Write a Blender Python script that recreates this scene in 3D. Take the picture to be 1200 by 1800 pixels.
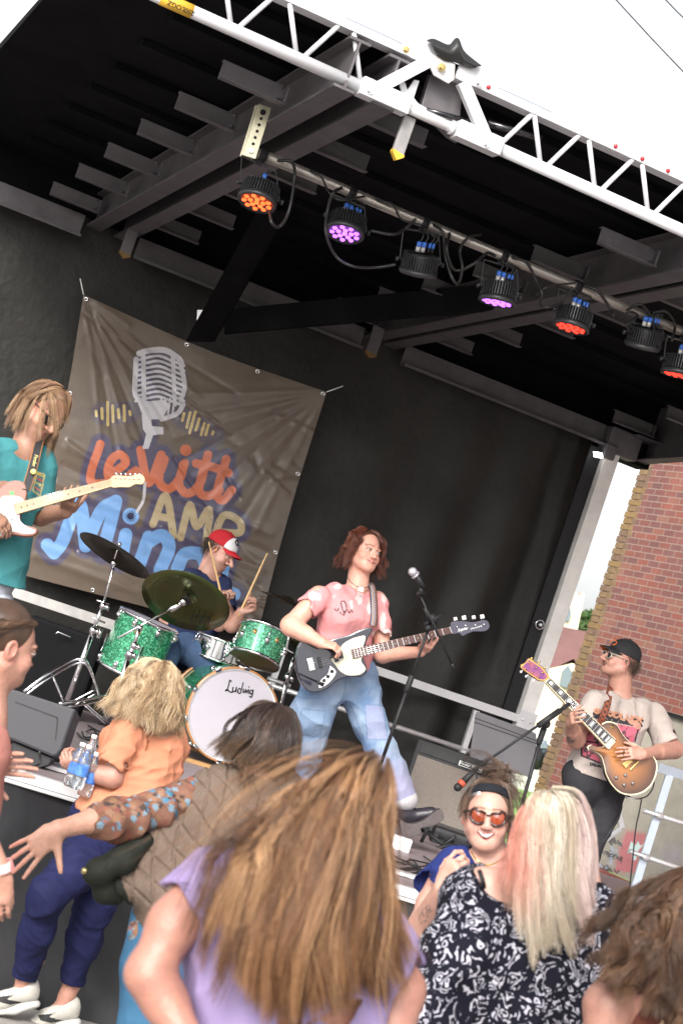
import bpy, math, random
import numpy as np
from mathutils import Vector, Matrix
random.seed(7); rng = np.random.default_rng(7)
for o in list(bpy.data.objects): bpy.data.objects.remove(o)
sc = bpy.context.scene; COL = sc.collection
# ---------------------------------------------------------------- camera
ZC = 1.95
YAW, PITCH, ROLL = (math.radians(a) for a in (19.0, 4.0, 18.8))
F = 3500.0
FW = np.array([math.sin(YAW)*math.cos(PITCH), math.cos(YAW)*math.cos(PITCH), math.sin(PITCH)])
RT = np.array([math.cos(YAW), -math.sin(YAW), 0.0]); UP = np.cross(RT, FW)
CX = math.cos(ROLL)*RT + math.sin(ROLL)*UP
CU = -math.sin(ROLL)*RT + math.cos(ROLL)*UP
CAM = np.array([0.0, 0.0, ZC])
cd = bpy.data.cameras.new('camera'); cam = bpy.data.objects.new('camera', cd); COL.objects.link(cam)
cd.sensor_fit = 'VERTICAL'; cd.sensor_height = 36.0; cd.sensor_width = 24.0; cd.lens = 70.0
cd.clip_start = 0.1; cd.clip_end = 3000
cd.dof.use_dof = True; cd.dof.focus_distance = 12.2; cd.dof.aperture_fstop = 7.0
m4 = Matrix.Identity(4)
for i in range(3):
    m4[i][0] = CX[i]; m4[i][1] = CU[i]; m4[i][2] = -FW[i]; m4[i][3] = CAM[i]
cam.matrix_world = m4; sc.camera = cam
# ---------------------------------------------------------------- sky, sun, exposure
SUN_EL, SUN_AZ = 32.0, 215.0      # azimuth measured clockwise from +Y: behind the camera, slightly left
w = bpy.data.worlds.new('World'); sc.world = w; w.use_nodes = True
nt = w.node_tree; bg = nt.nodes['Background']
sky = nt.nodes.new('ShaderNodeTexSky'); sky.sky_type = 'NISHITA'; sky.sun_disc = False
sky.sun_elevation = math.radians(SUN_EL); sky.sun_rotation = math.radians(SUN_AZ)
sky.air_density = 1.0; sky.dust_density = 4.0; sky.ozone_density = 1.0
hs = nt.nodes.new('ShaderNodeHueSaturation'); hs.inputs['Saturation'].default_value = 0.12
nt.links.new(sky.outputs[0], hs.inputs['Color']); nt.links.new(hs.outputs[0], bg.inputs['Color'])
bg.inputs['Strength'].default_value = 0.15
sd = bpy.data.lights.new('sun', 'SUN'); sd.energy = 1.5; sd.angle = math.radians(18); sd.color = (1.0, .94, .86)
so = bpy.data.objects.new('sun', sd); COL.objects.link(so)
_d = Vector((math.sin(math.radians(SUN_AZ))*math.cos(math.radians(SUN_EL)), math.cos(math.radians(SUN_AZ))*math.cos(math.radians(SUN_EL)), math.sin(math.radians(SUN_EL))))
so.rotation_euler = _d.to_track_quat('Z', 'Y').to_euler()
vs = sc.view_settings; vs.view_transform = 'Standard'; vs.look = 'None'; vs.gamma = 1.0; vs.use_curve_mapping = False
vs.exposure = 1.05
sc.render.engine = 'CYCLES'; sc.cycles.max_bounces = 6; sc.cycles.transparent_max_bounces = 8
# ---------------------------------------------------------------- pixel -> world helpers
def ray(px, py): return (px-600)/F*CX - (py-900)/F*CU + FW
def P(px, py, Y):               # point of the scene seen at a photograph pixel, standing Y metres into the scene
    r = ray(px, py); return r*(Y/r[1]) + CAM
def PZ(px, py, z):
    r = ray(px, py); return r*((z-ZC)/r[2]) + CAM
def PP(px, py, p0, n):
    r = ray(px, py); return r*((np.array(p0)-CAM)@n/(r@n)) + CAM
def pix(V):
    q = np.asarray(V, float) - CAM; z = q@FW
    return np.stack([600+F*(q@CX)/z, 900-F*(q@CU)/z], -1)
def V3(*a): return np.array(a, float)
def unit(v): v = np.asarray(v, float); return v/(np.linalg.norm(v)+1e-12)
# ---------------------------------------------------------------- objects
def link(name, me, mt=None, parent=None):
    o = bpy.data.objects.new(name, me); COL.objects.link(o)
    if mt is not None and me is not None:
        for m in (mt if isinstance(mt, (list, tuple)) else [mt]): me.materials.append(m)
    if parent is not None:
        o.parent = parent; o.matrix_parent_inverse = parent.matrix_basis.inverted()
    return o
def tag(o, label=None, cat=None, group=None, kind=None):
    if label: o['label'] = label
    if cat: o['category'] = cat
    if group: o['group'] = group
    if kind: o['kind'] = kind
    return o
def thing(name, label, cat, loc=(0, 0, 0), group=None):
    o = bpy.data.objects.new(name, None); COL.objects.link(o); o.location = tuple(float(v) for v in loc); o.empty_display_size = .1
    return tag(o, label, cat, group)
def mesh_np(name, V, Fq, smooth=True, col=None):
    V = np.asarray(V, np.float32); Fq = np.asarray(Fq, np.int32); k = Fq.shape[1]
    me = bpy.data.meshes.new(name); me.vertices.add(len(V)); me.vertices.foreach_set('co', V.ravel())
    me.loops.add(Fq.size); me.loops.foreach_set('vertex_index', Fq.ravel())
    me.polygons.add(len(Fq)); me.polygons.foreach_set('loop_start', np.arange(0, Fq.size, k, dtype=np.int32))
    try: me.polygons.foreach_set('loop_total', np.full(len(Fq), k, np.int32))
    except Exception: pass
    me.update(calc_edges=True)
    me.polygons.foreach_set('use_smooth', np.full(len(Fq), smooth, bool))
    if col is not None: set_col(me, col)
    return me
def set_col(me, c):
    c = np.asarray(c, np.float32)
    if c.shape[1] == 3: c = np.concatenate([c, np.ones((len(c), 1), np.float32)], 1)
    a = me.color_attributes.new('Col', 'FLOAT_COLOR', 'POINT'); a.data.foreach_set('color', c.ravel())
class MB:
    def __init__(s): s.v = []; s.f = []; s.sm = []
    def add(s, V, Fc, smooth=False):
        n = len(s.v); s.v += [tuple(float(c) for c in v) for v in V]
        s.f += [tuple(i+n for i in f) for f in Fc]; s.sm += [smooth]*len(Fc); return s
    def box(s, c, ex, ey, ez):       # centre and three half-extent vectors
        c, ex, ey, ez = map(lambda a: np.array(a, float), (c, ex, ey, ez)); V = []
        for i in (-1, 1):
            for j in (-1, 1):
                for k in (-1, 1): V.append(c+i*ex+j*ey+k*ez)
        Fc = [(0, 1, 3, 2), (4, 6, 7, 5), (0, 4, 5, 1), (2, 3, 7, 6), (0, 2, 6, 4), (1, 5, 7, 3)]
        if np.dot(np.cross(ex, ey), ez) < 0: Fc = [f[::-1] for f in Fc]
        return s.add(V, Fc)
    def bar(s, a, b, wv, hv):        # beam from a to b; wv, hv half-size vectors
        a = np.array(a, float); b = np.array(b, float); return s.box((a+b)/2, (b-a)/2, wv, hv)
    def tube(s, pts, r, n=10, cap=True):
        pts = [np.array(p, float) for p in pts]; m = len(pts); rr = r if hasattr(r, '__len__') else [r]*m
        V = []; up = None
        for i, p in enumerate(pts):
            t = unit(pts[min(i+1, m-1)]-pts[max(i-1, 0)])
            if up is None: up = unit(np.cross(t, [0.3, 0.2, 1] if abs(t[2]) < .9 else [1, 0, 0]))
            up = unit(up-t*(up@t)); sd_ = np.cross(t, up)
            for k in range(n):
                a = 2*math.pi*k/n; V.append(p+rr[i]*(math.cos(a)*up+math.sin(a)*sd_))
        Fc = [(i*n+k, i*n+(k+1) % n, (i+1)*n+(k+1) % n, (i+1)*n+k) for i in range(m-1) for k in range(n)]
        s.add(V, Fc, True)
        if cap:
            n0 = len(s.v)-len(V); s.f.append(tuple(n0+k for k in range(n))[::-1]); s.sm.append(False)
            s.f.append(tuple(n0+(m-1)*n+k for k in range(n))); s.sm.append(False)
        return s
    def lathe(s, c, ax, prof, n=32, ux=None, smooth=True, close=False):   # prof: (radius, height along ax)
        ax = unit(ax); ux = unit(np.cross(ax, [0.13, 1, 0.2]) if ux is None else ux); uy = np.cross(ax, ux); V = []
        for r, h in prof:
            for k in range(n):
                a = 2*math.pi*k/n; V.append(np.array(c)+ax*h+r*(math.cos(a)*ux+math.sin(a)*uy))
        m = len(prof)
        Fc = [(i*n+k, i*n+(k+1) % n, (i+1)*n+(k+1) % n, (i+1)*n+k) for i in range(m-1) for k in range(n)]
        return s.add(V, Fc, smooth)
    def prism(s, pts, d, n=None):     # closed outline extruded by vector d
        pts = [np.array(p, float) for p in pts]; d = np.array(d, float); m = len(pts)
        V = pts+[p+d for p in pts]
        Fc = [tuple(range(m)), tuple(range(m, 2*m))[::-1]]+[(i, i+m, (i+1) % m+m, (i+1) % m) for i in range(m)]
        return s.add(V, Fc)
    def ball(s, c, r, n=10, sq=(1, 1, 1)):
        V = [np.array(c)+np.array([0, 0, r*sq[2]])]; m = n//2
        for i in range(1, m):
            for k in range(n):
                t = math.pi*i/m; a = 2*math.pi*k/n
                V.append(np.array(c)+r*np.array([math.sin(t)*math.cos(a)*sq[0], math.sin(t)*math.sin(a)*sq[1], math.cos(t)*sq[2]]))
        V.append(np.array(c)-np.array([0, 0, r*sq[2]])); Fc = [(0, 1+k, 1+(k+1) % n) for k in range(n)]
        for i in range(m-2):
            for k in range(n): Fc.append((1+i*n+k, 1+(i+1)*n+k, 1+(i+1)*n+(k+1) % n, 1+i*n+(k+1) % n))
        L = len(V)-1; Fc += [(L, 1+(m-2)*n+(k+1) % n, 1+(m-2)*n+k) for k in range(n)]
        return s.add(V, Fc, True)
    def build(s, name, mt=None, parent=None, bevel=0, tri=False):
        me = bpy.data.meshes.new(name); me.from_pydata(s.v, [], s.f); me.update()
        me.polygons.foreach_set('use_smooth', np.array(s.sm, bool))
        import bmesh
        bm = bmesh.new(); bm.from_mesh(me); bmesh.ops.recalc_face_normals(bm, faces=bm.faces[:])
        if bevel: 
            bmesh.ops.bevel(bm, geom=[e for e in bm.edges if len(e.link_faces) == 2 and e.calc_face_angle(0) > .6], offset=bevel, segments=2, profile=.6, affect='EDGES', clamp_overlap=True)
        bm.to_mesh(me); bm.free()
        return link(name, me, mt, parent)
def smooth_path(pts, n=8):
    pts = np.array(pts, float); out = []
    Q = np.vstack([2*pts[0]-pts[1], pts, 2*pts[-1]-pts[-2]])
    for i in range(1, len(Q)-2):
        for t in np.arange(n)/n:
            a, b, c, d = Q[i-1:i+3]
            out.append(.5*((2*b)+(c-a)*t+(2*a-5*b+4*c-d)*t*t+(3*b-a-3*c+d)*t**3))
    out.append(Q[-2]); return np.array(out)
# ---------------------------------------------------------------- materials
def lk(nt, a, b): nt.links.new(a, b)
def mat(name, c, rough=.6, metal=0., var=0., vs_=8., bump=0., bs=30., c2=None, emit=None, es=1., alpha=None, trans=0., coat=0., sss=0., stretch=(1, 1, 1), attr=False, sheen=0., ior=None):
    m = bpy.data.materials.new(name); m.use_nodes = True; nt = m.node_tree; b = nt.nodes['Principled BSDF']
    b.inputs['Base Color'].default_value = (*c, 1); b.inputs['Roughness'].default_value = rough; b.inputs['Metallic'].default_value = metal
    if emit: b.inputs['Emission Color'].default_value = (*emit, 1); b.inputs['Emission Strength'].default_value = es
    if trans: b.inputs['Transmission Weight'].default_value = trans
    if coat: b.inputs['Coat Weight'].default_value = coat; b.inputs['Coat Roughness'].default_value = .08
    if ior: b.inputs['IOR'].default_value = ior
    if sss: b.inputs['Subsurface Weight'].default_value = sss; b.inputs['Subsurface Radius'].default_value = (.012, .005, .003); b.inputs['Subsurface Scale'].default_value = 1.0
    if sheen: b.inputs['Sheen Weight'].default_value = sheen
    tc = nt.nodes.new('ShaderNodeTexCoord'); mp = nt.nodes.new('ShaderNodeMapping'); lk(nt, tc.outputs['Object'], mp.inputs[0]); mp.inputs['Scale'].default_value = stretch
    src = None
    if attr:
        at = nt.nodes.new('ShaderNodeAttribute'); at.attribute_name = 'Col'; src = at.outputs['Color']
    if var or c2:
        n = nt.nodes.new('ShaderNodeTexNoise'); n.inputs['Scale'].default_value = vs_; n.inputs['Detail'].default_value = 6; n.inputs['Roughness'].default_value = .62; lk(nt, mp.outputs[0], n.inputs['Vector'])
        r = nt.nodes.new('ShaderNodeValToRGB'); e = r.color_ramp.elements; e[0].position = .32; e[1].position = .68
        if c2: e[0].color = (*c, 1); e[1].color = (*c2, 1)
        else:
            e[0].color = (1-var,)*3+(1,); e[1].color = (1+var,)*3+(1,)
        lk(nt, n.outputs[0], r.inputs[0])
        if c2: src = r.outputs[0]
        else:
            mx = nt.nodes.new('ShaderNodeMix'); mx.data_type = 'RGBA'; mx.blend_type = 'MULTIPLY'; mx.inputs[0].default_value = 1; mx.inputs[6].default_value = (*c, 1)
            if src is not None: lk(nt, src, mx.inputs[6])
            lk(nt, r.outputs[0], mx.inputs[7]); src = mx.outputs[2]
    if src is not None: lk(nt, src, b.inputs['Base Color'])
    if bump:
        n2 = nt.nodes.new('ShaderNodeTexNoise'); n2.inputs['Scale'].default_value = bs; n2.inputs['Detail'].default_value = 4; lk(nt, mp.outputs[0], n2.inputs['Vector'])
        bp = nt.nodes.new('ShaderNodeBump'); bp.inputs['Strength'].default_value = bump; bp.inputs['Distance'].default_value = .02; lk(nt, n2.outputs[0], bp.inputs['Height']); lk(nt, bp.outputs[0], b.inputs['Normal'])
    return m
def cloth(name, c, rough=.85, var=.06, bump=.35, bs=14., attr=False, sheen=.2, weave=0):
    m = mat(name, c, rough, 0, var, 5, bump, bs, attr=attr, sheen=0, stretch=(1, 1, .55)); m.node_tree.nodes['Principled BSDF'].inputs['Specular IOR Level'].default_value = .15; return m
M = {}
M['alu'] = mat('brushed_aluminium', (.78, .78, .79), .42, .55, .06, 6, .05, 60)
M['alu_white'] = mat('white_painted_aluminium', (.60, .60, .62), .42, .15, .03, 5)
M['steel'] = mat('galvanised_steel', (.125, .115, .122), .5, .35, .16, 7, .08, 40)
M['post'] = mat('dull_aluminium', (.85, .83, .79), .5, .1, .08, 9, .1, 40)
M['steel_light'] = mat('pale_zinc_steel', (.60, .58, .56), .45, .5, .12, 12, .1, 50)
M['chrome'] = mat('chrome', (.75, .75, .76), .12, 1.0, .04, 20)
M['black'] = mat('matt_black', (.018, .018, .02), .5, 0, .2, 12, .05, 50)
M['black_gloss'] = mat('black_gloss', (.012, .012, .014), .12, 0, .1, 12, coat=.5)
M['roof'] = mat('black_roof_panel', (.007, .007, .008), .8, 0, .3, 3, .1, 8)
M['roof'].node_tree.nodes['Principled BSDF'].inputs['Specular IOR Level'].default_value = .05
for _k in ('black', 'steel'): M[_k].node_tree.nodes['Principled BSDF'].inputs['Specular IOR Level'].default_value = .25
M['rubber'] = mat('black_rubber', (.015, .015, .015), .45, 0, .2, 20)
M['red'] = mat('red_lens', (.45, .02, .03), .25, 0, .1, 30)
M['yellow'] = mat('yellow_paint', (.62, .36, .03), .55, 0, .15, 20)
M['white'] = mat('white_paint', (.78, .78, .76), .5, 0, .05, 10)
M['brass'] = mat('brass_bolt', (.55, .42, .18), .3, .9, .1, 20)
M['gold'] = mat('gold_hardware', (.75, .52, .2), .2, .95, .05, 20)
M['blue_plug'] = mat('blue_plug', (.05, .17, .62), .4, 0, .1, 30)
# ---------------------------------------------------------------- ground and stage
YE, YB = 9.0, 14.2; HD = 1.0
def roofz(Y): return 4.30 + (14.2-Y)*.035
gm = mat('concrete_ground', (.30, .28, .26), .9, 0, .2, 3, .3, 30)
MB().add([(-400, -100, 0), (600, -100, 0), (600, 900, 0), (-400, 900, 0)], [(0, 1, 2, 3)]).build('ground', gm)['kind'] = 'structure'
grm = mat('lawn', (.16, .30, .06), .9, 0, .3, 3, .4, 40, c2=(.24, .38, .10))
MB().add([(5, 24, .004), (60, 24, .004), (80, 58, .004), (8, 58, .004)], [(0, 1, 2, 3)]).build('lawn', grm)['kind'] = 'structure'
stage = thing('mobile_stage', 'mobile trailer stage with black roof, black backdrop and aluminium roof truss', 'stage', (4, YE, 0))
dm = mat('stage_deck', (.20, .15, .16), .45, 0, .25, 4, .1, 40, stretch=(.3, 3, 1), c2=(.28, .23, .24))
X0, X1 = -.6, 9.2
d = MB().box(((X0+X1)/2, (YE+YB)/2+.03, HD-.04), ((X1-X0)/2, 0, 0), (0, (YB-YE)/2, 0), (0, 0, .038)); d.build('deck', dm, stage)
# deck front edge rail, three stepped extrusions
e = MB(); e.box(((X0+X1)/2, YE-.012, HD-.02), ((X1-X0)/2, 0, 0), (0, .03, 0), (0, 0, .024)); e.box(((X0+X1)/2, YE-.045, HD-.055), ((X1-X0)/2, 0, 0), (0, .012, 0), (0, 0, .008))
e.build('edge_rail', M['alu'], stage, .004)
e = MB(); e.box(((X0+X1)/2, YE+.46, HD+.012), ((X1-X0)/2, 0, 0), (0, .05, 0), (0, 0, .009)); e.build('deck_joint_strip', M['alu'], stage)
# black vinyl skirt with folds
xs = np.linspace(X0, X1, 700); zs = np.linspace(0.0, .945, 60); XX, ZZ = np.meshgrid(xs, zs)
tq = (.945-ZZ)
yy = YE-.03-.02*np.sin(XX*4+np.sin(XX*2.3)*2)*tq-.012*np.sin(XX*13+3*np.sin(XX*1.7)+ZZ*1.5)*np.exp(-tq*2.2)-.02*np.sin(ZZ*9+XX*3.1)*tq*np.sin(XX*1.9)**2-.05*tq**2
crn = .008*np.abs(np.sin((XX*1.3+ZZ)*7))*np.sin(XX*5+ZZ*11)
V = np.stack([XX, yy+crn, ZZ], -1).reshape(-1, 3); nx = len(xs)
ii = (np.arange(len(zs)-1)[:, None]*nx+np.arange(nx-1)).ravel(); Fq = np.stack([ii, ii+1, ii+nx+1, ii+nx], 1)
vin = mat('black_vinyl', (.02, .02, .022), .33, 0, .25, 4, .25, 9, stretch=(1, 1, .6))
link('skirt', mesh_np('skirt', V, Fq), vin, stage)
# backdrop
xs = np.linspace(.2, 6.70, 500); zs = np.linspace(.4, 4.36, 180); XX, ZZ = np.meshgrid(xs, zs)
sag = np.clip((XX-4.3)/2.0, 0, 1)
yy = YB+.02+.065*sag*np.sin(XX*10+.6*np.sin(ZZ*1.3)+1.2*np.sin(XX*2))*np.clip((4.5-ZZ)/2.5, .15, 1)+.018*np.sin(XX*3.3+ZZ*.9)+.008*np.sin(ZZ*7+XX*3)*np.sin(XX*2.2)
yy += .02*np.sin(XX*23+ZZ)*np.exp(-((XX-6.55)/.22)**2)
V = np.stack([XX, yy, ZZ], -1).reshape(-1, 3); nx = len(xs)
ii = (np.arange(len(zs)-1)[:, None]*nx+np.arange(nx-1)).ravel(); Fq = np.stack([ii, ii+1, ii+nx+1, ii+nx], 1)
curt = mat('black_mesh_curtain', (.021, .020, .018), .6, 0, .38, 1.7, .45, 16)
curt.node_tree.nodes['Principled BSDF'].inputs['Specular IOR Level'].default_value = .3
link('backdrop_curtain', mesh_np('backdrop', V, Fq), curt, stage)
_r = ray(22, 66); XSC = float(_r[0]*((4.30+14.2*.035+.33-ZC)/(_r[2]+.035*_r[1])))
# roof panel with ribs
YF = 8.95
def rz(Y): return roofz(Y)+.33
rp = MB()
for (a, b) in ((XSC-.01, X1+.6),):
    rp.add([(a, YF, rz(YF)), (b, YF, rz(YF)), (b, YB+.25, rz(YB+.25)), (a, YB+.25, rz(YB+.25)), (a, YF, rz(YF)+.02), (b, YF, rz(YF)+.02), (b, YB+.25, rz(YB+.25)+.1), (a, YB+.25, rz(YB+.25)+.1)],
           [(0, 1, 2, 3), (7, 6, 5, 4), (0, 4, 5, 1), (1, 5, 6, 2), (2, 6, 7, 3), (3, 7, 4, 0)])
rp.build('roof_panel', M['roof'], stage)
rb = MB()
for Y in np.arange(YF+.4, YB, .62): rb.box(((X0+X1)/2+1.4, Y, rz(Y)-.02), ((X1-X0)/2-.9, 0, 0), (0, .06, 0), (0, 0, .018))
rb.build('roof_rib', M['roof'], stage)
MB().box(((XSC+7.08)/2, YB+.14, 4.5), ((7.08-XSC)/2, 0, 0), (0, .02, 0), (0, 0, .30)).build('rear_fascia', M['roof'], stage)
# longitudinal roof beams: I-sections; each one a web between two flanges
def ibeam(name, x, y0, y1, hw=.055, h=.24, t=.007):
    b = MB(); z0, z1 = roofz(y0), roofz(y1)
    for dz in (0, h): b.bar((x, y0, z0+dz), (x, y1, z1+dz), (hw, 0, 0), (0, 0, t))
    b.bar((x, y0, z0+h/2), (x, y1, z1+h/2), (.006, 0, 0), (0, 0, h/2-t-.0005)); return b.build(name, M['steel'], stage)
# ---------------------------------------------------------------- roof frame
b = MB(); b.bar((7.06, 8.9, roofz(8.9)-.02), (7.06, 14.1, roofz(14.1)-.13), (.05, 0, 0), (0, 0, .006)); b.bar((7.10, 8.9, roofz(8.9)+.19), (7.10, 14.1, roofz(14.1)+.12), (.012, 0, 0), (0, 0, .22)); b.build('side_beam', M['steel'], stage); MB().box((7.02, 14.16, 4.5), (.13, 0, 0), (0, .10, 0), (0, 0, .36)).build('corner_box', M['roof'], stage)
for x in (2.40, 2.61, 4.64, 4.80): ibeam('roof_beam', x, 8.9, 14.15)
def stub(x0, x1, Y):
    b = MB(); z = roofz(Y)+.05
    b.box(((x0+x1)/2, Y, z+.04), ((x1-x0)/2, 0, 0), (0, .004, 0), (0, 0, .045))
    b.box(((x0+x1)/2, Y-.025, z-.008), ((x1-x0)/2, 0, 0), (0, .03, 0), (0, 0, .003))
    b.box(((x0+x1)/2, Y+.02, z+.088), ((x1-x0)/2, 0, 0), (0, .02, 0), (0, 0, .003))
    s = 1 if abs(x1-2.34) < .3 or abs(x1-4.58) < .3 or x1 > 6.9 else -1
    xe = x1 if s > 0 else x0
    b.box((xe+s*-.012, Y-.03, z+.04), (.006, 0, 0), (0, .02, 0), (0, 0, .04))
    for dz in (.02, .08): b.lathe((xe-s*.035, Y-.006, z+dz), (0, -1, 0), [(0, .012), (.008, .012), (.01, 0)], 8)
    b.build('purlin_stub', M['steel'], stage)
for Y in (9.7, 10.53, 11.36, 12.19, 13.02, 13.85):
    stub(1.98, 2.34, Y); stub(2.68, 3.02, Y-.3); stub(4.22, 4.575, Y); stub(4.87, 5.22, Y-.3); stub(6.62, 6.98, Y)
# back header channel, side gutter
b = MB(); zb = roofz(14.2)
for (a, c) in ((XSC+.1, 2.30), (2.72, 4.55), (4.90, 6.80)):
    b.box(((a+c)/2, 14.05, zb-.03), ((c-a)/2, 0, 0), (0, .006, 0), (0, 0, .075))
    b.box(((a+c)/2, 14.0, zb-.108), ((c-a)/2, 0, 0), (0, .05, 0), (0, 0, .004))
    b.box(((a+c)/2, 13.96, zb-.118), ((c-a)/2, 0, 0), (0, .006, 0), (0, 0, .006))
b.build('header_channel', M['steel'], stage, .002)
b = MB(); b.box((6.82, 14.0, 4.24), (.14, 0, 0), (0, .08, 0), (0, 0, .10)); b.box((6.72, 13.93, 4.14), (.05, 0, 0), (0, .02, 0), (0, 0, .06)); b.box((7.06, 13.95, 4.33), (.2, 0, 0), (0, .12, 0), (0, 0, .01))
b.build('corner_bracket', M['steel'], stage, .01)
b = MB(); b.box((6.62, 13.9, 4.08), (.025, 0, .004), (0, .03, 0), (-.01, 0, .018)); b.build('work_light', mat('lit_lamp_cover', (.9, .9, .9), .4, emit=(1, 1, 1), es=3), stage)
# black folding arms at the back
b = MB(); b.bar(P(352, 600, 13.9), P(480, 372, 12.6), CX*.10, FW*.05); b.build('folding_arm', M['roof'], stage)
b = MB(); b.bar(P(395, 566, 13.9), P(875, 522, 11.8), CU*.085, FW*.06); b.build('folding_arm', M['roof'], stage)
b = MB(); b.bar(P(352, 545, 13.85), P(350, 594, 13.85), CX*.02, FW*.01); b.build('latch_blade', M['alu'], stage)
# yellow tipped drop brackets
def dropb(px, py, Y, L, wd, ym='yellow'):
    t = P(px, py, Y); b = MB(); b.prism([t+V3(-wd, 0, 0), t+V3(wd, 0, 0), t+V3(wd, 0, -L*.9), t+V3(0, 0, -L), t+V3(-wd, 0, -L*.85)], (0, .03, 0))
    o = b.build('drop_bracket', mat('mid_grey_steel', (.26, .25, .25), .5, .2, .12, 15) if ym == 'yellow' else M['steel'], stage, .004)
    b = MB(); b.prism([t+V3(wd+.002, -.003, -L*.85), t+V3(wd+.002, -.003, -L*.9), t+V3(0, -.003, -L*1.01), t+V3(-wd-.002, -.003, -L*.86), t+V3(-wd-.002, -.003, -L*.80)], (0, .036, 0)); b.build('yellow_tip', M[ym], o)
dropb(722, 205, 8.95, .22, .03); M['ochre'] = mat('dark_ochre_paint', (.16, .09, .02), .6, 0, .2, 20); dropb(236, 402, 13.7, .22, .04, 'ochre'); dropb(668, 575, 13.7, .24, .045, 'ochre')  # the two rear tips get a darker yellow than the front one
# ---- front truss
YT = 8.93; zl = float((P(500, 88, YT)[2]+P(1100, 366, YT)[2])/2)
def tx(px, py): return float(P(px, py, YT)[0])
XH0, XH1 = tx(650, 160), tx(862, 258); XS0, XS1 = tx(700, 188), tx(803, 236)
b = MB(); b.tube([(1.0, YT, zl), (XH0-.005, YT, zl)], .031, 16); b.tube([(XH1+.005, YT, zl), (7.6, YT, zl)], .031, 16); b.build('truss_lower_chord', M['alu_white'], stage)
ht, tk = .225, .12
XG0, XG1 = tx(766, 115), tx(800, 130)
def chord(a, c):
    b = MB(); b.box(((a+c)/2, YT-.005, zl+ht+tk/2), ((c-a)/2, 0, 0), (0, .012, 0), (0, 0, tk/2)); b.box(((a+c)/2, YT+.045, zl+ht+.006), ((c-a)/2, 0, 0), (0, .037, 0), (0, 0, .006)); b.box(((a+c)/2, YT+.045, zl+ht+tk-.006), ((c-a)/2, 0, 0), (0, .037, 0), (0, 0, .005))
    return b.build('truss_top_chord', M['alu_white'], stage, .003)
c1 = chord(1.0, XG0-.02); c2 = chord(XG1+.0, 7.6)

xsn = [tx(412, 47)+k*(tx(527, 98)-tx(412, 47)) for k in range(-4, 3)]+[tx(868, 262)]+[tx(952, 297)+k*(tx(1047, 340)-tx(952, 297)) for k in range(0, 14)]
for i, x in enumerate(xsn):
    for s in (-1, 1):
        if i == 6 and s == 1: continue
        if i == 7 and s == -1: continue
        MB().tube([(x+s*.02, YT, zl+.02), (x+s*.128, YT, zl+ht)], .0125, 10).build('truss_brace', M['alu_white'], stage)
for s, (p0, p1) in ((0, ((654, 160), (752, 108))), (1, ((856, 250), (812, 145)))):
    a, c = P(*p0, YT-.03), P(*p1, YT-.03); dr = unit(c-a); n = np.cross(dr, (0, 1, 0)); MB().bar(a-dr*.02, c, n*.03, (0, .02, 0)).build('hinge_strut', M['alu_white'], stage, .003)
b = MB(); b.box(((XH0+XS0)/2-.01, YT-.01, zl), ((XS0-XH0)/2+.05, 0, 0), (0, .045, 0), (0, 0, .043)); b.build('hinge_sleeve', M['alu_white'], stage, .004); b = MB(); b.box(((XH1+XS1)/2+.01, YT-.01, zl), ((XH1-XS1)/2+.03, 0, 0), (0, .045, 0), (0, 0, .043)); b.build('hinge_sleeve', M['alu_white'], stage, .004)
b = MB(); b.tube([(XS0-.01, YT, zl), (XS1+.01, YT, zl)], .026, 16); b.tube([(XS1-.045, YT, zl), (XS1-.03, YT, zl)], .036, 16); b.build('hinge_pin_tube', M['alu'], stage)
b = MB(); c = P(782, 122, YT-.02); b.prism([P(x, y, YT-.03) for x, y in ((755, 92), (800, 112), (798, 140), (788, 147), (762, 132), (752, 112))], (0, .012, 0)); pl = b.build('hinge_plate', M['steel_light'], stage, .003)
b = MB(); b.prism([P(x, y, YT+.06) for x, y in ((756, 130), (812, 150), (806, 250), (790, 240), (770, 220), (735, 205))], (0, .05, 0)); b.build('hinge_gusset', M['steel'], stage, .004)
b = MB(); b.prism([P(x, y, YT+.01) for x, y in ((700, 140), (712, 145), (716, 158), (728, 140), (737, 142), (727, 172), (735, 182), (750, 190), (748, 197), (735, 196), (712, 178), (706, 165))], (0, .015, 0)); b.build('latch_lever', M['alu_white'], stage, .002)
b = MB(); b.tube([P(748, 193, YT+.02), P(815, 210, YT+.03)], .012, 10); b.tube([P(752, 194, YT+.02), P(830, 214, YT+.03), P(870, 222, YT+.03)], .008, 8); b.tube([P(855, 216, YT+.08), P(950, 243, YT+.1)], .017, 12); b.build('hydraulic_cylinder', M['black_gloss'], stage)
def bolt(px, py, r, m, name='bolt', Y=YT-.05):
    c = P(px, py, Y); b = MB(); b.lathe(c, (0, -1, 0), [(r*1.5, -.004), (r*1.5, 0), (r, .0), (r, .012), (0, .013)], 6, smooth=False); b.build(name, m, stage)
for q in ((651, 159), (856, 253)): bolt(*q, .013, M['chrome'], Y=YT-.06)
bolt(714, 87, .012, M['brass']); bolt(843, 145, .014, M['chrome']); bolt(777, 118, .014, M['brass'])
def reflector(px, py):
    c = P(px, py, YT-.02); b = MB(); b.lathe(c, (0, -1, 0), [(.011, -.002), (.011, .004), (.007, .008), (0, .009)], 12); b.build('marker_lamp', M['red'], stage)
for q in ((858, 153), (1081, 257), (1128, 279), (1173, 300)): reflector(*q)
dec = mat('pale_blue_reflective_strip', (.36, .41, .48), .4, 0, .04, 20)
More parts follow.
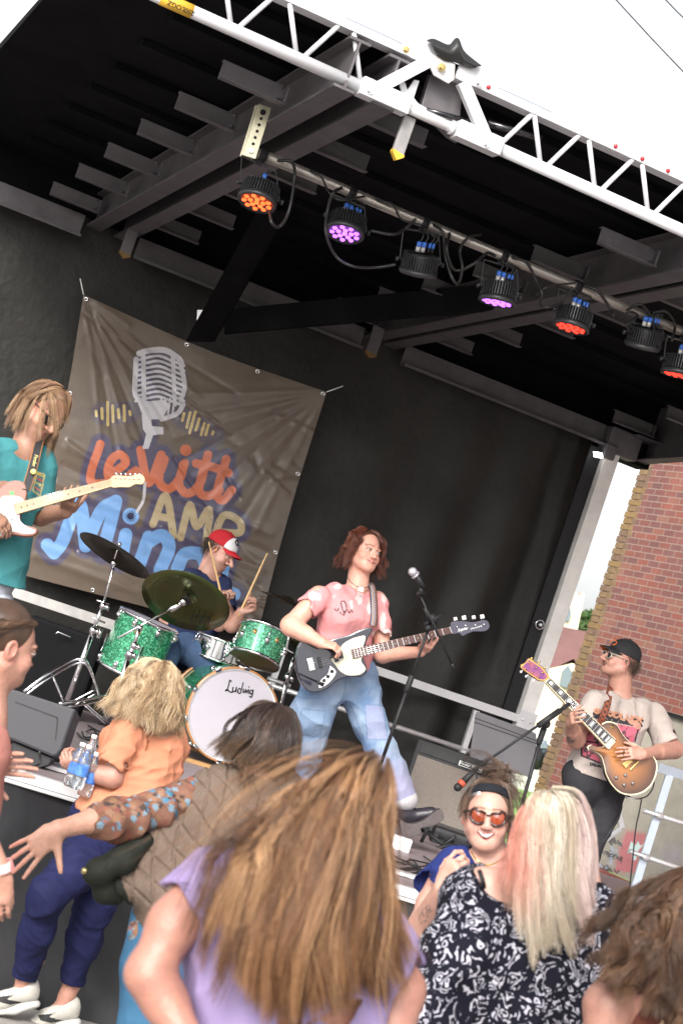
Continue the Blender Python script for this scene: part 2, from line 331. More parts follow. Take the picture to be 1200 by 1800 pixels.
for (q0, q1) in (((603, 41), (703, 86)), ((870, 168), (963, 210))):
    a, c = P(*q0, YT-.02), P(*q1, YT-.02); MB().box(((a[0]+c[0])/2, YT-.019, zl+ht+tk*.62), ((c[0]-a[0])/2, 0, 0), (0, .0015, 0), (0, 0, tk*.26)).build('reflective_strip', dec, stage)
lab = MB(); a = tx(283, -6); c = tx(338, 20); lab.tube([(a, YT, zl), (c, YT, zl)], .0325, 16); lb = lab.build('yellow_label', M['yellow'], stage)
cu = bpy.data.curves.new('label_text', 'FONT'); cu.body = '250LOGZ'; cu.size = .034; cu.extrude = .0008
to = bpy.data.objects.new('label_text', cu)
COL.objects.link(to); dg = bpy.context.evaluated_depsgraph_get(); me = bpy.data.meshes.new_from_object(to.evaluated_get(dg)); bpy.data.objects.remove(to)
def put_text(txt, size, origin, ux, uy, m, parent, name='lettering', ext=.0008, align='CENTER', shear=0., sp=1., bold=0.):
    cu = bpy.data.curves.new('t', 'FONT'); cu.body = txt; cu.size = size; cu.extrude = ext; cu.align_x = align; cu.align_y = 'CENTER'; cu.shear = shear; cu.space_character = sp; cu.offset = bold
    to = bpy.data.objects.new('t', cu); COL.objects.link(to); bpy.context.view_layer.update()
    me = bpy.data.meshes.new_from_object(to.evaluated_get(bpy.context.evaluated_depsgraph_get())); bpy.data.objects.remove(to)
    ux, uy = unit(ux), unit(uy); uz = np.cross(ux, uy)
    for v in me.vertices:
        p = np.array(v.co); v.co = tuple(np.array(origin)+ux*p[0]+uy*p[1]+uz*p[2])
    return link(name, me, m, parent)
put_text('250LOGZ', .032, ((a+c)/2+.02, YT-.030, zl-.014), (-1, 0, 0), (0, .35, -1), M['black'], lb)
# rubber flap over the hinge
b = []; g = np.linspace(0, 1, 24); 
fl = [((750, 72), (758, 78), (770, 98)), ((762, 70), (770, 84), (783, 106)), ((788, 80), (792, 92), (795, 108)), ((803, 68), (806, 84), (806, 112)), ((815, 92), (816, 104), (815, 114)), ((845, 117), (838, 117), (828, 119))]
rows = []
for q in fl: rows.append(smooth_path([P(*q[0], YT-.03), P(*q[1], YT-.06), P(*q[2], YT-.035)], 8))
rows = np.array(rows); rows = np.array([smooth_path(rows[:, k], 8) for k in range(rows.shape[1])])
nr, ncn = rows.shape[:2]; ii = (np.arange(nr-1)[:, None]*ncn+np.arange(ncn-1)).ravel()
rf = link('rubber_flap', mesh_np('rubber_flap', rows.reshape(-1, 3), np.stack([ii, ii+1, ii+ncn+1, ii+ncn], 1)), M['rubber'], stage)
sm = rf.modifiers.new('s', 'SOLIDIFY'); sm.thickness = .006
# ---- posts and rails at the back
b = MB(); b.box((6.76, 13.98, (4.16+HD)/2), (.060, 0, 0), (0, .045, 0), (0, 0, (4.12-HD)/2)); b.build('corner_post', M['post'], stage, .004)
b = MB(); b.box((6.77, 13.93, 1.96), (.075, 0, 0), (0, .006, 0), (0, 0, .07)); 
for dx in (-.035, .035): b.lathe((6.77+dx, 13.92, 1.96), (0, -1, 0), [(.014, 0), (.014, .012), (0, .013)], 6, smooth=False)
b.build('post_plate', M['alu'], stage, .003)
b = MB(); b.box((6.64, 14.02, 2.6), (.055, 0, 0), (0, .02, 0), (0, 0, 1.55)); b.build('black_edge_strip', M['black'], stage, .004)
def rail(x0, x1, z, Y=13.95, round_=False, h=.03, name='guard_rail', m='alu'):
    b = MB()
    if round_: b.tube([(x0, Y, z), (x1, Y, z)], .02, 12)
    else: b.box(((x0+x1)/2, Y, z), ((x1-x0)/2, 0, 0), (0, .02, 0), (0, 0, h))
    b.build(name, M[m], stage)
rail(4.3, 6.70, 1.955); rail(4.3, 6.6, 1.60, round_=True)
rail(.9, 4.1, 1.655, h=.035, m='steel_light')
for x in (4.72, 6.35): MB().box((x, 13.95, 1.46), (.022, 0, 0), (0, .018, 0), (0, 0, .45)).build('rail_post', M['alu'], stage)
qc = P(948, 1098, 13.86); b = MB(); b.tube([qc+V3(0, .04, 0), qc-V3(0, .02, 0)], .012, 8); b.tube([qc+V3(.035*math.cos(t), 0, .035*math.sin(t)) for t in np.linspace(0, 6.28, 16)], .005, 6); b.build('curtain_clamp', M['chrome'], stage)
# ---- lighting bar, seven par cans
bar = thing('lighting_bar', 'long dull steel pipe hung under the stage roof with coloured lamps along it', 'lighting bar', P(450, 268, 10))
pa, pb = P(436, 262, 10.0), P(1240, 600, 10.0); bd = unit(pb-pa); pb = pa+bd*4.0
def onbar(px): 
    t = np.linspace(0, 1, 400); Q = pa+(pb-pa)*t[:, None]; return Q[np.argmin(abs(pix(Q)[:, 0]-px))]
b = MB(); b.tube([pa, pb], .028, 16); b.build('pipe', mat('worn_steel_pipe', (.42, .38, .34), .38, .7, .3, 5, c2=(.30, .27, .25), stretch=(.3, 1, 1)), bar)
b = MB(); t0, t1 = P(466, 186, 9.95), P(440, 270, 9.95); dd = unit(t1-t0); s_ = unit(np.cross(dd, FW)); b.bar(t0, t1+dd*.02, s_*.035, FW*.004); b.bar(t0-s_*.02+FW*.06, t1-s_*.02+dd*.02+FW*.06, s_*.035, FW*.004); hb = b.build('hanger_plate', mat('yellow_zinc_plate', (.62, .58, .42), .4, .5, .12, 15), bar, .003)
b = MB()
for k in np.linspace(.14, .80, 6): c = t0+(t1-t0)*k; b.lathe(c-FW*.0055, -FW, [(.0085 if k > .15 else .016, 0), (0, .0002)], 12)
b.build('bolt_hole', M['black'], hb)
b = MB(); c = t0+(t1-t0)*.95; b.lathe(c-FW*.005, -FW, [(.014, 0), (.014, .012), (0, .013)], 6, smooth=False); b.build('nut', M['chrome'], hb)
pin = mat('orange_led', (.8, .1, .02), .3, emit=(1, .10, .02), es=1.6); ppu = mat('violet_led', (.5, .1, .8), .3, emit=(.45, .12, 1), es=1.6); prd = mat('red_led', (.8, .03, .02), .3, emit=(1, .03, .015), es=1.6)
pdk = mat('unlit_led', (.05, .05, .05), .15); canm = mat('black_die_cast', (.025, .025, .027), .38, 0, .15, 20)
PARS = [(457, 338, 1, pin, 'glowing orange', 'first on the pipe from left', -.30, .05, 1), (610, 393, 1, ppu, 'glowing violet', 'second on the pipe from left', -.34, .1, 4), (738, 460, 0, pdk, 'turned away and dark', 'third on the pipe from left', .35, .14, 4),
        (877, 512, 1, ppu, 'with a thin violet crescent', 'fourth on the pipe from left', -.05, .12, 4), (1008, 558, 1, prd, 'glowing red', 'fifth on the pipe from left', -.08, .03, 4), (1133, 590, 0, pdk, 'dark, half hidden in cables', 'sixth on the pipe from left', .3, .12, 4), (1196, 640, 1, prd, 'glowing dim red at the photo edge', 'rightmost on the pipe', .0, .1, 4)]
for i, (px, py, lit, lm, colr, where, tip, side, npl) in enumerate(PARS):
    g = onbar(px+6-(4 if i == 0 else 0)); c = P(px, py, 10.0)
    t = thing('stage_lamp', f'black round stage lamp {colr}, {where}', 'stage lamp', c, 'lamps hung on the pipe')
    # axis: lens direction: down, tipped toward the camera (tip<0) and along the bar
    tw = -unit(np.array([FW[0], FW[1], 0])); ax = unit(V3(0, 0, -1)+tw*(-tip)+bd*side)
    pr = [(0, -.045), (.075, -.045), (.082, -.04), (.084, .035), (.105, .04), (.105, .062), (.098, .07), (.090, .062), (0, .060)]
    b = MB(); b.lathe(c, ax, pr, 40); u = unit(np.cross(ax, bd)); v_ = np.cross(ax, u)
    for k in range(40):
        a = 2*math.pi*k/40; n = math.cos(a)*u+math.sin(a)*v_; tg = np.cross(ax, n); b.box(c+n*.091+ax*-.003, n*.009, tg*.0022, ax*.037)
    b.build('can', canm, t)
    b = MB()
    for rr, nn in ((0, 1), (.036, 5), (.068, 9)):
        for k in range(nn):
            a = 2*math.pi*k/nn+rr*9; b.lathe(c+(math.cos(a)*u+math.sin(a)*v_)*rr+ax*.061, ax, [(.0145, 0), (.012, .007), (0, .010)], 10)
    b.build('led_lens', lm, t)
    # yoke
    s_ = unit(np.cross(np.cross(ax, bd), ax)); top = g-V3(0, 0, .05)
    b = MB()
    for s in (-1, 1):
        b.bar(c+s_*s*.115+V3(0, 0, 0), top+s_*s*.10-V3(0, 0, .0), ax*.0+tw*.014, s_*.0025)
        b.lathe(c+s_*s*.10, s_*s, [(.006, 0), (.006, .022), (.014, .022), (.014, .035), (0, .036)], 10)
    b.bar(top-s_*.10, top+s_*.10, tw*.014, V3(0, 0, .0025)); b.build('yoke', canm, t)
    b = MB(); b.lathe(g-bd*.02, bd, [(.038, 0), (.038, .04), (0, .04)], 14); b.box(g-V3(0, 0, .042), bd*.018, tw*.015, V3(0, 0, .012)); b.build('clamp', M['black'], t)
    ups = [(-.028, .02), (.0, .02), (.032, .012), (.052, .012)] if npl == 4 else [(0, .018)]
    for (du, rr) in ups:
        q = c-ax*.045+s_*du+tw*.03; up_ = unit(-ax+V3(0, 0, 1)); b = MB(); rr *= .62
        b.tube([q, q+up_*.03], rr, 10); pg = b.build('plug', M['steel_light'] if rr > .01 else M['black'], t); b = MB(); b.tube([q+up_*.028, q+up_*.055], rr*1.05, 10); b.build('collar', M['blue_plug'], pg)
        b = MB(); b.tube(smooth_path([q+up_*.05, q+up_*.09+s_*.01, g+tw*.03-V3(0, 0, .03), g+V3(0, 0, .02)], 5), .0035, 6); b.build('lead', M['rubber'], t)
cb = MB()
def cable(pts, r=.0085, Y=9.96): cb.tube(smooth_path([P(x, y, Y-(.05 if k % 2 else 0)) for k, (x, y) in enumerate(pts)], 7), r, 8)
cable([(488, 282), (512, 285), (518, 310), (508, 370), (492, 398), (478, 392), (474, 372)]); cable([(545, 300), (565, 312), (578, 338), (600, 352), (640, 345)], .006)
cable([(600, 330), (585, 340), (576, 370), (573, 410), (590, 450), (620, 468), (660, 470), (695, 465)]); cable([(650, 405), (690, 412), (712, 402), (730, 385)])
cable([(660, 350), (690, 360), (705, 385), (740, 395)], .006); cable([(762, 395), (778, 410), (782, 450), (795, 490), (806, 496), (812, 470), (808, 440), (822, 418), (845, 412)]); cable([(790, 410), (785, 440), (800, 475), (835, 462), (855, 445), (870, 450)])
cable([(900, 452), (925, 462), (940, 490), (952, 515), (948, 535), (962, 540), (990, 530), (1005, 505)]); cable([(1025, 500), (1050, 512), (1070, 540), (1078, 555)]); cable([(1100, 545), (1125, 535), (1145, 560), (1150, 590)]); cable([(1145, 550), (1170, 548), (1185, 570), (1180, 600)])
cable([(940, 520), (960, 505), (985, 500), (1010, 498)], .006); cable([(1090, 560), (1105, 548), (1120, 555), (1100, 570), (1110, 585)], .006)
tag(cb.build('power_cable', M['rubber']), 'loops of black cable sagging between the lamps on the roof pipe', 'cable')
# ---------------------------------------------------------------- building behind, right
def cp(px, py, D): return ray(px, py)*D+CAM
c0 = cp(1128, 818, 23.0); wd = unit(V3(.09, -.996, 0)); wn = V3(-wd[1], wd[0], 0)*-1
if wn@(CAM-c0) < 0: wn = -wn
def wp(px, py): return PP(px, py, c0, wn)
cbm = np.array([c0[0], c0[1]])
bm_ = bpy.data.materials.new('red_brick'); bm_.use_nodes = True; nt = bm_.node_tree; bs_ = nt.nodes['Principled BSDF']; bs_.inputs['Roughness'].default_value = .85
uv = nt.nodes.new('ShaderNodeAttribute'); uv.attribute_name = 'wallpos'; br = nt.nodes.new('ShaderNodeTexBrick'); br.offset = .5
for k, v in (('Scale', 1.0), ('Mortar Size', .0055), ('Mortar Smooth', .1), ('Bias', 0.0), ('Brick Width', .216), ('Row Height', .0745)): br.inputs[k].default_value = v
br.inputs['Color1'].default_value = (0, 0, 0, 1); br.inputs['Color2'].default_value = (1, 1, 1, 1); br.inputs['Mortar'].default_value = (.5, .5, .5, 1)
lk(nt, uv.outputs['Vector'], br.inputs['Vector'])
r1 = nt.nodes.new('ShaderNodeValToRGB'); r1.color_ramp.elements[0].color = (.185, .068, .056, 1); r1.color_ramp.elements[1].color = (.215, .098, .072, 1); e_ = r1.color_ramp.elements.new(.35); e_.color = (.145, .066, .062, 1); e_ = r1.color_ramp.elements.new(.7); e_.color = (.215, .070, .052, 1); r1.color_ramp.interpolation = 'LINEAR'
lk(nt, br.outputs['Color'], r1.inputs[0])
nz = nt.nodes.new('ShaderNodeTexNoise'); nz.inputs['Scale'].default_value = 3.0; nz.inputs['Detail'].default_value = 8; lk(nt, uv.outputs['Vector'], nz.inputs['Vector'])
mxa = nt.nodes.new('ShaderNodeMix'); mxa.data_type = 'RGBA'; mxa.blend_type = 'OVERLAY'; mxa.inputs[0].default_value = .35; lk(nt, r1.outputs[0], mxa.inputs[6]); lk(nt, nz.outputs[0], mxa.inputs[7])
mxb = nt.nodes.new('ShaderNodeMix'); mxb.data_type = 'RGBA'; lk(nt, br.outputs['Fac'], mxb.inputs[0]); lk(nt, mxa.outputs[2], mxb.inputs[6]); mxb.inputs[7].default_value = (.27, .20, .165, 1); lk(nt, mxb.outputs[2], bs_.inputs['Base Color'])
bpn = nt.nodes.new('ShaderNodeBump'); bpn.inputs['Strength'].default_value = .6; bpn.inputs['Distance'].default_value = .01; bpn.invert = True; lk(nt, br.outputs['Fac'], bpn.inputs['Height']); lk(nt, bpn.outputs[0], bs_.inputs['Normal'])
bld = thing('brick_building', 'red brick building with yellow brick corner beside the stage', 'building', (c0[0], c0[1], 0))
def wallmesh(name, s0, s1, z0, z1, m, off=0., th=.0, parent=bld):      # rectangle on the wall, s along wd from corner
    o = np.array([c0[0], c0[1], 0])+wn*off
    V = [o+wd*s0+V3(0, 0, z0), o+wd*s1+V3(0, 0, z0), o+wd*s1+V3(0, 0, z1), o+wd*s0+V3(0, 0, z1)]
    V += [v-wn*(th+.3) for v in V]
    me = bpy.data.meshes.new(name); me.from_pydata([tuple(v) for v in V], [], [(0, 1, 2, 3), (7, 6, 5, 4), (0, 3, 7, 4), (1, 5, 6, 2), (3, 2, 6, 7), (0, 4, 5, 1)]); me.update()
    at = me.attributes.new('wallpos', 'FLOAT_VECTOR', 'POINT'); at.data.foreach_set('vector', np.array([[(v-o)@wd+abs((v-o)@wn+off), v[2], 0] for v in V], np.float32).ravel())
    return link(name, me, m, parent)
def wc(px, py): q = wp(px, py); return ((q-c0)@wd, q[2])
sA, zA = wc(1190, 1256); sB, zB = wc(1050, 1526); sC, zC = wc(1112, 1549)
SP0 = wc(1030, 1518)[0]; zPB = (zB+zC)/2; zPT = zA
print('PANEL', sA, zA, sB, zB, sC, zC, SP0, c0, 'topright', wc(1200, 820))
wallmesh('brick_wall', .16, 16, zPT, 9.0, bm_); wallmesh('brick_wall', .16, SP0, 0, zPT, bm_); wallmesh('brick_wall', SP0, 16, 0, zPB-.17, bm_)
pm = mat('weathered_board', (.36, .33, .27), .8, 0, .2, 2, .1, 20, c2=(.42, .39, .33))
# boarded panel carries its own sprayed graffiti as print
gx = np.linspace(SP0, SP0+6, 420); gz = np.linspace(zPB, zPT, 200); GX, GZ = np.meshgrid(gx, gz)
o = np.array([c0[0], c0[1], 0])-wn*.06; V = (o+GX.reshape(-1, 1)*wd+GZ.reshape(-1, 1)*V3(0, 0, 1)); q = pix(V)
def nz2(q, s, seed=0):
    a = np.zeros(len(q)); r_ = np.random.default_rng(seed)
    for k in range(5):
        f_ = s*1.9**k; an = r_.uniform(0, 6.28, 3); 
        for t_ in an: a += np.sin(q[:, 0]*f_*np.cos(t_)+q[:, 1]*f_*np.sin(t_)+r_.uniform(0, 6))/1.6**k
    return a/4
def segd(q, a, b):
    a = np.array(a, float); b = np.array(b, float); ab = b-a; t = np.clip(((q-a)@ab)/(ab@ab+1e-9), 0, 1); return np.linalg.norm(q-(a+t[:, None]*ab), axis=1)
def strokes(q, pts, sm=5, closed=False):
    pts = smooth_path(pts, sm) if sm > 1 and len(pts) > 2 else np.array(pts, float); d = np.full(len(q), 1e9)
    for i in range(len(pts)-1): d = np.minimum(d, segd(q, pts[i], pts[i+1]))
    return d
def inpoly(q, poly):
    poly = np.array(poly, float); r = np.zeros(len(q), bool); j = len(poly)-1
    for i in range(len(poly)):
        xi, yi = poly[i]; xj, yj = poly[j]; c = ((yi > q[:, 1]) != (yj > q[:, 1])) & (q[:, 0] < (xj-xi)*(q[:, 1]-yi)/(yj-yi+1e-12)+xi); r ^= c; j = i
    return r
def blend(C, c, a): a = np.clip(a, 0, 1)[:, None]; return C*(1-a)+np.array(c)*a
C_ = np.tile([[.37, .34, .28]], (len(q), 1))*(1+.10*nz2(q, .03, 1))[:, None]
pk = inpoly(q, [(1100, 1462), (1142, 1470), (1120, 1535), (1080, 1530)]); dpk = nz2(q, .3, 2)
edge_ = np.clip(1-np.minimum.reduce([strokes(q, [(1100, 1462), (1142, 1470), (1120, 1535), (1080, 1530), (1100, 1462)], 1)])/8, 0, 1)
C_ = blend(C_, (.55, .16, .18), np.where(pk, .85, edge_*.6*(dpk > -.1))); C_ = blend(C_, (.62, .78, .75), inpoly(q, [(1108, 1478), (1116, 1486), (1121, 1478), (1124, 1487), (1130, 1484), (1120, 1497), (1117, 1512), (1110, 1512), (1110, 1498), (1104, 1492)])*.95)
C_ = blend(C_, (.05, .05, .06), ((np.linalg.norm((q-[1072, 1500])/[22, 45], axis=1) < 1) & (nz2(q, .25, 5) > .2))*.8); C_ = blend(C_, (.45, .52, .68), ((np.linalg.norm((q-[1060, 1490])/[25, 38], axis=1) < 1) & (nz2(q, .18, 9) > .3))*.7)
C_ = blend(C_, (.42, .36, .45), np.exp(-((q[:, 0]-1180)/22)**2-((q[:, 1]-1505)/18)**2)*.5)
nxx = len(gx); ii = (np.arange(len(gz)-1)[:, None]*nxx+np.arange(nxx-1)).ravel()
am_ = mat('painted_board', (.4, .4, .4), .8, attr=True, var=.10, vs_=6, bump=.1); link('boarded_panel', mesh_np('boarded_panel', V, np.stack([ii, ii+1, ii+nxx+1, ii+nxx], 1), col=C_), am_, bld)
b = MB(); k = 0; s = SP0
sold = mat('sill_brick', (.26, .09, .07), .85, 0, .25, 9)
while s < SP0+6: b.box(np.array([c0[0], c0[1], 0])+wd*(s+.031)+wn*.02+V3(0, 0, zPB-.09), wd*.029, wn*.05, V3(0, 0, .085)); s += .068
b.build('sill', sold, bld, .004)
MB().box(np.array([c0[0], c0[1], 0])+wd*(SP0+3)-wn*.1+V3(0, 0, zPT-.02), wd*3, wn*.08, V3(0, 0, .02)).build('panel_lintel', M['black'], bld)
# corner quoins: yellow bricks, toothed
qm = [mat('yellow_brick', (.19, .125, .065), .85, 0, .2, 12), mat('buff_brick', (.16, .10, .065), .85, 0, .2, 12), mat('ochre_brick', (.205, .13, .055), .85, 0, .15, 12)]
mm = mat('mortar', (.27, .22, .18), .9, 0, .1, 20)
MB().box(np.array([c0[0], c0[1], 4.5])+wd*.08-wn*.16, wd*.078, wn*.148, V3(0, 0, 4.5)).build('mortar_core', mm, bld)
qs = [MB(), MB(), MB()]
rr_ = random.Random(3)
for r_i in range(int(9/.0745)):
    z = r_i*.0745+.037; L = .2 if r_i % 2 else .1; kk = rr_.choice((0, 0, 1, 2)); off = 0 if r_i % 2 else .018
    qs[kk].box(np.array([c0[0], c0[1], z])+wd*(-.035+off+(L+.07)/2)-wn*.10, wd*((L+.07)/2-.005), wn*.105, V3(0, 0, .0335))
    if r_i % 2 == 0: qs[rr_.choice((0, 1))].box(np.array([c0[0], c0[1], z])+wd*(-.035+off+.175+.05)-wn*.10, wd*.044, wn*.1035, V3(0, 0, .0335))
for k in range(3): qs[k].build('quoin', qm[k], bld, .003)
# ---- aluminium stair frame beside the stage
def px_tube(b, pts, r, D=None, Y=None, n=10): b.tube([P(x, y, Y) if Y else cp(x, y, D) for x, y in pts], r, n)
st = thing('stage_stairs_rail', 'pale aluminium stair railing beside the right end of the stage', 'railing', P(1150, 1560, 13.2)*V3(1, 1, 0))
b = MB(); a, c = P(1176, 1362, 13.2), P(1096, 1620, 13.2); b.bar(a, c, RT*.03, FW*.02); b.build('upright', mat('pale_blue_aluminium', (.55, .62, .72), .4, .3, .05, 8), st, .004)
b = MB(); b.bar(P(1156, 1349, 13.2), P(1240, 1374, 13.2), UP*.035, FW*.02); b.build('top_bar', bpy.data.materials['pale_blue_aluminium'], st, .004)
b = MB(); px_tube(b, [(1130, 1425), (1260, 1466)], .018, Y=13.15); px_tube(b, [(1104, 1496), (1250, 1546)], .018, Y=13.15); b.build('crossbar', M['alu'], st)
for q_ in ((1158, 1434), (1134, 1507)):
    b = MB(); cc = P(*q_, 13.15); b.lathe(cc-RT*.02, RT, [(.028, 0), (.028, .05), (.02, .05)], 12); b.build('rail_clamp', M['alu'], st)
ld = thing('folding_ladder', 'white aluminium ladder leaning by the wall behind the cap wearing guitarist', 'ladder', P(1060, 1530, 12.6)*V3(1, 1, 0))
b = MB(); b.bar(P(1086, 1425, 12.9), P(1092, 1455, 12.9), CX*.02, FW*.03); b.bar(P(1092, 1455, 12.9), P(1050, 1488, 12.9), UP*.022, FW*.03); b.bar(P(1040, 1500, 12.7), P(1043, 1590, 12.7), CX*.03, FW*.02); b.build('frame', M['alu'], ld, .004)
# ---------------------------------------------------------------- church, trees, street behind
ch = thing('church', 'cream church with maroon roof and small tower seen past the stage post', 'church', cp(980, 1330, 70)*V3(1, 1, 0))
cream = mat('cream_stucco', (.62, .55, .40), .85, 0, .08, 1); maroon = mat('maroon_roof', (.17, .085, .085), .8, 0, .12, 2)
def slab(name, pts, D, m, par, dep=3.0, Ds=None): 
    q_ = [cp(x, y, (Ds[i] if Ds else D)) for i, (x, y) in enumerate(pts)]; MB().prism(q_, unit(V3(FW[0], FW[1], 0))*dep).build(name, m, par)
slab('gable_wall', [(868, 1330), (925, 1185), (1008, 1166), (1040, 1215), (1000, 1345)], 70, cream, ch)
slab('roof', [(870, 1215), (905, 1085), (1040, 1112), (1040, 1215), (1008, 1158), (915, 1200)], 70.6, maroon, ch, 5)
slab('tower', [(978, 1130), (1000, 1040), (1006, 1043), (1007, 1039), (1013, 1041), (1014, 1045), (1020, 1047), (1021, 1042), (1027, 1045), (1008, 1140)], 78, cream, ch, 4)
slab('window', [(983, 1205), (988, 1180), (998, 1170), (1006, 1184), (1004, 1212)], 69.8, mat('dark_window', (.16, .2, .22), .3), ch, .3)
slab('window', [(993, 1090), (996, 1077), (1001, 1068), (1003, 1078), (999, 1092)], 77.8, bpy.data.materials['dark_window'], ch, .3)
hs_ = thing('white_house', 'low white building beside the church seen through the gap', 'house', cp(955, 1350, 60)*V3(1, 1, 0))
slab('wall', [(905, 1265), (985, 1290), (972, 1330), (895, 1310)], 58, mat('pale_wall', (.62, .62, .6), .8, 0, .1, 2), hs_); slab('window', [(940, 1296), (962, 1302), (958, 1318), (936, 1312)], 57.9, bpy.data.materials['dark_window'], hs_, .3)
cw = MB(); cw.prism([cp(x, y, 45) for x, y in ((880, 1340), (975, 1362), (960, 1400), (860, 1372))], unit(V3(FW[0], FW[1], 0))*.4); tag(cw.build('concrete_wall', mat('pale_concrete', (.42, .42, .38), .9, 0, .12, 1)), 'pale grey concrete wall above the lawn beyond the stage', 'wall')
car = thing('parked_car', 'blurred dark grey car parked in front of the white building', 'car', cp(950, 1345, 50)*V3(1, 1, 0))
MB().prism([cp(x, y, 50) for x, y in ((925, 1316), (935, 1304), (955, 1302), (975, 1318), (985, 1325), (980, 1342), (922, 1330))], unit(V3(FW[0], FW[1], 0))*1.7).build('body', mat('car_paint', (.12, .14, .18), .25, .2, coat=.5), car, .05)
MB().prism([cp(x, y, 49.9) for x, y in ((938, 1308), (954, 1306), (966, 1316), (935, 1314))], unit(V3(FW[0], FW[1], 0))*1.5).build('window', bpy.data.materials['dark_window'], car)
b = MB()
for q_ in ((934, 1333), (970, 1342)): b.lathe(cp(*q_, 49.8), FW, [(0, 0), (.32, 0), (.32, .2), (0, .2)], 20)
b.build('wheel', M['rubber'], car)
lf = mat('foliage', (.05, .10, .03), .7, 0, .4, 2, c2=(.10, .16, .05))
def leafy(name, label, centers, D, n, sz, seed):
    r_ = np.random.default_rng(seed); t = thing(name, label, 'tree', cp(*centers[0][:2], D)*V3(1, 1, 0)); Vv = []; Ff = []
    for (px, py, rp) in centers:
        c = cp(px, py, D); R_ = rp/F*D
        d = r_.normal(size=(n, 3)); d /= np.linalg.norm(d, axis=1)[:, None]; p = c+d*(R_*r_.uniform(.35, 1.05, (n, 1)))*V3(1, 1, .85)
        a = r_.normal(size=(n, 3)); a /= np.linalg.norm(a, axis=1)[:, None]; b_ = np.cross(a, r_.normal(size=(n, 3))); b_ /= np.linalg.norm(b_, axis=1)[:, None]
        k0 = len(Vv)*0+sum(len(x) for x in Vv); Vv.append(np.stack([p-a*sz, p-b_*sz*.5, p+a*sz, p+b_*sz*.5], 1).reshape(-1, 3)); Ff.append(np.arange(4*n).reshape(-1, 4)+k0)
    link('crown', mesh_np('crown', np.concatenate(Vv), np.concatenate(Ff), False), lf, t)
    c = cp(*centers[0][:2], D); R_ = centers[0][2]/F*D; MB().tube([(c[0], c[1], 0), (c[0], c[1], c[2]*.6), tuple(c)], [.3, .22, .1], 8).build('trunk', mat('bark', (.12, .09, .06), .9), t)
leafy('tree', 'dark green tree between the church tower and the brick corner', [(1030, 1100, 20), (1016, 1108, 14), (1044, 1092, 14)], 95, 900, .4, 3)
leafy('tree', 'green tree seen through the gap above the backdrop banner', [(398, 590, 34)], 24, 1500, .07, 5)
# overhead wires
for (a, c, D, lbl) in (((1075, -8), (1215, 142), 30, 'thin black wire crossing the sky, longer of two at upper right'), ((1150, -20), (1230, 60), 30, 'thin black wire cutting the upper right corner of the sky'), ((595, -8), (632, 24), 30, 'short length of black wire at the top edge above the truss')):
    p0, p1 = cp(*a, D), cp(*c, D); m_ = (p0+p1)/2
    tag(MB().tube([p0-(p1-p0)*2, p0, m_-V3(0, 0, .01), p1, p1+(p1-p0)*2], .010, 6).build('overhead_wire', M['black']), lbl, 'wire')
